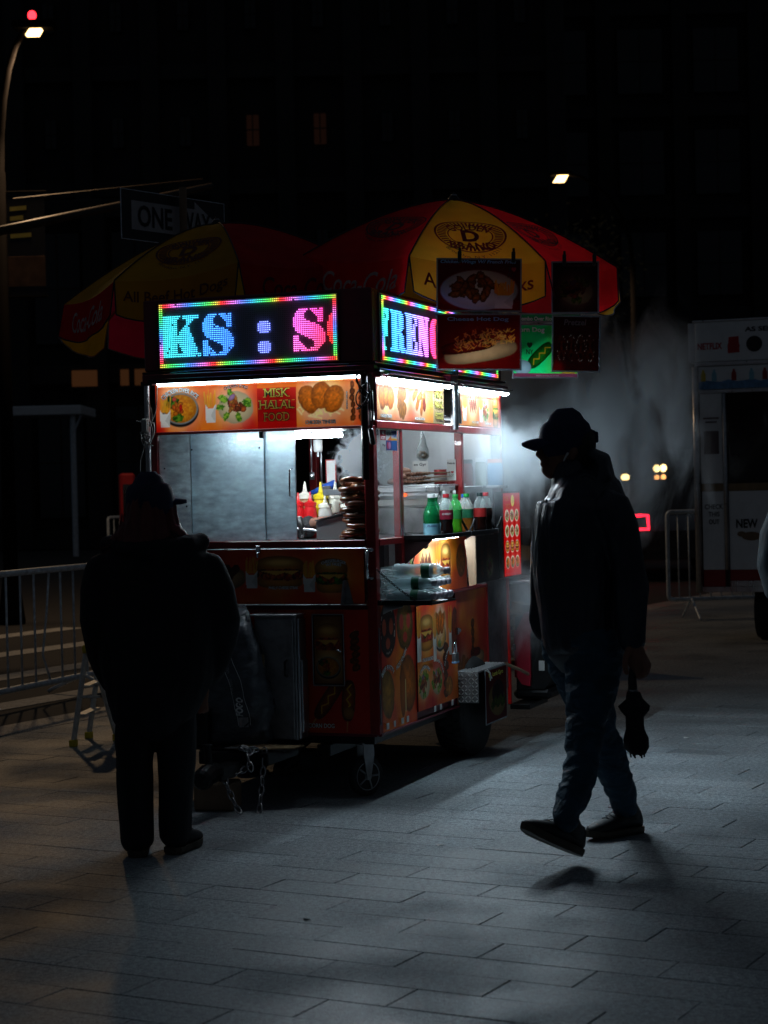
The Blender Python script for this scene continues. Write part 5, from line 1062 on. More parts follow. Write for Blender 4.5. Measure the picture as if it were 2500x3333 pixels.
M['g_green'] = liq("green glass", (.01, .28, .09), t=.6); M['l_cola'] = liq("cola", (.02, .006, .005), t=.3); M['l_lime'] = liq("lime soda", (.16, .75, .03), t=.5); M['l_orange'] = liq("orange soda", (.9, .22, .02), t=.45); M['l_brown'] = liq("ginger soda", (.55, .22, .04), t=.5); M['pet'] = liq("clear plastic", (.85, .92, .9), .06, t=.9)
M['l_water'] = liq("bottled water", (.62, .72, .74), .04, t=.62); M['pet_green'] = liq("green plastic", (.1, .6, .15), .08, t=.7)
for n_, c_ in (('cap_white', (.8, .8, .78)), ('cap_red', (.5, .02, .03)), ('cap_green', (.02, .3, .06)), ('cap_blue', (.03, .08, .5)), ('cap_dark', (.03, .05, .05)), ('lab_blue', (.25, .55, .68)), ('lab_cherry', (.28, .015, .04)), ('lab_green', (.03, .28, .06)), ('lab_darkg', (.02, .14, .07)), ('lab_red', (.35, .02, .02))): M[n_] = mat(n_.replace('_', ' '), c_, .4, 0, .12, 30)
def bottle(kind, x, y, z, label, liquid, cap, lab, text=None, rz=0.0, scale=1.0, group='soft drink bottles on the serving shelf', tcol='ink_white', fill=.8, H_=None):
    glass = kind == 'glass'; root = thing('glass_bottle' if glass else 'soda_bottle', label, 'bottle', tuple(cw(x, y, z)), -.352 + rz, group)
    s = scale
    if glass: prof = [(0, .0), (.034, .0), (.036, .004), (.036, .1), (.034, .115), (.024, .14), (.0155, .158), (.0135, .17), (.0135, .188)]; cz = .188
    else: prof = [(0, .0), (.024, .0), (.032, .006), (.033, .03), (.029, .06), (.0325, .075), (.0335, .085), (.0335, .125), (.032, .14), (.024, .165), (.014, .18), (.0125, .19)]; cz = .188
    prof = [(r * s, h * s) for r, h in prof]
    q = MB(); q.lathe(prof, 20)
    if glass: autosmooth(q.build('bottle_body', M['g_green'], root), 60)
    else:
        fz = fill * .19 * s; lo = [(r, h) for r, h in prof if h <= fz]; hi = [(r, h) for r, h in prof if h >= fz - .02]
        rf = lo[-1][0]; lo.append((rf * .98, lo[-1][1] + .001)); lo.append((0, lo[-1][1]))
        q = MB(); q.lathe(lo, 20); autosmooth(q.build('drink', M[liquid], root), 60)
        q = MB(); q.lathe([(r + .0006, h) for r, h in prof if h >= lo[-1][1] - .025], 20); autosmooth(q.build('bottle_neck', M['pet_green' if liquid == 'l_lime' else 'pet'], root), 60)
    q = MB(); r = .0155 * s; q.lathe([(0, .0), (r, .0), (r, .015 * s), (r * .92, .0175 * s), (0, .0175 * s)], 16, (0, 0, cz * s)); autosmooth(q.build('cap', M[cap], root), 40)
    if lab:
        a, b, r = (.012, .066, .0366) if glass else (.082, .127, .0342); q = MB(); q.lathe([(r * s, a * s), (r * s, b * s)], 24)
        q.f = q.f[:24]; lo_ = q.build('label', M[lab], root, True)
        if text:
            vs, fs = text2d(text, .009 * s, .05 * s, bold=.03); rr = (r + .0008) * s; zc = (.055 if glass else .108) * s
            q = MB(); q.add([(rr * math.sin(u / rr), -rr * math.cos(u / rr), zc + v) for u, v in vs], fs); q.build('lettering', M[tcol], lo_)
        if glass: q = MB(); q.lathe([(.0145, .166), (.0145, .180)], 20); q.f = q.f[:20]; q.build('neck_label', M['lab_blue'], root, True)
    return root
SZ = 1.2325
bottle('glass', .085, .60, SZ, 'green glass sparkling water bottle, nearest the camera on the shelf', None, 'cap_white', 'lab_blue', 'S.PELLEGRINO', .3, tcol='ink_navy', scale=1.07)
bottle('glass', .05, .68, SZ, 'green glass water bottle standing just behind the nearest one', None, 'cap_white', 'lab_blue', None, 1.5, scale=1.07)
bottle('glass', .02, .84, SZ, 'green glass water bottle behind the cherry cola', None, 'cap_white', 'lab_blue', None, 2, scale=1.07)
bottle('pet', .095, .80, SZ, 'cola bottle with a cherry red label and red cap beside the green glass', 'l_cola', 'cap_red', 'lab_cherry', 'CHERRY', .4, scale=1.06, fill=.72)
bottle('pet', .09, .97, SZ, 'lime green soda bottle with green cap next to the cherry cola', 'l_lime', 'cap_green', 'lab_green', None, .2, scale=1.04, fill=.72)
bottle('pet', .02, 1.03, SZ, 'bottle with a black cap peeping out behind the lime soda', 'l_cola', 'cap_dark', 'lab_red', None, .2, scale=1.04, fill=.6)
bottle('pet', .1, 1.13, SZ, 'amber soda bottle with dark green label and green cap', 'l_brown', 'cap_green', 'lab_darkg', None, .2, scale=1.05, fill=.72)
bottle('pet', .06, 1.22, SZ, 'orange soda bottle with blue cap beside the amber one', 'l_orange', 'cap_blue', None, None, .2, scale=1.04, fill=.7)
bottle('pet', .03, 1.30, SZ, 'pale bottle with green label and green cap behind the orange soda', 'l_water', 'cap_green', 'lab_darkg', '7', .2, scale=1.04, fill=.7)
bottle('pet', .1, 1.37, SZ, 'dark cola bottle with black cap, second from the far end of the shelf', 'l_cola', 'cap_dark', 'lab_red', None, .2, scale=1.06, fill=.72)
bottle('pet', .1, 1.48, SZ, 'dark cola bottle with red cap at the far end of the shelf', 'l_cola', 'cap_red', None, None, .2, scale=1.06, fill=.72)
for i, (x, y) in enumerate(((-.03, 1.12), (-.03, 1.3), (-.04, 1.42))):
    bottle('pet', x, y, 1.26, ['tall clear bottle with pale cap behind the black capped one', 'tall clear bottle with pale cap behind the blue capped one', 'tall clear bottle with pale cap farthest back on the shelf'][i], 'l_water', 'cap_white', None, scale=1.0, fill=.75)
M['ink_navy'] = mat("navy print", (.02, .05, .2), .5)
# tongs
for x, y, s, l in ((.14, 1.03, 1, 'black tongs hooked on the shelf in front of the orange bottle'), (.14, 1.52, -1, 'black tongs sticking up at the far end of the shelf')):
    t = thing('tongs', l, 'tongs', tuple(cw(x, y, 1.24)), -.352 + .9)
    for sg in (-1, 1):
        q = MB(); q.tube([(0, 0, .0), (.012 * sg, 0, .02), (.034 * sg, 0, .055), (.04 * sg, 0, .075)], [.004, .006, .007, .004], 8); q.build('arm', M['black'], t, True)
    q = MB(); q.bbox((-.018, -.008, -.012), (.018, .008, .012), .003); q.build('joint', M['dull_steel'], t)
# ------------------------------------------------------------------ shrink-wrapped water bottles lying on the tray
pk = thing('water_bottle_pack', 'shrink-wrapped pack of clear water bottles lying on the chained side tray', 'bottle pack', tuple(cw(.0, .0, .934)), -.352)
wb = MB(); wb.lathe([(0, 0), (.022, 0), (.031, .006), (.0325, .02), (.029, .03), (.0325, .04), (.029, .06), (.0275, .085), (.029, .11), (.0325, .125), (.0325, .165), (.031, .18), (.02, .21), (.0125, .222), (.012, .232)], 18, (0, 0, 0), 'x'); wbm = wb.mesh('bottle'); wbm.materials.append(M['l_water']); wbm.polygons.foreach_set("use_smooth", [True] * len(wbm.polygons))
cp = MB(); cp.lathe([(0, .226), (.0145, .226), (.0155, .23), (.0155, .246), (.013, .25), (0, .25)], 14, (0, 0, 0), 'x'); cpm = cp.mesh('cap'); cpm.materials.append(M['cap_pale'] if 'cap_pale' in M else M['cap_white']); cpm.polygons.foreach_set("use_smooth", [True] * len(cpm.polygons))
lb = MB(); lb.lathe([(.0332, .128), (.0332, .166)], 20, (0, 0, 0), 'x'); lb.f = lb.f[:20]; lbm = lb.mesh('label'); lbm.materials.append(M['lab_darkg']); lbm.polygons.foreach_set("use_smooth", [True] * len(lbm.polygons))
k = 0
for row, (z, n_, x0) in enumerate(((.034, 5, .035), (.095, 4, .03), (.156, 1, .07))):
    for j in range(n_):
        o = bpy.data.objects.new('bottle', wbm); COL.objects.link(o); o.parent = pk; yy = .045 + j * .066 + (row == 1) * .033
        o.location = (x0 + random.uniform(-.006, .006), yy, z); o.rotation_euler = (random.uniform(0, 6), 0, random.uniform(-.05, .05))
        if row == 2: o.location = (x0 - .0, .06, z); o.scale = (1.12, 1.1, 1.1)
        for me, nm in ((cpm, 'cap'), (lbm, 'label')): c_ = bpy.data.objects.new(nm, me); COL.objects.link(c_); c_.parent = o
M['film'] = liq("shrink film", (.7, .75, .75), .1, t=.8)
q = MB(); n_ = 22
def filmp(t, y): a = t * math.pi * 2; return (.07 + .075 * max(-1, min(1, 1.3 * math.cos(a))) + random.uniform(-.004, .004), y, .094 + .1 * max(-1, min(1, 1.25 * math.sin(a))) + random.uniform(-.005, .005))
vs = [filmp(i / n_, .0 + j * .06) for j in range(6) for i in range(n_)]; q.add(vs, [(j * n_ + i, j * n_ + (i + 1) % n_, (j + 1) * n_ + (i + 1) % n_, (j + 1) * n_ + i) for j in range(5) for i in range(n_)])
# only the gathered end of the film is left on
q = MB(); r_ = random.Random(3)
for i in range(26):
    z0 = .01 + r_.random() * .17; y0 = .004 + r_.random() * .02; q.tube([(.02 + r_.uniform(0, .01), y0, z0), (.045, y0 - .004, z0 + r_.uniform(-.01, .01)), (.08 + r_.uniform(0, .03), y0 + .002, z0 + r_.uniform(-.012, .012))], [.003, .0035, .0012], 5)
q.build('film_folds', M['film'], pk, True)['kind'] = 'stuff'
q = MB(); q.add([(.02 + .004 * math.sin(i * 1.7 + j), .0 + j * .08, .0 + i * .022) for i in range(9) for j in range(5)], [(i * 5 + j, i * 5 + j + 1, (i + 1) * 5 + j + 1, (i + 1) * 5 + j) for i in range(8) for j in range(4)]); q.build('film', M['film'], pk, True)
# ------------------------------------------------------------------ food and sauce inside the cart
M['pretzel'] = mat("baked pretzel", (.16, .055, .018), .28, 0, .5, 16, bump=.15, bscale=40, coat=.5)
def pretzel_mesh():
    q = MB(); pts = []
    for i in range(60):
        t = i / 59; a = -2.2 + t * 4.4 + math.pi / 2
        if t < .0: pass
        pts.append((math.cos(a - 0) * .075, math.sin(a) * .052, 0))
    tail1 = [pts[0]] ; 
    P = [(.01, .02, .004)] + [(-.035, -.045, .006)] + [(-.065, -.03, .0)] + [(-.08, .0, 0), (-.07, .035, 0), (-.035, .055, 0), (0, .048, 0), (.035, .055, 0), (.07, .035, 0), (.08, .0, 0), (.065, -.03, 0), (.035, -.045, .006), (-.01, .02, .01)]
    sm = []
    for i in range(len(P) - 1):
        p0, p1, p2, p3 = [Vector(P[max(0, min(len(P) - 1, k))]) for k in (i - 1, i, i + 1, i + 2)]
        for t in np.linspace(0, 1, 5, endpoint=False): sm.append(.5 * ((2 * p1) + (-p0 + p2) * t + (2 * p0 - 5 * p1 + 4 * p2 - p3) * t * t + (-p0 + 3 * p1 - 3 * p2 + p3) * t ** 3))
    q.tube(sm, [.0115 + .003 * math.sin(math.pi * i / len(sm)) for i in range(len(sm))], 10); return q
pzm = pretzel_mesh().mesh('pretzel'); pzm.materials.append(M['pretzel']); pzm.polygons.foreach_set("use_smooth", [True] * len(pzm.polygons))
M['salt'] = mat("coarse salt", (.8, .78, .74), .4)
q = MB(); r_ = random.Random(5)
for i in range(90):
    a = r_.uniform(0, 6.28); c = (math.cos(a) * .072, math.sin(a) * .05, .0125 + r_.uniform(-.003, .001)); s_ = r_.uniform(.001, .0018); q.box([v - s_ for v in c], [v + s_ for v in c])
sam = q.mesh('salt'); sam.materials.append(M['salt'])
zp = 1.24; PZ = []
words_ = ['bottom', 'second', 'third', 'fourth', 'fifth', 'sixth', 'seventh', 'eighth', 'ninth', 'tenth', 'topmost']
for i in range(11):
    r_ = random.Random(i + 40); o = bpy.data.objects.new('soft_pretzel', pzm); COL.objects.link(o)
    zp += .0265; p = cw(-.115 + r_.uniform(-.012, .012) - (.02 if i == 0 else 0), .115 + r_.uniform(-.015, .015), zp - .0135)
    o.location = p; o.rotation_euler = (r_.uniform(-.06, .06) + (.25 if i == 10 else 0), r_.uniform(-.06, .1), r_.uniform(0, 6.28)); o.scale = (1.05, 1.15, 1)
    tag(o, f'{words_[i]} soft pretzel' + (' in the stack at the window corner' if i in (0, 10) else ' from the bottom of the stack at the window corner'), 'pretzel', 'soft pretzels stacked at the window corner')
    s_ = bpy.data.objects.new('salt', sam); COL.objects.link(s_); s_.parent = o; s_['kind'] = 'stuff'
M['ketchup'] = mat("red squeeze bottle", (.55, .012, .015), .3, coat=.3); M['mustard'] = mat("yellow squeeze bottle", (.75, .55, .02), .35); M['mayo'] = mat("cream squeeze bottle", (.75, .72, .62), .35); M['brown_sauce'] = mat("brown sauce bottle", (.35, .16, .07), .35); M['clearish'] = liq("cloudy plastic", (.7, .7, .66), .3, t=.4)
def squeeze(x, y, label, m, capm, s=1.0, r=.03):
    o = thing('squeeze_bottle', label, 'sauce bottle', tuple(cw(x, y, 1.241)), -.352, 'squeeze bottles on the inner counter')
    q = MB(); q.lathe([(0, 0), (r, 0), (r, .11), (r * .95, .13), (r * .8, .145), (r * .8, .15), (0, .15)], 18); q.v = [(a * s, b * s, c * s) for a, b, c in q.v]; autosmooth(q.build('bottle_body', M[m], o), 50)
    q = MB(); q.lathe([(r * .95, .146), (r * .95, .162), (r * .45, .168), (.009, .172), (.003, .21), (0, .211)], 16); q.v = [(a * s, b * s, c * s) for a, b, c in q.v]; autosmooth(q.build('nozzle_cap', M[capm], o), 50)
squeeze(-.585, .45, 'red ketchup bottle next to the sliding panel edge', 'ketchup', 'ketchup', 1.12); squeeze(-.518, .45, 'red ketchup bottle, right one of the front pair', 'ketchup', 'ketchup', 1.12)
squeeze(-.50, .55, 'yellow mustard bottle standing behind the ketchup', 'mustard', 'mustard', 1.36); squeeze(-.60, .58, 'brown sauce bottle with white top behind the ketchup', 'brown_sauce', 'mayo', 1.38)
squeeze(-.445, .47, 'cloudy white jar with a flat cap right of the ketchup', 'clearish', 'mayo', 1.06, .034); squeeze(-.44, .6, 'white topped bottle behind the cloudy jar', 'mayo', 'mayo', 1.36); squeeze(-.36, .62, 'white topped bottle in the steam by the hot plate', 'mayo', 'mayo', 1.36); squeeze(-.33, .47, 'pinkish sauce bottle in the steam near the pretzels', 'ketchup', 'mayo', 1.06)
# hot plate box, kettle, knife block
bx = thing('steel_warmer', 'sloped grey steel warmer box on the counter beside the pretzels', 'warmer', tuple(cw(-.29, .2, 1.241)), -.352)
q = MB(); q.prism([(-.075, 0), (.12, 0), (.12, .135), (-.075, .09)], 'y', -.05, .12); q.build('housing', M['grey_enamel'] if 'grey_enamel' in M else M['dull_steel'], bx); q = MB(); q.prism([(-.078, .092), (.122, .139), (.122, .145), (-.078, .098)], 'y', -.054, .124); q.build('lid', M['steel'], bx)
q = MB(); q.tube([(-.0, -.03, .118), (.02, -.03, .128), (.1, -.03, .147)], .003, 6); q.build('lid_handle', M['black'], bx)
sh = thing('hanging_tray', 'small steel tray bracketed above the sauce bottles', 'tray', tuple(cw(-.34, .4, 1.46)), -.352)
q = MB(); q.bbox((-.085, -.003, 0), (.2, .002, .028)); q.bbox((-.085, -.003, -.003), (.2, .12, .002)); q.bbox((-.088, -.003, 0), (-.083, .1, .045)); q.build('tray', M['steel'], sh); q = MB(); q.bbox((.05, .0, .028), (.13, .1, .06), .01); q.build('foil', M['chrome'], sh)
kn = thing('electric_knife', 'black handled electric gyro knife lying in the vendor hand', 'knife', tuple(cw(-.495, .27, 1.30)), -.352); q = MB(); q.tube([(-.012, 0, .052), (0, 0, 0), (.008, 0, -.05)], [.016, .018, .017], 12); q.build('grip', M['black'], kn, True); q = MB(); q.lathe([(0, .0), (.013, .0), (.013, .004), (0, .004)], 12, (-.013, 0, .053)); q.build('end_cap', M['white'], kn)
q = MB(); q.tube([(-.07, 0, -.012), (-.02, -.01, -.005), (.06, 0, -.012), (.09, 0, -.02), (.095, 0, -.06)], .007, 8); q.build('guard', M['steel'], kn, True)
# hanging utensils in the dark back
def hang(name, label, cat, x, y, z, build): o = thing(name, label, cat, tuple(cw(x, y, z)), -.352); build(o); return o
def sp(o): q = MB(); q.tube([(0, 0, .14), (0, 0, -.08)], .005, 6); q.tube([(0, 0, -.08), (.002, 0, -.12)], .014, 8); q.build('shaft', M['steel'], o, True)
hang('ladle', 'steel skewer tool hanging left in the dark cart interior', 'utensil', -.65, .8, 1.66, sp); hang('ladle', 'long steel rod hanging beside the shorter tool inside the cart', 'utensil', -.615, .85, 1.6, sp)
def cn(o): q = MB(); q.lathe([(0, -.03), (.02, -.03), (.024, -.02), (.024, .035), (0, .035)], 14); q.build('can', M['white'], o, True); q = MB(); q.tube([(0, 0, -.03), (0, 0, -.055)], .006, 6); q.tube([(.012, 0, -.03), (.012, 0, -.15)], .0015, 5); q.build('spout', M['steel'], o)
hang('pump_bottle', 'small white canister hanging under the interior lamp', 'dispenser', -.59, .75, 1.715, cn)
def pg(o): q = MB(); q.bbox((-.03, 0, -.07), (.03, .003, .07), .001); q.build('board', M['lab_red'], o); q = MB(); q.bbox((-.024, -.002, -.064), (.024, 0, .064), .001); q.build('sheet', M['card_white'], o)
hang('notice', 'red framed white notice half lost in the steam', 'notice', -.54, .8, 1.575, pg)
def bl(o): q = MB(); q.tube([(-.11, 0, -.035), (-.04, 0, -.01), (.03, 0, .02)], [.015, .022, .018], 10); q.build('sleeve', M['blue_roll'] if 'blue_roll' in M else M['cap_blue'], o, True); q = MB(); q.tube([(-.14, 0, -.045), (-.11, 0, -.035)], [.008, .015], 8); q.build('end', M['lab_cherry'], o)
hang('wrap_roll', 'blue wrap roll lying behind the squeeze bottles', 'roll', -.5, .68, 1.50, bl)
# sausages and skewers on the raised grill tray
M['sausage'] = mat("grilled sausage", (.3, .15, .1), .35, 0, .4, 30, bump=.2, bscale=60, coat=.3)
sm_ = MB(); sm_.tube([(-.05, 0, .0), (-.045, 0, 0), (-.03, 0, .002), (0, 0, .004), (.03, 0, .002), (.045, 0, 0), (.05, 0, 0)], [.003, .011, .0165, .0175, .0165, .011, .003], 12); smm = sm_.mesh('sausage'); smm.materials.append(M['sausage']); smm.polygons.foreach_set("use_smooth", [True] * len(smm.polygons))
pos = [(-.33, 1.22, 0), (-.33, 1.26, 0), (-.335, 1.31, 0), (-.30, 1.24, 1), (-.32, 1.29, 1), (-.33, 1.35, 0), (-.31, 1.27, 2)]
lbs = ['sausage lowest and nearest on the raised grill tray', 'second sausage in the bottom row on the grill tray', 'third sausage in the bottom row on the grill tray', 'sausage in the middle layer nearest the glass', 'sausage in the middle layer farther back', 'sausage at the back of the bottom row', 'topmost sausage of the small heap on the tray']
for i, (x, y, l) in enumerate(pos):
    o = bpy.data.objects.new('sausage', smm); COL.objects.link(o); o.location = cw(x, y, 1.518 + l * .03); o.rotation_euler = (0, .05, -.352 + random.uniform(-.25, .25)); tag(o, lbs[i], 'sausage', 'sausages on the grill tray')
sk = MB(); sk.tube([(-.09, 0, 0), (.12, 0, 0)], .0017, 5); skm = sk.mesh('stick'); skm.materials.append(M['tan'])
mt = MB(); r_ = random.Random(2)
for i in range(6): mt.ell((-.09 + i * .016, 0, r_.uniform(-.002, .002)), (.0105, .009, .008), 8, 6)
mtm = mt.mesh('meat'); mtm.materials.append(M['sausage']); mtm.polygons.foreach_set("use_smooth", [True] * len(mtm.polygons))
for i in range(18):
    o = bpy.data.objects.new('skewer', skm); COL.objects.link(o); o.location = cw(-.17 + random.uniform(-.01, .01), 1.2 + (i % 6) * .03, 1.512 + (i // 6) * .022 + random.uniform(0, .008)); o.rotation_euler = (0, -.03, -.352 + random.uniform(-.12, .12)); tag(o, 'bamboo meat skewer laid in the heap on the raised grill tray', 'skewer', 'meat skewers heaped on the grill tray')
    c_ = bpy.data.objects.new('meat', mtm); COL.objects.link(c_); c_.parent = o
M['can_red'] = mat("red tin", (.45, .05, .05), .35, .3)
for x, y, l in ((-.14, 1.42, 'red striped tin standing behind the meat skewers'), (-.1, 1.47, 'shorter red tin at the back right of the skewers')):
    o = thing('food_tin', l, 'tin', tuple(cw(x, y, 1.502)), -.352); q = MB(); q.lathe([(0, 0), (.035, 0), (.035, .08 if 'striped' in l else .06), (0, .08 if 'striped' in l else .06)], 18); autosmooth(q.build('tin_body', M['can_red'], o), 40); q = MB(); q.lathe([(.0355, .02), (.0355, .05)], 18); q.f = q.f[:18]; q.build('band', M['card_white'], o)
for x, y, w, h, t, l in ((-.235, 1.36, .09, .075, 'en Gyr', 'white price card reading en Gyr behind the skewers'), (-.055, 1.36, .05, .115, 'les', 'narrow white price card with a red heart at the tray end')):
    o = thing('price_card', l, 'card', tuple(cw(x, y, 1.555 if w > .06 else 1.52)), -.352); q = MB(); q.bbox((-w / 2, 0, 0), (w / 2, .002, h), .0005); q.build('card', M['card_white'], o)
    letter(o, t, (0, 0, h - .02), X_, Z_, .02 if w > .06 else .012, w * .8, material='ink', bold=.02, off=.002)
    if w < .06: letter(o, 'I', (-.012, 0, .045), X_, Z_, .012, .003, material='ink', off=.002); letter(o, '♥', (.006, 0, .045), X_, Z_, .012, .016, material='ink_red', off=.002); letter(o, 'NY', (0, 0, .028), X_, Z_, .012, .028, material='ink', off=.002)
bg_ = thing('hanging_bag', 'clear plastic bag of food hanging in the serving window', 'bag', tuple(cw(-.06, .9, 1.78)), -.352)
q = MB(); q.tube([(0, 0, .01), (.002, 0, -.03), (0, 0, -.07), (.0, 0, -.1), (0, 0, -.135), (0, 0, -.155)], [.004, .012, .022, .033, .034, .012], 14); q.build('plastic_bag', M['film'], bg_, True); q = MB()
for i in range(7): a = i * .9; q.ell((.018 * math.cos(a), .018 * math.sin(a), -.135 + .012 * (i % 3)), (.013, .012, .01), 8, 6)
q.build('rolls', M['tan'], bg_, True)
def jar(x, y, r, h, lid, cont, label):
    o = thing('jar', label, 'jar', tuple(cw(x, y, 1.488)), -.352, 'jars on the end ledge of the cart'); q = MB(); q.lathe([(0, 0), (r, 0), (r, h * .7), (r * .85, h * .82), (r * .85, h * .86), (0, h * .86)], 18); autosmooth(q.build('glass', M[cont], o), 50); q = MB(); q.lathe([(0, h * .85), (r * .95, h * .85), (r * .95, h), (0, h)], 18); autosmooth(q.build('lid', M[lid], o), 40)
M['jar_red'] = liq("jar of red sweets", (.45, .08, .08), .2, t=.3); M['jar_mix'] = liq("jar of mixed sweets", (.25, .3, .2), .2, t=.3); M['jar_blue'] = liq("jar of blue packets", (.05, .25, .5), .2, t=.3); M['lid_orange'] = mat("orange lid", (.6, .14, .06), .4)
jar(-.13, 1.86, .04, .15, 'cap_dark', 'jar_red', 'jar with dark lid and red contents at the window end'); jar(-.05, 1.88, .032, .16, 'cap_white', 'jar_mix', 'slim jar with white lid between the two wider jars'); jar(.03, 1.9, .045, .15, 'lid_orange', 'jar_blue', 'wide jar with orange lid and blue packets')
q = MB(); q.bbox((.0, 1.8, 1.47), (.08, 2.0, 1.487)); part('ledge', q, 'steel')

# ------------------------------------------------------------------ people
def fabric(name, col, rough=.55, sheen=0.0, bump=.5, scale=7, stretch=(1, 1, .3), spec=.4):
    m, N, L, P = newmat(name); P.inputs["Roughness"].default_value = rough; P.inputs["Sheen Weight"].default_value = sheen; P.inputs["Specular IOR Level"].default_value = spec
    tc = N.new("ShaderNodeTexCoord"); mp = N.new("ShaderNodeMapping"); mp.inputs["Scale"].default_value = stretch; L.new(tc.outputs["Object"], mp.inputs[0])
    n1 = N.new("ShaderNodeTexNoise"); n1.inputs["Scale"].default_value = scale; n1.inputs["Detail"].default_value = 3; n1.inputs["Distortion"].default_value = .6; L.new(mp.outputs[0], n1.inputs["Vector"])
    n2 = N.new("ShaderNodeTexNoise"); n2.inputs["Scale"].default_value = 260; L.new(tc.outputs["Object"], n2.inputs["Vector"])
    rp = N.new("ShaderNodeValToRGB"); rp.color_ramp.elements[0].position = .35; rp.color_ramp.elements[1].position = .65
    rp.color_ramp.elements[0].color = (*[c * .75 for c in col], 1); rp.color_ramp.elements[1].color = (*[c * 1.3 for c in col], 1); L.new(n1.outputs[0], rp.inputs[0]); L.new(rp.outputs[0], P.inputs["Base Color"])
    b1 = N.new("ShaderNodeBump"); b1.inputs["Strength"].default_value = bump; b1.inputs["Distance"].default_value = .05; L.new(n1.outputs[0], b1.inputs["Height"])
    b2 = N.new("ShaderNodeBump"); b2.inputs["Strength"].default_value = .15; b2.inputs["Distance"].default_value = .002; L.new(n2.outputs[0], b2.inputs["Height"]); L.new(b1.outputs[0], b2.inputs["Normal"]); L.new(b2.outputs[0], P.inputs["Normal"]); return m
M['shell'] = fabric("navy shell jacket", (.012, .02, .035), .42, spec=.5, bump=.7, scale=9); M['denim'] = fabric("dark teal trousers", (.012, .05, .085), .75, bump=.6, scale=12, stretch=(1, 1, 1.6)); M['coat'] = fabric("black coat", (.008, .009, .013), .8, bump=.3)
M['trouser'] = fabric("black wide trousers", (.007, .009, .013), .85, bump=.3); M['capm'] = fabric("navy cap cloth", (.012, .018, .06), .7, bump=.1); M['shoe'] = fabric("black shoe", (.012, .012, .014), .6, bump=.1); M['sole'] = mat("gum sole", (.06, .045, .03), .6); M['lace'] = mat("shoe lace", (.08, .08, .09), .7)
M['hair_red'] = mat("reddish hair", (.16, .03, .03), .45, 0, .4, 30, stretch=(1, 1, .05)); M['hair_dark'] = mat("dark hair", (.012, .009, .008), .5); M['eye'] = mat("eye", (.06, .05, .045), .2); M['tshirt'] = mat("grey shirt hem", (.12, .12, .13), .8)
M['tealcoat'] = fabric("dark teal jacket", (.006, .013, .018), .8); M['sweat'] = fabric("black sleeve", (.01, .01, .012), .8)
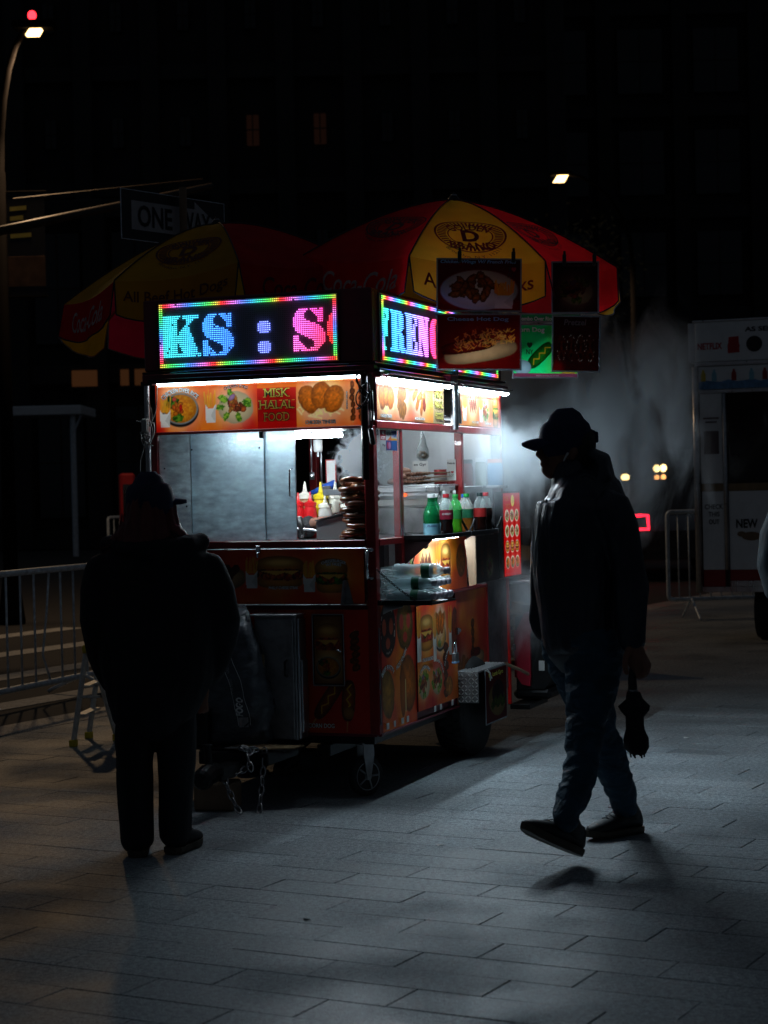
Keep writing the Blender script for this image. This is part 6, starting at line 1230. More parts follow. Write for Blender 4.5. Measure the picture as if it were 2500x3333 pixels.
MAN = {'torso': [(-0.116, 0.0, 1.502, 0.08, 0.09), (-0.095, 0.0, 1.458, 0.17, 0.152), (-0.089, 0.0, 1.407, 0.215, 0.188), (-0.101, 0.0, 1.333, 0.215, 0.188), (-0.106, 0.0, 1.208, 0.2, 0.192), (-0.109, -0.0, 1.083, 0.19, 0.185), (-0.097, 0.0, 0.957, 0.19, 0.175), (-0.084, 0.0, 0.846, 0.195, 0.172)], 'near_arm': [(-0.002, -0.18, 1.401, 0.07, 0.083), (0.039, -0.2, 1.309, 0.065, 0.073), (0.062, -0.2, 1.186, 0.06, 0.067), (0.073, -0.2, 1.089, 0.058, 0.066), (0.07, -0.21, 0.98, 0.055, 0.058), (0.067, -0.22, 0.901, 0.05, 0.051), (0.07, -0.22, 0.856, 0.047, 0.046)], 'far_arm': [(-0.15, 0.2, 1.394, 0.07, 0.08), (-0.217, 0.2, 1.254, 0.06, 0.064), (-0.237, 0.2, 1.114, 0.058, 0.059), (-0.236, 0.2, 1.011, 0.055, 0.059), (-0.242, 0.18, 0.935, 0.055, 0.064), (-0.229, 0.15, 0.88, 0.05, 0.054), (-0.201, 0.12, 0.824, 0.04, 0.036)], 'collar': [(-0.125, 0.0, 1.489, 0.09, 0.092), (-0.134, 0.0, 1.527, 0.088, 0.082), (-0.137, 0.0, 1.552, 0.085, 0.072)], 'hood': [(-0.064, 0.0, 1.609, 0.08, 0.028), (-0.023, 0.0, 1.581, 0.12, 0.045), (-0.019, 0.0, 1.525, 0.15, 0.055), (-0.048, 0.0, 1.469, 0.16, 0.075)], 'skull': [(-0.127, 0.0, 1.731, 0.045, 0.05), (-0.133, 0.0, 1.713, 0.066, 0.082), (-0.137, 0.0, 1.696, 0.076, 0.1), (-0.139, 0.0, 1.652, 0.077, 0.104), (-0.148, 0.0, 1.602, 0.07, 0.095), (-0.164, 0.0, 1.559, 0.058, 0.07), (-0.182, 0.0, 1.531, 0.042, 0.05)], 'neck': [(-0.131, 0.0, 1.583, 0.055, 0.06), (-0.121, 0.0, 1.458, 0.06, 0.065)], 'nose': [(-0.236, 0.0, 1.661, 0.013, 0.014), (-0.252, 0.0, 1.634, 0.015, 0.016), (-0.266, 0.0, 1.611, 0.018, 0.015), (-0.25, 0.0, 1.601, 0.02, 0.015)], 'lips': [(-0.238, 0.0, 1.583, 0.024, 0.016), (-0.248, 0.0, 1.572, 0.026, 0.015), (-0.241, 0.0, 1.562, 0.024, 0.012), (-0.245, 0.0, 1.553, 0.024, 0.015), (-0.232, 0.0, 1.539, 0.024, 0.018)], 'chin': [(-0.222, 0.0, 1.539, 0.028, 0.025), (-0.213, 0.0, 1.529, 0.03, 0.022)], 'brow': [(-0.234, -0.03, 1.665, 0.016, 0.017), (-0.235, 0.0, 1.668, 0.03, 0.018), (-0.229, 0.03, 1.666, 0.016, 0.018)], 'jaw': [(-0.146, 0.0, 1.584, 0.062, 0.062), (-0.19, 0.0, 1.541, 0.045, 0.04)], 'ear': [(-0.13, -0.076, 1.629, 0.01, 0.014), (-0.128, -0.08, 1.613, 0.009, 0.016), (-0.138, -0.078, 1.59, 0.008, 0.01)], 'earbud': [(-0.155, -0.083, 1.613, 0.005, 0.005), (-0.166, -0.084, 1.595, 0.004, 0.004), (-0.172, -0.084, 1.583, 0.003, 0.003)], 'crown': [(-0.153, 0.0, 1.751, 0.062, 0.075), (-0.152, 0.0, 1.734, 0.078, 0.095), (-0.153, 0.0, 1.711, 0.085, 0.105), (-0.155, 0.0, 1.678, 0.088, 0.11), (-0.153, 0.0, 1.646, 0.087, 0.108)], 'palm': [(0.074, -0.23, 0.853, 0.026, 0.032), (0.079, -0.24, 0.817, 0.03, 0.04), (0.088, -0.24, 0.777, 0.034, 0.041), (0.09, -0.24, 0.75, 0.03, 0.031)], 'f1': [(0.103, -0.275, 0.79, 0.01, 0.011), (0.113, -0.285, 0.757, 0.01, 0.011), (0.101, -0.28, 0.73, 0.01, 0.011), (0.081, -0.265, 0.725, 0.009, 0.01)], 'f2': [(0.11, -0.255, 0.793, 0.011, 0.012), (0.123, -0.265, 0.762, 0.011, 0.012), (0.113, -0.262, 0.73, 0.01, 0.011), (0.09, -0.25, 0.72, 0.009, 0.01)], 'f3': [(0.116, -0.233, 0.798, 0.011, 0.012), (0.131, -0.24, 0.769, 0.011, 0.012), (0.123, -0.24, 0.737, 0.01, 0.011), (0.1, -0.23, 0.722, 0.009, 0.01)], 'f4': [(0.116, -0.212, 0.806, 0.01, 0.011), (0.13, -0.215, 0.779, 0.01, 0.011), (0.125, -0.215, 0.752, 0.009, 0.01), (0.105, -0.21, 0.737, 0.008, 0.009)], 'thumb': [(0.052, -0.26, 0.836, 0.013, 0.014), (0.035, -0.28, 0.801, 0.012, 0.013), (0.031, -0.285, 0.768, 0.011, 0.012), (0.038, -0.28, 0.741, 0.009, 0.01)], 'near_leg': [(-0.076, -0.08, 0.863, 0.13, 0.129), (-0.071, -0.09, 0.764, 0.12, 0.114), (-0.086, -0.12, 0.656, 0.105, 0.098), (-0.107, -0.16, 0.563, 0.09, 0.083), (-0.126, -0.2, 0.483, 0.08, 0.073), (-0.139, -0.24, 0.415, 0.075, 0.065), (-0.157, -0.29, 0.344, 0.073, 0.063), (-0.189, -0.35, 0.276, 0.07, 0.062), (-0.219, -0.4, 0.22, 0.06, 0.052), (-0.231, -0.42, 0.188, 0.055, 0.045)], 'far_leg': [(-0.135, 0.08, 0.845, 0.13, 0.136), (-0.119, 0.09, 0.761, 0.12, 0.124), (-0.096, 0.1, 0.677, 0.105, 0.106), (-0.071, 0.11, 0.593, 0.095, 0.091), (-0.038, 0.14, 0.48, 0.085, 0.084), (-0.004, 0.17, 0.392, 0.078, 0.077), (0.032, 0.2, 0.297, 0.072, 0.068), (0.067, 0.24, 0.2, 0.062, 0.059), (0.085, 0.27, 0.149, 0.056, 0.054), (0.091, 0.28, 0.115, 0.05, 0.049)], 'ush': [(0.065, -0.245, 0.751, 0.013, 0.013), (0.064, -0.245, 0.709, 0.017, 0.017), (0.065, -0.245, 0.675, 0.019, 0.018)], 'ucan': [(0.066, -0.245, 0.664, 0.025, 0.024), (0.067, -0.245, 0.624, 0.036, 0.034), (0.069, -0.245, 0.596, 0.045, 0.041), (0.07, -0.245, 0.569, 0.036, 0.033), (0.074, -0.245, 0.52, 0.036, 0.034), (0.076, -0.245, 0.478, 0.05, 0.048), (0.077, -0.245, 0.441, 0.048, 0.046), (0.081, -0.245, 0.417, 0.03, 0.027)]}
WOMAN = {'torso': [(0.035, 0.0, 1.276, 0.1, 0.152), (0.037, 0.0, 1.244, 0.14, 0.203), (0.037, 0.0, 1.181, 0.16, 0.248), (0.038, 0.0, 1.08, 0.165, 0.26), (0.035, 0.0, 0.965, 0.17, 0.253), (0.032, 0.0, 0.864, 0.175, 0.241), (0.026, 0.0, 0.737, 0.18, 0.228), (0.008, 0.0, 0.611, 0.175, 0.19)], 'larm': [(-0.172, 0.0, 1.18, 0.075, 0.078), (-0.203, 0.0, 1.085, 0.078, 0.078), (-0.215, 0.0, 0.971, 0.075, 0.07), (-0.204, 0.04, 0.866, 0.065, 0.064), (-0.184, 0.06, 0.774, 0.06, 0.059), (-0.156, 0.07, 0.696, 0.055, 0.051)], 'rarm': [(0.242, 0.0, 1.17, 0.075, 0.081), (0.282, 0.0, 1.074, 0.078, 0.078), (0.301, 0.0, 0.959, 0.075, 0.071), (0.296, 0.03, 0.874, 0.065, 0.064), (0.271, 0.05, 0.79, 0.06, 0.056), (0.234, 0.08, 0.724, 0.05, 0.046)], 'hood': [(-0.153, 0.02, 1.28, 0.05, 0.038), (-0.054, -0.06, 1.261, 0.08, 0.043), (0.044, -0.09, 1.247, 0.09, 0.048), (0.147, -0.06, 1.259, 0.08, 0.045), (0.222, 0.02, 1.288, 0.05, 0.036)], 'collar': [(0.036, 0.0, 1.232, 0.09, 0.101), (0.037, 0.0, 1.282, 0.08, 0.078)], 'skull': [(0.013, 0.0, 1.511, 0.05, 0.051), (0.012, 0.0, 1.479, 0.075, 0.078), (0.013, 0.0, 1.435, 0.082, 0.086), (0.017, 0.0, 1.384, 0.075, 0.078), (0.021, 0.0, 1.346, 0.06, 0.063)], 'neck': [(0.019, 0.0, 1.372, 0.05, 0.056), (0.026, 0.0, 1.245, 0.055, 0.058)], 'crown': [(0.013, 0.0, 1.534, 0.062, 0.066), (0.013, 0.0, 1.524, 0.082, 0.086), (0.015, 0.0, 1.496, 0.095, 0.097), (0.017, 0.0, 1.46, 0.099, 0.101), (0.018, 0.0, 1.432, 0.098, 0.1)], 'hair1': [(0.009, -0.02, 1.448, 0.08, 0.081), (0.005, -0.03, 1.372, 0.075, 0.088), (0.003, -0.05, 1.316, 0.06, 0.103), (-0.002, -0.07, 1.267, 0.045, 0.1)], 'hair2': [(0.091, 0.01, 1.446, 0.05, 0.028), (0.1, 0.01, 1.382, 0.045, 0.028), (0.112, 0.0, 1.344, 0.04, 0.028), (0.145, -0.03, 1.306, 0.03, 0.025)], 'hair3': [(-0.063, -0.02, 1.374, 0.04, 0.023), (-0.088, -0.03, 1.33, 0.04, 0.025), (-0.127, -0.03, 1.293, 0.03, 0.023)], 'lleg': [(-0.055, 0.0, 0.625, 0.12, 0.086), (-0.068, 0.0, 0.511, 0.115, 0.08), (-0.074, 0.0, 0.384, 0.105, 0.073), (-0.074, 0.0, 0.257, 0.1, 0.07), (-0.072, 0.0, 0.129, 0.095, 0.066), (-0.07, 0.0, 0.059, 0.095, 0.065)], 'rleg': [(0.092, 0.0, 0.621, 0.12, 0.089), (0.1, 0.02, 0.504, 0.115, 0.08), (0.096, 0.04, 0.374, 0.105, 0.074), (0.09, 0.05, 0.245, 0.1, 0.069), (0.083, 0.06, 0.128, 0.095, 0.065), (0.081, 0.06, 0.061, 0.095, 0.064)]}

def grow(pts, k, dk=0): return [(x, y, z, a * k + dk, b * k + dk) for x, y, z, a, b in pts]
def loftset(D, names, k=1.0, n=18, ref=(0, 1, 0)):
    q = MB()
    for nm in names: q.chain(grow(D[nm], k), n, ref)
    return q
# the walking man
man = thing('person', 'man in navy cap and dark hooded jacket walking past the cart with a folded umbrella', 'person', (.9, 7.75, 0))
q = loftset(MAN, ['skull', 'neck', 'nose', 'lips', 'chin', 'brow', 'jaw', 'ear', 'palm', 'f1', 'f2', 'f3', 'f4', 'thumb']); 
for nm, k in (('torso', .82), ('near_arm', .7), ('far_arm', .7), ('near_leg', .7), ('far_leg', .7)): q.chain(grow(MAN[nm], k), 16)
q.chain([(*MAN['near_arm'][-1][:3], .026, .026), (*MAN['palm'][0][:3], .024, .026)], 12); q.chain([(-.121, 0, 1.47, .07, .07), (-.1, 0, 1.40, .1, .1)], 12)
fused(q, 'body', M['skin'], man, .0055, 3)
q = MB(); q.ell((-.226, -.034, 1.648), (.009, .012, .008), 10, 8); q.ell((-.226, .034, 1.648), (.009, .012, .008), 10, 8); q.build('eyes', M['eye'], man, True)
q = loftset(MAN, ['torso', 'near_arm', 'far_arm', 'collar', 'hood']); q.chain([(-.09, 0, 1.45, .2, .13), (-.1, 0, 1.36, .2, .15)], 18)
jk = fused(q, 'jacket', M['shell'], man, .009, 4, amp=.009, fscale=7, fstretch=(1, 1, .3))
q = MB(); q.tube([(-.245, -.10, 1.43), (-.275, -.09, 1.36), (-.292, -.085, 1.25), (-.298, -.08, 1.12)], .0035, 6); q.build('zip', M['dull_steel'], jk)
q = MB(); q.chain([(*MAN['torso'][-1][:2], .83, .185, .165), (-.082, 0, .822, .183, .163)], 24); q.build('shirt_hem', M['tshirt'], man, True)
q = loftset(MAN, ['near_leg', 'far_leg']); fused(q, 'trousers', M['denim'], man, .009, 3, amp=.008, fscale=11, fstretch=(.8, .8, 1.4))
q = MB(); q.chain(grow(MAN['crown'], 1.0), 24); cp_ = q.build('cap', M['capm'], man, True)
q = MB(); br = []
for i in range(9):
    for j in range(6):
        v = (i / 8 - .5) * 2; u = j / 5; hw = .078 * (1 - .25 * u * u); y = v * hw; root_x = -.155 - math.sqrt(max(0, 1 - (y / .086) ** 2)) * .100; tipx = -.334 + .06 * v * v
        x = root_x + (tipx - root_x) * u; z = 1.679 - .018 * u * u - .016 * v * v - .010 * u * abs(v); br.append((x, y, z))
n1 = len(br); q.add(br + [(x, y, z - .010) for x, y, z in br], [(i * 6 + j, (i + 1) * 6 + j, (i + 1) * 6 + j + 1, i * 6 + j + 1) for i in range(8) for j in range(5)] + [(n1 + i * 6 + j, n1 + i * 6 + j + 1, n1 + (i + 1) * 6 + j + 1, n1 + (i + 1) * 6 + j) for i in range(8) for j in range(5)] + [(i * 6 + 5, (i + 1) * 6 + 5, n1 + (i + 1) * 6 + 5, n1 + i * 6 + 5) for i in range(8)] + [(j, j + 1, n1 + j + 1, n1 + j) for j in range(5)] + [(48 + j, n1 + 48 + j, n1 + 49 + j, 49 + j) for j in range(5)])
q.build('brim', M['capm'], cp_, True)
q = MB(); q.ell((-.152, 0, 1.785), (.008, .008, .005)); q.tube([(-.048, -.03, 1.70), (-.03, 0, 1.69), (-.048, .03, 1.70)], .008, 8); q.bbox((-.04, -.012, 1.655), (-.022, .012, 1.70), .004); q.build('strap', M['capm'], cp_, True)
q = MB(); q.chain([(-.132, 0, 1.66, .079, .106), (-.115, 0, 1.62, .076, .09), (-.1, 0, 1.58, .068, .07)], 18); q.v = [(x if x > -.14 else -.14, y, z) for x, y, z in q.v]; q.build('hair', M['hair_dark'], man, True)
q = loftset(MAN, ['earbud'], n=8); q.build('earbud', M['white'], man, True)
def shoe(name, heel, toe, zdir, par, ankle, W_=.047):
    """low trainer along heel->toe; zdir = up direction of the foot"""
    h, t = Vector(heel), Vector(toe); f = (t - h); L_ = f.length; f.normalize(); u = (Vector(zdir) - f * f.dot(Vector(zdir))).normalized(); s = f.cross(u)
    o = h
    def P(a, b, c): return tuple(o + f * a * L_ + s * b + u * c)
    prof = [(0.0, .6, .06), (.06, .78, .10), (.2, .82, .105), (.36, .85, .10), (.5, .95, .075), (.65, 1.0, .062), (.8, .97, .052), (.92, .78, .042), (1.0, .4, .03)]
    n = 12; vs = []
    for a, w, hh in prof:
        for k in range(n): an = 2 * math.pi * k / n; vs.append(P(a, math.cos(an) * w * W_, .022 + max(-.012, (math.sin(an) * .5 + .5) * hh - .004) if True else 0))
    q = MB(); q.add(vs, [(i * n + k, i * n + (k + 1) % n, (i + 1) * n + (k + 1) % n, (i + 1) * n + k) for i in range(len(prof) - 1) for k in range(n)] + [tuple(range(n))[::-1], tuple((len(prof) - 1) * n + k for k in range(n))])
    q.chain([(*P(.14, 0, .07), .038, .042), (*ankle, .042, .046)], 12)
    sh_ = q.build(name, M['shoe'], par, True)
    q = MB(); pr = [(-.03, .45), (.02, .85), (.2, .95), (.4, .92), (.6, 1.05), (.8, 1.02), (.95, .7), (1.03, .25)]; vs = []
    for lay, (dz, kk) in enumerate(((0, .9), (.012, 1.02), (.028, 1.0))):
        for a, w in pr + [(a, -w) for a, w in pr[::-1]]: rise = .012 * max(0, a - .75) / .25 ; vs.append(P(a, w * W_ * kk, dz + rise))
    m_ = len(pr) * 2; q.add(vs, [tuple(range(m_))[::-1], tuple(range(2 * m_, 3 * m_))] + [(l * m_ + i, l * m_ + (i + 1) % m_, (l + 1) * m_ + (i + 1) % m_, (l + 1) * m_ + i) for l in range(2) for i in range(m_)]); q.build('sole', M['sole'], sh_)
    q = MB()
    for i in range(4): a = .42 + i * .07; q.tube([P(a, -.022, .1 - i * .008), P(a + .02, 0, .108 - i * .008), P(a + .03, .022, .1 - i * .008)], .0025, 5)
    q.tube([P(.42, 0, .11), P(.5, .02, .135), P(.56, .015, .12), P(.43, 0, .112), P(.48, -.025, .13), P(.54, -.02, .115)], .002, 5); q.build('laces', M['lace'], sh_)
shoe('shoe', (-.175, -.31, .035), (-.40, -.50, .165), (.15, .1, 1), man, (-.225, -.40, .20)); shoe('shoe', (.155, .345, .002), (-.08, .17, .004), (0, 0, 1), man, (.088, .275, .14))
# the folded umbrella in his hand
um = thing('folded_umbrella', 'black folded umbrella hanging from the walking man left hand', 'umbrella', (.9, 7.75, 0))
q = MB(); q.chain(MAN['ush'], 14); q.build('handle', M['black'], um, True)
q = MB(); n = 20; vs = []; rows = MAN['ucan']
for i, (x, y, z, a, b) in enumerate(rows):
    for k in range(n): an = 2 * math.pi * k / n; w = 1 + .16 * math.cos(an * 5 + i * .8) + (.55 * max(0, math.cos(an * 2)) ** 3 if i == 2 else 0); vs.append((x + b * w * math.cos(an), y + a * w * math.sin(an), z + (.012 * math.cos(an * 6) if i in (1, 2, 3) else 0)))
q.add(vs, [(i * n + k, (i + 1) * n + k, (i + 1) * n + (k + 1) % n, i * n + (k + 1) % n) for i in range(len(rows) - 1) for k in range(n)] + [tuple(range(n)), tuple((len(rows) - 1) * n + k for k in range(n))[::-1]]); q.build('canopy', M['coat'], um, True)
q = MB(); q.lathe([(.018, 0), (.021, 0), (.021, .01), (.018, .01)], 14, (.065, -.245, .664)); q.build('collar_ring', M['dull_steel'], um, True); q = MB()
for k in range(6): a = k * 1.047; q.tube([(.075 + .03 * math.cos(a), -.245 + .03 * math.sin(a), .44), (.079 + .026 * math.cos(a), -.245 + .026 * math.sin(a), .405)], .004, 5)
q.build('rib_tips', M['black_metal'], um)
# the woman at the counter, seen from behind
wo = thing('person', 'long haired woman in cap, dark coat and wide trousers standing with her back turned', 'person', (-.98, 7.85, 0))
q = loftset(WOMAN, ['skull', 'neck']); 
for nm, k in (('torso', .8), ('larm', .6), ('rarm', .6), ('lleg', .6), ('rleg', .6)): q.chain(grow(WOMAN[nm], k), 16)
for s, c in ((-1, (-.15, .09, .66)), (1, (.2, .1, .69))):
    q.chain([(c[0], c[1], c[2], .016, .032), (c[0] * .98, c[1] + .01, c[2] - .05, .018, .036), (c[0] * .97, c[1] + .015, c[2] - .085, .015, .03)], 12)
    for i in range(4): xx = c[0] * .97 + (i - 1.5) * .017; q.chain([(xx, c[1] + .015, c[2] - .085, .009, .009), (xx, c[1] + .03, c[2] - .12 + abs(i - 1.4) * .006, .008, .008), (xx, c[1] + .045, c[2] - .13 + abs(i - 1.4) * .006, .007, .007)], 8)
    q.chain([(c[0] - s * .03, c[1] + .02, c[2] - .03, .01, .01), (c[0] - s * .045, c[1] + .035, c[2] - .065, .009, .009), (c[0] - s * .04, c[1] + .045, c[2] - .085, .008, .008)], 8)
q.chain([(.07, .085, 1.40, .02, .01), (.075, .1, 1.375, .02, .012)], 8)
fused(q, 'body', M['skin'], wo, .007, 3)
q = loftset(WOMAN, ['torso', 'larm', 'rarm', 'collar', 'hood']); q.chain([(-.12, 0, 1.21, .11, .07), (.19, 0, 1.21, .11, .07)], 14); fused(q, 'coat', M['coat'], wo, .01, 4, amp=.008, fscale=6, fstretch=(1, 1, .4))
q = loftset(WOMAN, ['lleg', 'rleg']); fused(q, 'trousers', M['trouser'], wo, .01, 3, amp=.006, fscale=8)
q = loftset(WOMAN, ['hair1', 'hair2', 'hair3']); hr = fused(q, 'hair', M['hair_red'], wo, .008, 3, amp=.006, fscale=30, fstretch=(1, 1, .1))
q = MB(); r_ = random.Random(9)
for i in range(110):
    s = 1 if i % 2 else -1; x0 = (.085 if s > 0 else -.07) + r_.uniform(-.03, .02); y0 = r_.uniform(-.05, .04); z0 = r_.uniform(1.34, 1.42); k = r_.uniform(.5, 1.2)
    q.tube([(x0, y0, z0), (x0 + s * .012 * k, y0 - .01, z0 - .05), (x0 + s * .04 * k, y0 - .03, z0 - .09), (x0 + s * .09 * k, y0 - .04, z0 - .115 + r_.uniform(-.01, .015))], [.0016, .0014, .0011, .0005], 4)
q.build('strands', M['hair_red'], hr)['kind'] = 'stuff'
q = MB(); q.chain(WOMAN['crown'], 24); cp_ = q.build('cap', M['capm'], wo, True)
q = MB(); 
for d, zz in ((0, 0), (1, -.008)):
    pass
br = []
for i in range(8):
    for j in range(5):
        v = (i / 7 - .5) * 2; u = j / 4; y = .04 + v * .07 * (1 - .3 * u * u); x = .018 + math.sqrt(max(0, 1 - (v * .75) ** 2)) * .085 + u * .062 * (1 - .15 * v * v); br.append((x, y, 1.474 - .012 * u - .008 * v * v))
n1 = len(br); q.add(br + [(x, y, z - .014) for x, y, z in br], [(i * 5 + j, i * 5 + j + 1, (i + 1) * 5 + j + 1, (i + 1) * 5 + j) for i in range(7) for j in range(4)] + [(n1 + i * 5 + j, n1 + (i + 1) * 5 + j, n1 + (i + 1) * 5 + j + 1, n1 + i * 5 + j + 1) for i in range(7) for j in range(4)] + [(i * 5 + 4, n1 + i * 5 + 4, n1 + (i + 1) * 5 + 4, (i + 1) * 5 + 4) for i in range(7)] + [(j, n1 + j, n1 + j + 1, j + 1) for j in range(4)] + [(35 + j, 36 + j, n1 + 36 + j, n1 + 35 + j) for j in range(4)]); q.build('brim', M['capm'], cp_, True)
q = MB(); q.ell((.01, 0, 1.562), (.009, .009, .006)); q.build('button', M['capm'], cp_, True)
shoe('shoe', (-.06, -.07, .002), (-.09, .19, .002), (0, 0, 1), wo, (-.057, -.02, .13)); shoe('shoe', (.075, -.02, .002), (.155, .22, .002), (0, 0, 1), wo, (.072, .03, .13))
# generic figure used for the vendor and the passer-by at the right edge
def figure(name, label, loc, rz, skin='skin', top='sweat', leg='trouser', hair='hair_dark', arms=None, lean=0.0):
    o = thing('person', label, 'person', loc, rz); T = [(0, 0, .9, .13, .17), (0, .0, 1.05, .125, .16), (0, 0, 1.2, .135, .18), (0, 0, 1.34, .13, .2), (0, 0, 1.42, .09, .15)]
    A = arms or [[(.2 * s, 0, 1.37, .055, .055), (.25 * s, .0, 1.2, .05, .05), (.26 * s, -.01, 1.08, .043, .043), (.25 * s, -.04, .95, .036, .036), (.24 * s, -.07, .85, .03, .03)] for s in (-1, 1)]
    Lg = [[(.09 * s, 0, .88, .09, .09), (.1 * s, 0, .65, .08, .08), (.1 * s, 0, .48, .06, .06), (.1 * s, .01, .3, .055, .055), (.1 * s, .02, .1, .045, .045)] for s in (-1, 1)]
    q = MB()
    for c in [T] + A + Lg: q.chain(grow(c, .82), 14)
    q.chain([(0, 0, 1.4, .055, .055), (0, 0, 1.52, .05, .05)], 12); q.chain([(0, -.01, 1.52, .05, .045), (0, -.005, 1.58, .08, .07), (0, 0, 1.65, .09, .078), (0, 0, 1.71, .085, .075), (0, 0, 1.745, .06, .05)], 16); q.chain([(0, -.085, 1.64, .011, .011), (0, -.105, 1.61, .012, .014)], 8)
    for s in (-1, 1): q.chain([(.078 * s, .0, 1.64, .015, .008), (.078 * s, .0, 1.60, .012, .007)], 8)
    for a in A:
        e = Vector(a[-1][:3]); d = (e - Vector(a[-2][:3])).normalized(); sd = d.orthogonal().normalized() if abs(d.z) < .9 else Vector((0, 1, 0)); sd = d.cross(Vector((0, 0, 1))).normalized() if abs(d.z) < .9 else Vector((0, 1, 0))
        q.chain([(*e, .024, .02), (*(e + d * .05), .036, .017), (*(e + d * .09), .034, .014)], 12, sd)
        for i in range(4): b0 = e + d * .085 + sd * (i - 1.5) * .018; dn = Vector((0, 0, -1)) if abs(d.z) < .9 else Vector((0, -1, 0)); q.chain([(*b0, .009, .009), (*(b0 + d * .03), .0085, .0085), (*(b0 + d * (.045 - abs(i - 1.4) * .005) + dn * .018), .0075, .0075)], 8)
        t0 = e + d * .03 + sd * .03; q.chain([(*t0, .011, .011), (*(t0 + d * .03 + sd * .018), .009, .009), (*(t0 + d * .05 + sd * .02 - Vector((0, 0, .01))), .008, .008)], 8)
    fused(q, 'body', M[skin], o, .008, 3)
    q = MB(); q.chain(T, 18)
    for a in A: q.chain(grow(a[:-1], 1.12), 14)
    q.chain([(-.17, 0, 1.37, .07, .07), (.17, 0, 1.37, .07, .07)], 12); fused(q, 'jacket', M[top], o, .01, 3, amp=.005)
    q = MB(); [q.chain(grow(c, 1.1), 14) for c in Lg]; q.chain([(0, 0, .82, .13, .17), (0, 0, .95, .125, .165)], 16); fused(q, 'trousers', M[leg], o, .01, 3)
    q = MB(); q.chain([(0, .02, 1.62, .082, .082), (0, .015, 1.68, .095, .088), (0, .01, 1.73, .09, .082), (0, .01, 1.76, .06, .055)], 16); q.v = [(x, max(y, -.055) if z < 1.72 else y, z) for x, y, z in q.v]; q.build('hair', M[hair], o, True)
    for s in (-1, 1): q = MB(); q.ell((.03 * s, -.075, 1.645), (.012, .008, .007)); q.build('eye', M['eye'], o, True)
    for s in (-1, 1): shoe('shoe', (.1 * s, .05, .002), (.11 * s, -.2, .002), (0, 0, 1), o, (.1 * s, .02, .13))
    return o
pv = cw(-.88, .74, 0)
figure('vendor', 'vendor in black sleeves reaching over the counter behind the hazy panel', (pv.x, pv.y, 0), -.352, arms=[
    [(-.2, 0, 1.37, .055, .055), (-.24, -.12, 1.24, .05, .05), (-.2, -.25, 1.24, .043, .043), (-.1, -.36, 1.27, .036, .036), (-.02, -.42, 1.28, .028, .028)],
    [(.2, 0, 1.37, .055, .055), (.29, -.1, 1.26, .05, .05), (.32, -.28, 1.27, .045, .045), (.38, -.36, 1.31, .042, .042), (.47, -.38, 1.33, .03, .03)]])
figure('passer', 'person in a dark teal jacket cut off by the right edge of the picture', (2.1, 8.95, 0), -.3, top='tealcoat', arms=[
    [(-.2, 0, 1.37, .06, .06), (-.27, .0, 1.22, .06, .06), (-.29, -.01, 1.08, .052, .052), (-.26, -.03, .95, .045, .045), (-.24, -.06, .9, .03, .03)],
    [(.2, 0, 1.37, .055, .055), (.25, .0, 1.2, .05, .05), (.26, -.01, 1.08, .043, .043), (.25, -.04, .95, .036, .036), (.24, -.07, .85, .03, .03)]])
# ------------------------------------------------------------------ things on and round the tow bar
M['bag'] = mat("black woven plastic sack", (.085, .095, .11), .2, 0, .3, 10, bump=1.0, bscale=14, stretch=(1.2, 1.2, 2.2)); M['bag_grey'] = mat("grey sack print", (.28, .28, .29), .5)
sk_ = thing('charcoal_sack', 'black charcoal sack lettered FOGO standing on the cart tow bar deck', 'sack', tuple(cw(-.69, -.17, .272)), -.352)
q = MB(); n = 28; rows = 26; vs = []; from mathutils import noise as _nz
def sack(u, v):
    """u around, v up"""
    w = .178 * (1 - .12 * v) * (1 + .15 * math.sin(v * 3.1)); d = .075 * (.8 + .5 * math.sin(v * 2.9 + .2)) * (1.0 if v < .9 else 1 - (v - .9) * 7)
    c, s = math.cos(u), math.sin(u); x = w * (abs(c) ** .6) * (1 if c > 0 else -1); y = d * (abs(s) ** .8) * (1 if s > 0 else -1)
    k = _nz.noise(Vector((c * 2.2, s * 2.2, v * 9))) * .026 + abs(_nz.noise(Vector((c * 4 + 3, s * 4, v * 16)))) * .022
    return (x * (1 + k * 3) - .055 * v + .02 * math.sin(v * 5), y + k * (1 if s > 0 else -1), v * .64 + (.03 * math.sin(u * 2) if v > .95 else 0))
vs = [sack(2 * math.pi * i / n, j / rows) for j in range(rows + 1) for i in range(n)]
q.add(vs, [(j * n + i, j * n + (i + 1) % n, (j + 1) * n + (i + 1) % n, (j + 1) * n + i) for j in range(rows) for i in range(n)] + [tuple(range(n))[::-1], tuple(rows * n + i for i in range(n))]); q.build('sack_body', M['bag'], sk_, True)
def on_sack(a, b):   # a across (m, right +), b up (m) on the front face
    v = b / .64; w = .178; c = max(-.97, min(.97, (a) / w)); u = -math.acos(max(-1, min(1, (abs(c) ** (1 / .6)) * (1 if c > 0 else -1)))); p = sack(u, v); return (p[0], p[1] - .004, p[2])
def sack_text(body, a, b, h, w, m_, bold=.02, shear=0.0, rot=math.pi / 2 - .05):
    vv, ff = text2d(body, h, w, bold=bold, shear=shear, rot=rot); q = MB(); q.add([on_sack(a + x, b + y) for x, y in vv], ff); q.build('lettering', M[m_], sk_)
for y0, y1, x0, x1 in ((.44, .50, .018, .07), (.09, .14, .062, .105)):
    q = MB(); N_ = 6; q.add([on_sack(x0 + (x1 - x0) * i / N_, y0 + (y1 - y0) * j / N_) for j in range(N_ + 1) for i in range(N_ + 1)], [(j * (N_ + 1) + i, j * (N_ + 1) + i + 1, (j + 1) * (N_ + 1) + i + 1, (j + 1) * (N_ + 1) + i) for j in range(N_) for i in range(N_)]); q.build('print_patch', M['bag_grey'], sk_)
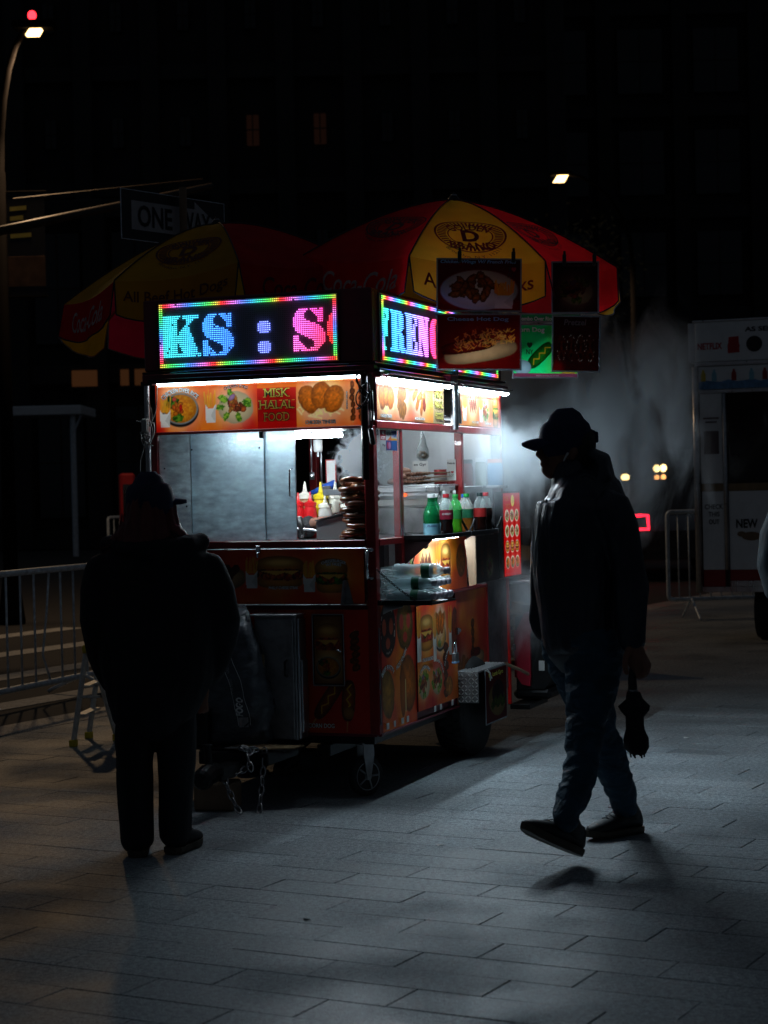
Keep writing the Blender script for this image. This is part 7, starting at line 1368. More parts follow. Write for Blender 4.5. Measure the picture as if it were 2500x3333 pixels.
sack_text('M', .035, .47, .018, .03, 'ink', .05, 0, math.pi / 2); sack_text('EXCELLENT', .03, .39, .008, .05, 'bag_grey'); sack_text('GRILLING', .045, .38, .012, .06, 'bag_grey'); sack_text("IT'S THE FOOD", .045, .28, .011, .085, 'bag_grey', .03, .3); sack_text('FOGO', .07, .19, .028, .085, 'ink_white', .05, .15)
for x0, x1 in ((.015, .06), (.072, .112)):
    q = MB(); q.tube([on_sack(x1 + (x0 - x1) * j / 14 + .004 * math.sin(j), .1 + .38 * j / 14) for j in range(15)], .0013, 4); q.build('print_line', M['ink_white'], sk_)
mp_ = thing('steel_cabinet', 'scuffed grey metal cabinet standing on the deck beside the sack', 'cabinet', tuple(cw(-.455, -.075, .272)), -.352)
q = MB(); q.bbox((-.135, -.05, .015), (.082, .055, .615), .004); q.build('case', M['dull_steel'], mp_); q = MB(); q.bbox((-.13, -.058, .02), (.07, -.05, .6), .003); q.build('door', M['dull_steel'], mp_); q = MB(); q.tube([(.035, -.058, .4), (.035, -.08, .395), (.035, -.08, .33), (.035, -.058, .325)], .006, 8); q.build('handle', M['black_metal'], mp_, True); q = MB(); q.bbox((-.15, -.07, .612), (.095, .055, .622), .002); q.build('top_plate', M['steel'], mp_)
q = MB(); q.bbox((.082, -.04, .02), (.094, .05, .6)); q.bbox((.094, -.02, .05), (.1, .05, .4)); q.build('side_rail', M['steel'], mp_)
for i, (x, y, w, h, l, t_) in enumerate(((-.555, -.16, .035, .43, 'taller torn cardboard strip tucked beside the sack', .03), (-.525, -.12, .03, .33, 'shorter cardboard strip leaning on the taller one', .04))):
    cb = thing('cardboard_strip', l, 'cardboard', tuple(cw(x, y, .272)), -.352, 'cardboard strips beside the sack'); q = MB(); q.bbox((-w / 2, 0, 0), (w / 2, .008, h), .002); q.v = [(a + c * t_ + .004 * math.sin(c * 30), b + .006 * math.sin(c * 12), c) for a, b, c in q.v]; q.build('board', M['wood'], cb)
cm = thing('cardboard_mat', 'flattened cardboard and foil mat lying on the tow bar deck', 'cardboard', tuple(cw(-.52, -.24, .273)), -.352); q = MB(); q.prism([(-.13, -.12), (.05, -.14), (.1, -.1), (.2, -.07), (.22, .02), (-.1, .05)], 'z', 0, .006); q.build('board', M['wood'], cm); q = MB(); q.prism([(-.12, -.15), (.06, -.16), (.03, -.11), (-.1, -.1)], 'z', .007, .010); q.build('foil', M['steel'], cm)
bk = thing('battery_box', 'dark square box sitting on the left of the tow bar deck', 'box', tuple(cw(-.86, -.2, .272)), -.352); q = MB(); q.bbox((-.1, -.1, 0), (.09, .1, .17), .006); q.build('case', M['black_metal'], bk); q = MB(); q.bbox((-.11, -.11, .17), (.1, .11, .18), .003); q.build('lid', M['black_metal'], bk)
br_ = thing('concrete_block', 'rough yellowish block chocked under the tow bar', 'block', tuple(cw(-.66, -.42, .0)), -.2); q = MB(); q.bbox((-.1, -.08, 0), (.09, .08, .13), .008); q.build('block', M['tan'], br_)
# ------------------------------------------------------------------ step ladder
M['yellow'] = mat("yellow plastic", (.8, .6, .03), .45)
ld = thing('step_ladder', 'small aluminium step ladder with yellow feet leaning open by the barricade', 'ladder', (-1.80, 11.25, 0), -.1)
def rail(a, b, par, w=.03): a, b = Vector(a), Vector(b); q = MB(); q.tube([a, b], w * .55, 4); return q.build('rail', M['alu'], par)
M['alu'] = mat("worn aluminium", (.7, .7, .68), .45, .4, .2, 20, dirt=.3)
for y in (0, .36): 
    rail((-.07, y, .02), (.02, y, .56), ld); rail((.13, y + .25, .02), (.04, y + .05, .56), ld)
    for x, yy in ((-.07, y), (.13, y + .25)): q = MB(); q.bbox((x - .022, yy - .022, 0), (x + .022, yy + .022, .04), .004); q.build('foot', M['yellow'], ld)
for z, x in ((.19, -.042), (.36, -.013)): q = MB(); q.bbox((x - .01, 0, z - .012), (x + .05, .36, z), .003); q.build('tread', M['alu'], ld)
q = MB(); q.bbox((.0, -.02, .55), (.09, .42, .6), .008); q.build('top_cap', M['yellow'], ld); q = MB(); q.bbox((-.035, -.01, .285), (.1, .0, .302)); q.build('spreader', M['alu'], ld)
# ------------------------------------------------------------------ steel crowd barricades
M['galv'] = mat("galvanised barricade", (.62, .7, .78), .5, .3, .25, 25, bump=.2, bscale=60, dirt=.3)
def barricade(label, loc, rz, L_, h=1.03, z0=.23, nb=12, bent=None, both=True):
    o = thing('crowd_barricade', label, 'barricade', loc, rz, 'galvanised steel crowd barricades'); r = .045; q = MB(); pts = []
    for cx, cz, a0 in ((L_ - r, h - r, 90), (L_ - r, z0 + r, 0), (r, z0 + r, -90), (r, h - r, -180)):
        for k in range(5): a = math.radians(a0 - k * 22.5); pts.append((cx + r * math.cos(a), 0, cz + r * math.sin(a)))
    q.tube(pts, .023, 10, closed=True); q.build('frame', M['galv'], o, True)
    for i in range(nb):
        x = L_ * (i + 1) / (nb + 1); q = MB()
        if bent == i: q.tube([(x + .03, 0, h), (x - .0, .01, h - .3), (x - .035, .03, z0 + .2), (x + .02, 0, z0)], .0085, 8)
        else: q.tube([(x, 0, h), (x, 0, z0)], .0085, 8)
        q.build('bar', M['galv'], o, True)
    for x in ((.25, L_ - .25) if both else (.25,)):
        q = MB(); q.tube([(x, -.3, .015), (x, -.28, .03), (x, -.02, z0), (x, .02, z0), (x, .28, .03), (x, .3, .015)], .014, 8); q.build('foot', M['galv'], o, True)
    return o
barricade('steel crowd barricade with one bent bar at the left edge of the picture', (-3.03, 12.2, 0), math.pi / 2 - .352 - .02, 2.35, .95, .14, nb=12, bent=8)
barricade('far crowd barricade standing against the white food stand', (3.0, 20.2, 0), .16, 2.1, 1.15, .22, nb=17)
barricade('dark crowd barricade far back behind the woman', (-4.35, 30, 0), 1.1, 1.6, 1.1, .2, nb=9)

# ------------------------------------------------------------------ behind the cart's far end
gn = thing('generator', 'red and black portable generator standing behind the far end of the cart', 'generator', tuple(cw(.03, 2.42, 0)), -.352)
q = MB(); q.prism([(-.04, .27), (.13, .27), (.17, .33), (.17, .62), (.12, .70), (-.04, .70)], 'y', -.04, .32); q.build('housing', M['black'], gn)
M['gen_red'] = mat("red plastic", (.32, .012, .03), .4, 0, .1, 12)
q = MB(); q.prism([(-.03, .34), (.0, .30), (.05, .29), (.055, .36), (.055, .60), (.09, .68), (.1, .72), (.02, .72), (-.03, .62)], 'y', -.062, -.04); q.prism([(-.03, .34), (-.045, .34), (-.045, .62), (-.03, .62)], 'y', -.06, .3); q.prism([(.02, .72), (.13, .70), (.13, .705), (.02, .725)], 'y', -.06, .3); q.build('cowl', M['gen_red'], gn)
q = MB(); q.bbox((.1, -.043, .38), (.135, -.04, .44)); q.build('rating_plate', M['card_white'], gn); q = MB(); q.bbox((-.06, -.05, .21), (.17, .34, .27), .02); q.build('base', M['black_metal'], gn); part('rear_rack', boxes(((.0, 2.2, .17), (.12, 2.6, .2)), ((-.6, 2.15, .2), (-.55, 2.8, .25))), 'black_metal')
q = MB(); q.bbox((-.055, -.065, .50), (-.035, -.055, .54)); q.build('lock', M['chrome'], gn)
rs_ = part('rear_shelf', boxes(((-.5, 2.22, .905), (.34, 2.9, .925))), 'steel'); part('rim', boxes(((.3, 2.215, .87), (.345, 2.9, .904))), 'gen_red', rs_)
cu = thing('tongs_holder', 'metal cup of tongs standing on the table past the cart', 'cup', tuple(cw(.28, 2.5, .926)), -.352); q = MB(); q.lathe([(0, 0), (.025, 0), (.03, .06), (.027, .06), (.022, .005), (0, .005)], 14); q.build('cup', M['steel'], cu, True); q = MB(); q.tube([(0, 0, .01), (-.05, 0, .13)], .004, 6); q.tube([(.005, 0, .01), (-.02, 0, .14)], .004, 6); q.build('tongs', M['steel'], cu)
ab = thing('sandwich_board', 'low red sandwich board lettered CH on the pavement behind the man', 'sign', (1.50, 14.9, 0), 0); q = MB(); q.prism([(-.02, 0), (.0, 0), (.06, .62), (.045, .62)], 'x', -.3, .3); q.prism([(.18, 0), (.2, 0), (.075, .62), (.06, .62)], 'x', -.3, .3); q.build('board', M['lab_red'], ab); letter(ab, 'CHICKEN', (.0, -.021, .1), X_, Vector((0, .13, 1)), .07, .5, off=.006, material='ink_white', bold=.03)
pl = thing('pallet_stack', 'stack of wooden pallets behind the sandwich board', 'pallet', (1.18, 15.6, 0), .1)
for i in range(6): q = MB(); q.bbox((-.35, -.2, i * .085), (.35, .3, i * .085 + .02)); q.bbox((-.34, -.2, i * .085 + .02), (-.26, .3, i * .085 + .085)); q.bbox((-.1, -.2, i * .085 + .02), (-.02, .3, i * .085 + .085)); q.bbox((.26, -.2, i * .085 + .02), (.34, .3, i * .085 + .085)); q.build('pallet', M['wood'], pl)
# ------------------------------------------------------------------ white food stand at the right
FS = thing('food_stand', 'closed white food stand with NETFLIX and AS SEEN lettering at the right edge', 'food stand', (2.84, 17.5, 0), -.352)
M['panel_white'] = mat("white sheet panel", (.8, .82, .84), .45, 0, .05, 4, coat=.2, dirt=.1); M['panel_red'] = mat("red sheet panel", (.3, .015, .02), .45, 0, .1, 5)
M['dark_glass'] = mat("dark glass", (.01, .011, .013), .12, 0, .1, 3); M['ice_blue'] = mat("blue ice print", (.12, .28, .5), .5, 0, .3, 25)
def fsp(name, a, b, m, r=.003): q = MB(); q.bbox(a, b, r); return q.build(name, M[m], FS)
fsp('body', (.06, .03, .5), (2.4, 1.4, 2.9), 'black_metal')
hd = fsp('header_panel', (.052, -.005, 2.565), (2.42, .03, 2.925), 'panel_white'); fsp('side_header', (-.02, .03, 2.565), (.05, 1.42, 2.925), 'steel'); fsp('header_rail', (.04, -.01, 2.525), (2.42, .03, 2.562), 'steel'); fsp('top_rail', (.03, -.01, 2.927), (2.44, .05, 2.945), 'steel')
lw_ = lambda t, x, z, h, w, m: letter(hd, t, (x, -.005, z), X_, Z_, h, w, off=.003, material=m, bold=.03)
lw_('NETFLIX', .185, 2.705, .055, .22, 'ink_red'); lw_('AS SEEN ON', .74, 2.845, .04, .46, 'ink')
q = MB(); q.prism([(.35, 2.635), (.455, 2.64), (.455, 2.69), (.462, 2.7), (.452, 2.715), (.45, 2.785), (.36, 2.78), (.355, 2.72), (.348, 2.71)], 'y', -.009, -.005); q.build('red_mark', M['ink_red'], hd)
q = MB(); q.lathe([(.0, 0), (.072, 0), (.072, .004), (0, .004)], 28, (.59, -.009, 2.71), 'y'); q.build('round_mark', M['ink'], hd); q = MB(); q.prism([(.72, 2.64), (.82, 2.64), (.82, 2.78), (.72, 2.78)], 'y', -.009, -.005); q.build('square_mark', M['ink'], hd)
st_ = fsp('drinks_strip', (.058, -.002, 2.31), (2.4, .03, 2.52), 'panel_white'); q = MB(); pts = [(.06, 2.312)] + [(2.39, 2.312)] + [(2.39 - i * .0728, 2.385 + .012 * math.sin(i * 2.3)) for i in range(33)]; q.prism(pts, 'y', -.0045, -.0025); q.build('ice', M['ice_blue'], st_)
for i, (x, m_) in enumerate(((.12, 'mustard'), (.22, 'lab_blue'), (.40, 'lab_red'), (.56, 'lab_blue'), (.68, 'lab_red'), (.8, 'mustard'), (.93, 'lab_blue'))):
    q = MB(); q.prism([(x - .022, 2.385), (x + .022, 2.385), (x + .022, 2.45), (x + .01, 2.475), (x + .01, 2.49), (x - .01, 2.49), (x - .01, 2.475), (x - .022, 2.45)], 'y', -.006, -.0045); q.build('printed_bottle', M[m_], st_)
fsp('lower_rail', (.05, -.004, 2.275), (2.4, .03, 2.308), 'steel'); 
q = MB(); q.tube([(.045, -.002, .45), (.045, -.002, 2.52)], .03, 12); q.build('post', M['steel_pole'], FS, True); q = MB(); q.tube([(.305, -.006, .66), (.305, -.006, 2.27)], .022, 12); q.build('post', M['steel_pole'], FS, True)
up = fsp('notice_panel', (.08, .0, 1.45), (.282, .028, 2.273), 'panel_white'); fsp('counter_rail', (.08, -.004, 1.38), (2.4, .03, 1.448), 'wood'); fsp('window_glass', (.33, .01, 1.45), (2.38, .02, 2.273), 'dark_glass')
q = MB(); q.bbox((.115, -.003, 1.72), (.25, .0, 1.93), .001); q.build('picture', M['dim_ink'], up)
for i in range(2): q = MB(); q.bbox((.11 + i * .02, -.003, 2.04 - i * .035), (.255 - i * .02, 0, 2.055 - i * .035), .001); q.build('small_print', M['dim_ink'], up)
lp = fsp('lower_panel', (.085, .0, .66), (.285, .028, 1.378), 'panel_white'); fsp('red_band', (.085, -.001, .505), (.285, .028, .658), 'panel_red'); lp2 = fsp('lower_panel', (.33, .0, .66), (2.38, .028, 1.378), 'panel_white'); fsp('red_band', (.33, -.001, .56), (2.38, .028, .658), 'panel_red')
for t, z, w in (('CHECK', 1.238, .165), ('THIS', 1.17, .1), ('OUT', 1.1, .095)): letter(lp, t, (.192, 0, z), X_, Z_, .042, w, off=.003, material='ink', bold=.02)
letter(lp2, 'NEW', (.49, 0, 1.08), X_, Z_, .075, .19, off=.003, material='ink', bold=.035)
q = MB(); q.ell((.44, -.004, .985), (.04, .003, .025)); q.ell((.53, -.004, .965), (.09, .003, .04)); q.build('hot_dog_print', M['tan'], lp2)
fsp('base_rail', (.06, -.004, .455), (2.4, .03, .503), 'steel'); fsp('base_rail', (.33, -.006, .505), (2.4, .02, .558), 'steel')
for x, y in ((.6, .35), (1.9, .35), (.6, 1.1), (1.9, 1.1)): q = MB(); q.lathe([(.1, -.08), (.24, -.08), (.26, -.05), (.26, .05), (.24, .08), (.1, .08)], 20, (x, y, .26), 'x'); autosmooth(q.build('wheel', M['rubber'], FS))
fsp('axle', (.5, .3, .35), (2.0, 1.15, .46), 'black_metal')
# ------------------------------------------------------------------ street furniture
M['pole_brown'] = mat("brown painted steel", (.05, .035, .025), .5, .4, .2, 8)
M['sign_black'] = mat("black sign sheet", (.012, .012, .015), .4); M['sign_white'] = mat("white sign sheet", (.4, .4, .42), .4)
ow = thing('one_way_sign', 'black and white ONE WAY street sign with arrow behind the left umbrella', 'street sign', (-1.66, 12.4, 0), .927)
q = MB(); q.prism([(0, 3.15), (1.0, 3.15), (1.0, 3.47), (0, 3.47)], 'y', 0, .004); pl_ = q.build('plate', M['sign_black'], ow); q = MB(); 
for a, b in (((-.005, 3.145), (1.005, 3.15)), ((-.005, 3.47), (1.005, 3.475)), ((-.005, 3.15), (0, 3.47)), ((1.0, 3.15), (1.005, 3.47))): q.bbox((a[0], -.002, a[1]), (b[0], .005, b[1]), .001)
q.build('rim', M['galv'], pl_); q = MB(); q.prism([(.09, 3.215), (.70, 3.215), (.70, 3.165), (.95, 3.31), (.70, 3.455), (.70, 3.405), (.09, 3.405)], 'y', -.003, 0); q.build('arrow', M['sign_white'], pl_)
letter(pl_, 'ONE', (.31, -.003, 3.31), X_, Z_, .135, .32, off=.003, material='ink', bold=.02); letter(pl_, 'WAY', (.70, -.003, 3.31), X_, Z_, .135, .30, off=.003, material='ink', bold=.02)
q = MB(); q.tube([(.535, -.05, 0), (.535, -.05, 3.53)], .026, 10); q.build('post', M['tan'], ow, True)
M['pole_dark'] = mat('black painted pole', (.006, .005, .005), .9, spec=.05)
def lamp_post(loc, h, label, arm, red=False, power=900, banner=False, cone=170, ls=.62):
    PB = M['pole_dark']; o = thing('street_lamp', label, 'street lamp', loc, 0); q = MB(); ax, ay = arm; pts = [(0, 0, 0), (0, 0, h * .35), (0, 0, h * .75)]
    for k in range(7): t = k / 6; pts.append((ax * (1 - math.cos(t * math.pi / 2)), ay * (1 - math.cos(t * math.pi / 2)), h * .75 + h * .24 * math.sin(t * math.pi / 2)))
    q.tube(pts, [.09, .075, .06] + [.05 - .003 * k for k in range(7)], 12); q.build('pole', PB, o, True); q = MB(); q.lathe([(0, 0), (.16, 0), (.16, .05), (.1, .5), (.09, .6)], 12); q.build('base', PB, o)
    hx, hy, hz = ax * 1.03, ay, h * .985; q = MB(); q.bbox((hx - .25, hy - .14, hz), (hx + .25, hy + .14, hz + .09), .03); q.build('lamp_head', PB, o)
    q = MB(); q.prism([(hx - .15 * ls, hz - .12 * ls), (hx + .08 * ls, hz - .12 * ls), (hx + .15 * ls, hz - .002), (hx - .07 * ls, hz - .002)], 'y', hy - .1 * ls, hy + .1 * ls); ln = q.build('lens', M['lens_warm'], o)
    if red: q = MB(); q.ell((hx - .02, hy, hz + .16), (.05, .05, .055)); q.build('red_beacon', M['beacon'], o, True)
    L_ = bpy.data.lights.new('lamp_glow', 'SPOT'); L_.energy = power; L_.color = (1, .66, .36); L_.shadow_soft_size = .15; L_.spot_size = math.radians(cone); L_.spot_blend = .6; l = bpy.data.objects.new('lamp_light', L_); COL.objects.link(l); l.parent = o; l.location = (hx, hy, hz - .2)
    if banner:
        q = MB(); q.bbox((.06, -.006, h * .545), (.5, -.002, h * .715), .001); b = q.build('banner', M['banner_c'], o); q = MB(); q.tube([(0, 0, h * .717), (.52, 0, h * .717)], .012, 8); q.tube([(0, 0, h * .543), (.52, 0, h * .543)], .012, 8); q.build('banner_arm', PB, o)
        q = MB(); q.bbox((.065, -.0085, h * .56), (.495, -.0065, h * .61), .001); q.build('picture', M['banner_p'], b)
        for i, (w, zz) in enumerate(((.19, .685), (.15, .669), (.23, .653), (.24, .64))): q = MB(); q.prism([(.1, h * zz), (.1 + w, h * (zz + .002)), (.1 + w, h * (zz + .009)), (.1, h * (zz + .007))], 'y', -.0085, -.0065); q.build('faded_line', M['ink_gold'], b)
    return o
M['beacon'] = emat("red beacon", (1, .02, .03), 6); M['banner_c'] = mat("dark banner cloth", (.03, .03, .035), .8); M['banner_p'] = mat("brown banner print", (.2, .1, .05), .8, 0, .4, 6)
lamp_post((-4.33, 22, 0), 6.95, 'street lamp with a red beacon and a hanging banner at the left edge', (.42, 0), red=True, power=300, banner=True)
lamp_post((5.6, 42, 0), 8.35, 'far street lamp glowing above the right umbrella', (-1.5, 0), power=600, cone=80, ls=1.1)
ma = thing('signal_mast_arm', 'long steel traffic signal mast arm crossing behind the one way sign', 'signal mast', (-5.2, 18, 0), 0)
q = MB(); q.tube([(0, 0, 0), (0, 0, 3.75)], [.11, .09], 12); q.build('pole', M['pole_brown'], ma, True); q = MB(); q.tube([(0, 0, 3.68), (3.3, 4.0, 5.0)], [.06, .035], 10); q.build('arm', M['pole_brown'], ma, True); q = MB(); q.tube([(1.2, 3, 4.75), (3.2, 4.0, 5.08)], .008, 6); q.build('stay_cable', M['pole_brown'], ma)
sh2 = thing('bus_shelter', 'open shelter with a pale flat roof slab on a single column far left', 'shelter', (-7.3, 45, 0), 0)
q = MB(); q.bbox((-1.6, -.3, 3.34), (.25, 2, 3.56), .02); q.build('roof_slab', M['panel_white'], sh2); q = MB(); q.tube([(0, 0, 0), (0, 0, 3.34)], .07, 10); q.build('column', M['galv'], sh2); q = MB(); q.tube([(0, 0, 2.9), (.2, 0, 3.34)], .03, 8); q.build('brace', M['galv'], sh2)
kb = thing('news_box', 'tall dark red kiosk box in the shadows behind the woman', 'kiosk', (-3.5, 26, 0), .2); q = MB(); q.bbox((-.1, -.2, 0), (.1, .2, 1.75), .03); q.build('case', M['panel_red'], kb); q = MB(); q.bbox((-.07, -.215, 1.1), (.07, -.2, 1.6)); q.build('window', M['dark_glass'], kb)
def car(name, label, loc, rz, body, L_=4.6, W_=1.85, H_=1.5, tail=None, heads=False):
    o = thing(name, label, 'car', loc, rz, None); hw = W_ / 2
    prof = [(-L_ / 2, .35), (-L_ / 2, .75), (-L_ * .42, .95), (-L_ * .3, 1.0), (-L_ * .2, H_), (L_ * .15, H_), (L_ * .32, .98), (L_ * .46, .82), (L_ / 2, .6), (L_ / 2, .32)]
    q = MB(); n = len(prof); vs = []
    for y, k in ((-hw, .0), (-hw * .985, 1), (hw * .985, 1), (hw, 0)):
        for x, z in prof: vs.append((x * (1 if k == 0 else 1.0), (y if z < 1.02 else y * .82), z))
    q.add(vs, [tuple(range(n))[::-1], tuple(range(3 * n, 4 * n))] + [(l * n + i, l * n + (i + 1) % n, (l + 1) * n + (i + 1) % n, (l + 1) * n + i) for l in range(3) for i in range(n)]); autosmooth(q.build('body', M[body], o), 25)
    q = MB()
    for s in (-1, 1): q.prism([(-L_ * .27, 1.02), (-L_ * .19, H_ - .06), (L_ * .13, H_ - .06), (L_ * .27, 1.02)], 'y', s * hw * .86, s * hw * .90)
    q.build('side_window', M['dark_glass'], o)
    for s in (-1, 1):
        for x in (-L_ * .3, L_ * .31): q = MB(); q.lathe([(.2, -.1), (.31, -.1), (.33, -.07), (.33, .07), (.31, .1), (.2, .1)], 20, (x, s * (hw - .1), .33), 'y'); w = autosmooth(q.build('wheel', M['rubber'], o)); q = MB(); q.lathe([(0, -.06), (.2, -.09), (.2, .09), (0, .06)], 16, (x, s * (hw - .1), .33), 'y'); q.build('rim', M['dull_steel'], w)
    if tail:
        for pts in tail:
            q = MB(); q.tube(pts, .022, 6); q.build('tail_lamp', M['tail'], o)
    if heads:
        for dy in (-.7, .7): q = MB(); q.ell((-L_ / 2 - .01, dy, .72), (.03, .12, .07)); q.build('headlight', M['head'], o, True)
    return o
M['tail'] = emat("red tail lamp", (1, .01, .03), 5); M['head'] = emat("yellow headlamp", (1, .68, .25), 7); M['amber'] = emat("amber lamp", (1, .42, .12), 3); M['car_dark'] = mat("dark car paint", (.02, .022, .028), .25, .3, .1, 3, coat=.6)
M['green_l'] = emat("green lamp", (.05, .8, .4), 1.2)
# rear of this car faces the camera
car('parked_car', 'dark parked car with a red outlined tail lamp behind the barricade', (4.35, 30, 0), math.pi / 2, 'car_dark', tail=[[(-2.32, .9 - .26 * 0 - .0, .97), (-2.32, .62, .98), (-2.32, .52, .98), (-2.32, .51, .78), (-2.32, .7, .78)]])
car('parked_car', 'dark car with one red bar tail lamp beside the walking man shoulder', (5.4, 38, 0), math.pi / 2, 'car_dark', tail=[[(-2.32, .88, 1.12), (-2.32, .62, 1.12)]])
vn = thing('delivery_van', 'dark van far away showing two pairs of yellow lamps', 'van', (8.9, 58, 0), 0); q = MB(); q.bbox((-1.0, 0, .4), (1.0, 5, 2.4), .1); q.build('body', M['car_dark'], vn); q = MB(); q.bbox((-.8, -.03, 1.35 + .15), (.8, .0, 2.1)); q.build('windscreen', M['dark_glass'], vn)
for x, z, r, m_ in ((-.58, 1.83, .1, 'head'), (-.38, 1.84, .1, 'head'), (-.58, 1.56, .075, 'amber'), (-.38, 1.57, .075, 'amber')): q = MB(); q.ell((x, -.06, z), (r, .04, r * 1.1)); q.build('lamp', M[m_], vn, True)
for x in (-.8, .8): q = MB(); q.lathe([(0, -.1), (.36, -.1), (.36, .1), (0, .1)], 16, (x, .8, .36), 'x'); q.build('wheel', M['rubber'], vn)
yl = thing('beacon_lamp', 'small yellow warning lamp glowing just over the man shoulder', 'lamp', (5.08, 40, 0), 0); q = MB(); q.tube([(0, 0, 0), (0, 0, 1.48)], .03, 8); q.build('post', M['pole_brown'], yl); q = MB(); q.ell((0, 0, 1.56), (.09, .05, .07)); q.build('lamp', M['yell_l'] if 'yell_l' in M else M['head'], yl, True)
# ------------------------------------------------------------------ buildings and tree
M['stone'] = mat("soot-dark facade stone", (.03, .028, .028), .85, 0, .2, .6, bump=.2, bscale=4); M['win_dark'] = mat("dark window glass", (.015, .017, .02), .1); M['win_lit'] = emat("dim lit window", (1, .38, .14), .03); M['win_faint'] = emat("faint lit window", (1, .4, .25), .006)  # near-black stone tone shared by all the buildings
def building(name, label, x0, x1, y, h, nx, nz, lit={}, wk=(.3, .32)):
    o = thing(name, label, 'building', (0, 0, 0)); q = MB(); q.box((x0, y + .6, 0), (x1, y + 12, h)); q.build('wall', M['stone'], o)
    w = (x1 - x0) / nx; fh = h / nz; pm_ = MB(); pm_.bbox((-.3, 0, 0), (.3, .6, h), .04); pme = pm_.mesh('pilaster'); pme.materials.append(M['stone'])
    for i in range(nx + 1): p = bpy.data.objects.new('pilaster', pme); COL.objects.link(p); p.parent = o; p.location = (x0 + i * w, y, 0)
    bm_ = MB(); bm_.bbox((x0, .15, -.25), (x1, .62, .25), .03); bme = bm_.mesh('spandrel'); bme.materials.append(M['stone'])
    for j in range(nz + 1): p = bpy.data.objects.new('spandrel', bme); COL.objects.link(p); p.parent = o; p.location = (0, y, min(h - .25, max(.26, j * fh)))
    wm = {}
    for m_ in ('win_dark', 'win_lit', 'win_faint'): q = MB(); q.bbox((-w * wk[0], .4, -fh * wk[1]), (w * wk[0], .58, fh * wk[1]), .02); me = q.mesh('window'); me.materials.append(M[m_]); wm[m_] = me
    fr = MB(); fr.bbox((-.02, .37, -fh * wk[1]), (.02, .4, fh * wk[1]), .01); fr.bbox((-w * wk[0], .37, -.02), (w * wk[0], .399, .02), .01); frm = fr.mesh('glazing_bar'); frm.materials.append(M['pole_brown'])
    for i in range(nx):
        for j in range(nz):
            p = bpy.data.objects.new('window', wm[lit.get((i, j), 'win_dark')]); COL.objects.link(p); p.parent = o; p.location = (x0 + (i + .5) * w, y, (j + .5) * fh)
            f = bpy.data.objects.new('glazing_bar', frm); COL.objects.link(f); f.parent = p
    return o
building('office_building', 'tall dark stone building across the street behind the cart', -20.5, 5.9, 62, 34, 12, 9, {(7, 3): 'win_faint', (8, 3): 'win_faint'}, (.09, .13))
building('low_building', 'lower dark building with a row of dim orange shop windows at the left', -26, -5.4, 50, 9.2, 10, 2, {})
building('apartment_building', 'dark building far behind the street lamp at the right', 6, 30, 75, 24, 8, 6, {})
sw = thing('shop_front', 'row of three small orange lit shop windows low at the left', 'shop windows', (-7.0, 49.4, 4.25), 0)
for x, w in ((-.68, .66), (.36, .22), (.9, .56)):
    q = MB(); q.bbox((x - w / 2, 0, 0), (x + w / 2, .04, .42), .01); pn = q.build('window', M['win_lit'], sw); q = MB(); q.bbox((x - w / 2 - .06, -.03, -.06), (x + w / 2 + .06, -.001, 0), .01); q.bbox((x - w / 2 - .06, -.03, .42), (x + w / 2 + .06, -.001, .48), .01); q.build('frame', M['pole_brown'], pn)
tr_ = thing('street_tree', 'sparse street tree faintly lit below the far street lamp', 'tree', (3.6, 45, 0)); r_ = random.Random(12); q = MB(); q.tube([(0, 0, 0), (.05, 0, 2), (-.05, .1, 4), (.1, 0, 6)], [.2, .16, .12, .06], 10); tips = []
for i in range(14):
    a = r_.uniform(0, 6.28); z = r_.uniform(2.8, 5.8); l = r_.uniform(1.2, 2.6); e = (math.cos(a) * l, math.sin(a) * l, z + r_.uniform(.8, 2)); q.tube([(0, 0, z), (e[0] * .5, e[1] * .5, z + .6), e], [.06, .04, .015], 6); tips.append(e); tips.append((e[0] * .6, e[1] * .6, e[2] - .3))
M['bark'] = mat("bark", (.08, .055, .04), .9, 0, .3, 12, bump=.6, bscale=20); M['leaf'] = mat("autumn leaf", (.12, .09, .03), .6, 0, .4, 40)
q.build('trunk', M['bark'], tr_, True); q = MB()
for i in range(2600):
    c = r_.choice(tips); p = Vector((c[0] + r_.gauss(0, .45), c[1] + r_.gauss(0, .45), c[2] + r_.gauss(0, .4))); a = Vector((r_.uniform(-1, 1), r_.uniform(-1, 1), r_.uniform(-1, 1))).normalized() * .07; b = a.orthogonal().normalized() * .04
    q.add([p - a, p + b, p + a, p - b], [(0, 1, 2, 3)])
q.build('crown', M['leaf'], tr_)['kind'] = 'stuff'
for x, y, a, l in ((1.72, 11.0, .3, 'small white paper scrap on the pavers right of the walking man'), (-1.62, 11.6, 1.2, 'tiny pale wrapper lying beside the ladder foot'), (.2, 7.9, .8, 'flattened pale ticket on the lit paving in front of the cart'), (-.3, 6.6, 2.0, 'small crumpled receipt on the paving at the bottom of the picture')):
    o = thing('paper_scrap', l, 'litter', (x, y, .001), a); q = MB(); q.add([(-.02, -.008, 0), (.018, -.01, .004), (.022, .009, .001), (-.015, .011, .006)], [(0, 1, 2, 3)]); q.build('paper', M['card_white'], o)
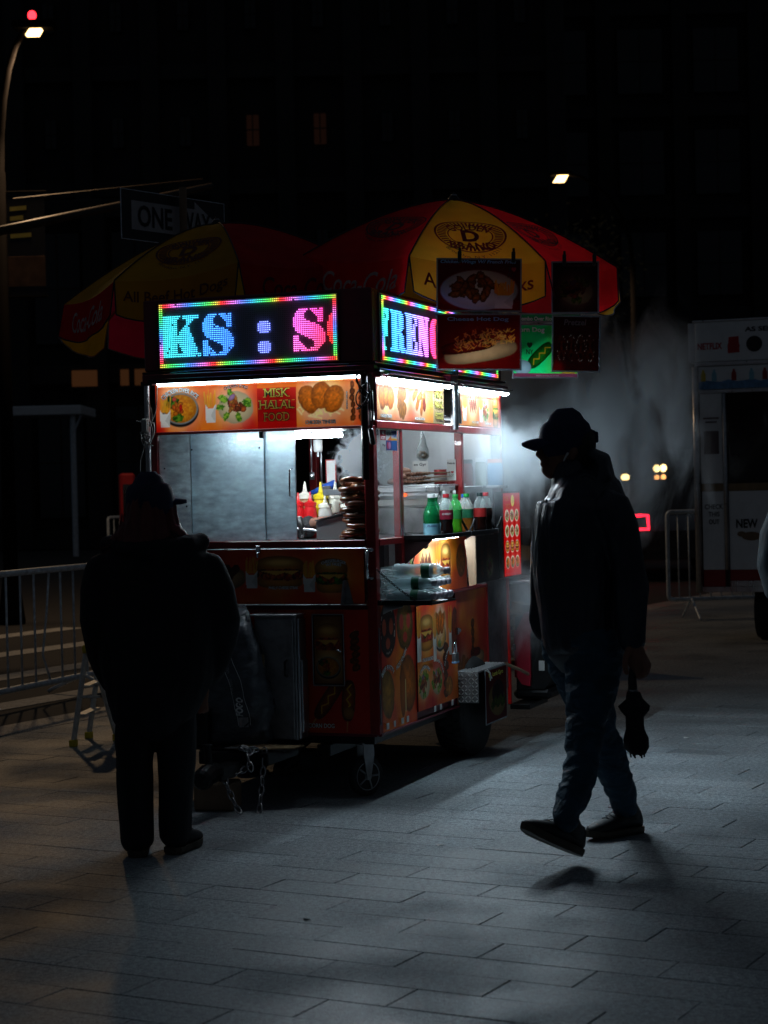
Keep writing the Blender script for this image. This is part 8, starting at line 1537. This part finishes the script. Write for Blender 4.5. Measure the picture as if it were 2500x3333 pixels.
# ------------------------------------------------------------------ steam
def steam(name, label, c, half, dens, nscale, col=(.9, .95, 1), thr=.42, rot=0.0, distort=1.2, power=1.0, squash=(1, 1, 1), seed=0.0, srate=.35, rng=.16, wind=0.0):
    m = bpy.data.materials.new(name); m.use_nodes = True; N = m.node_tree.nodes; L = m.node_tree.links; N.remove(N["Principled BSDF"])
    v = N.new("ShaderNodeVolumePrincipled"); v.inputs["Color"].default_value = (*col, 1); v.inputs["Anisotropy"].default_value = .25; L.new(v.outputs[0], N["Material Output"].inputs["Volume"])
    tc = N.new("ShaderNodeTexCoord"); ln = N.new("ShaderNodeVectorMath"); ln.operation = 'LENGTH'; L.new(tc.outputs["Object"], ln.inputs[0])
    geo = N.new("ShaderNodeNewGeometry"); mp = N.new("ShaderNodeMapping"); mp.inputs["Location"].default_value = (seed, seed * .7, 0); mp.inputs["Scale"].default_value = squash; mp.inputs["Rotation"].default_value = (0, wind, 0); L.new(geo.outputs["Position"], mp.inputs[0])
    nz = N.new("ShaderNodeTexNoise"); nz.inputs["Scale"].default_value = nscale; nz.inputs["Detail"].default_value = 9; nz.inputs["Roughness"].default_value = .62; nz.inputs["Distortion"].default_value = distort; L.new(mp.outputs[0], nz.inputs["Vector"])
    fo = N.new("ShaderNodeMapRange"); fo.inputs[1].default_value = 1.0; fo.inputs[2].default_value = .15; fo.inputs[3].default_value = 0; fo.inputs[4].default_value = 1; L.new(ln.outputs["Value"], fo.inputs[0])
    # falloff eats into the noise so the edges are ragged
    ad = N.new("ShaderNodeMath"); ad.operation = 'MULTIPLY_ADD'; ad.inputs[1].default_value = .42; L.new(fo.outputs[0], ad.inputs[0]); L.new(nz.outputs["Fac"], ad.inputs[2])
    mr = N.new("ShaderNodeMapRange"); mr.inputs[1].default_value = thr + .2; mr.inputs[2].default_value = thr + .2 + rng; mr.inputs[3].default_value = 0; mr.inputs[4].default_value = 1; L.new(ad.outputs[0], mr.inputs[0])
    p = N.new("ShaderNodeMath"); p.operation = 'POWER'; p.inputs[1].default_value = power; L.new(mr.outputs[0], p.inputs[0])
    f2 = N.new("ShaderNodeMath"); f2.operation = 'MULTIPLY'; L.new(p.outputs[0], f2.inputs[0]); L.new(fo.outputs[0], f2.inputs[1])
    mu = N.new("ShaderNodeMath"); mu.operation = 'MULTIPLY'; mu.inputs[1].default_value = dens; L.new(f2.outputs[0], mu.inputs[0]); L.new(mu.outputs[0], v.inputs["Density"])
    m.cycles.volume_step_rate = srate; q = MB(); q.box((-1, -1, -1), (1, 1, 1)); o = q.build('steam', m); o.location = c; o.scale = half; o.rotation_euler = (0, 0, -.352 + rot); tag(o, label, 'steam', kind='stuff'); return o
steam('steam dense', 'thick white steam cloud rising inside the open front window', tuple(cw(-.235, .45, 1.64)), (.19, .24, .24), 60, 15, thr=.53, srate=.2, rng=.12)
steam('steam window', 'steam pouring out of the long side serving window', tuple(cw(.1, 1.7, 1.60)), (.65, .5, .42), 2.6, 7, thr=.47, seed=3, srate=.25, rng=.16, squash=(1, 1, .5), wind=.7)
steam('steam plume', 'wide ragged plume of steam drifting right from the cart behind the man', (1.15, 11.6, 1.95), (1.4, .35, 1.15), 14.0, 4.2, thr=.49, rot=.352, seed=7, srate=.3, rng=.2, distort=1.0, squash=(1, 1, .42), wind=.8)
steam('steam low', 'thin low veil of steam curling beside the end panel and mudguard', tuple(cw(.24, 1.75, .82)), (.3, .3, .42), 4.5, 8, thr=.47, seed=11, srate=.3, rng=.2, squash=(1, 1, .5), wind=.4)
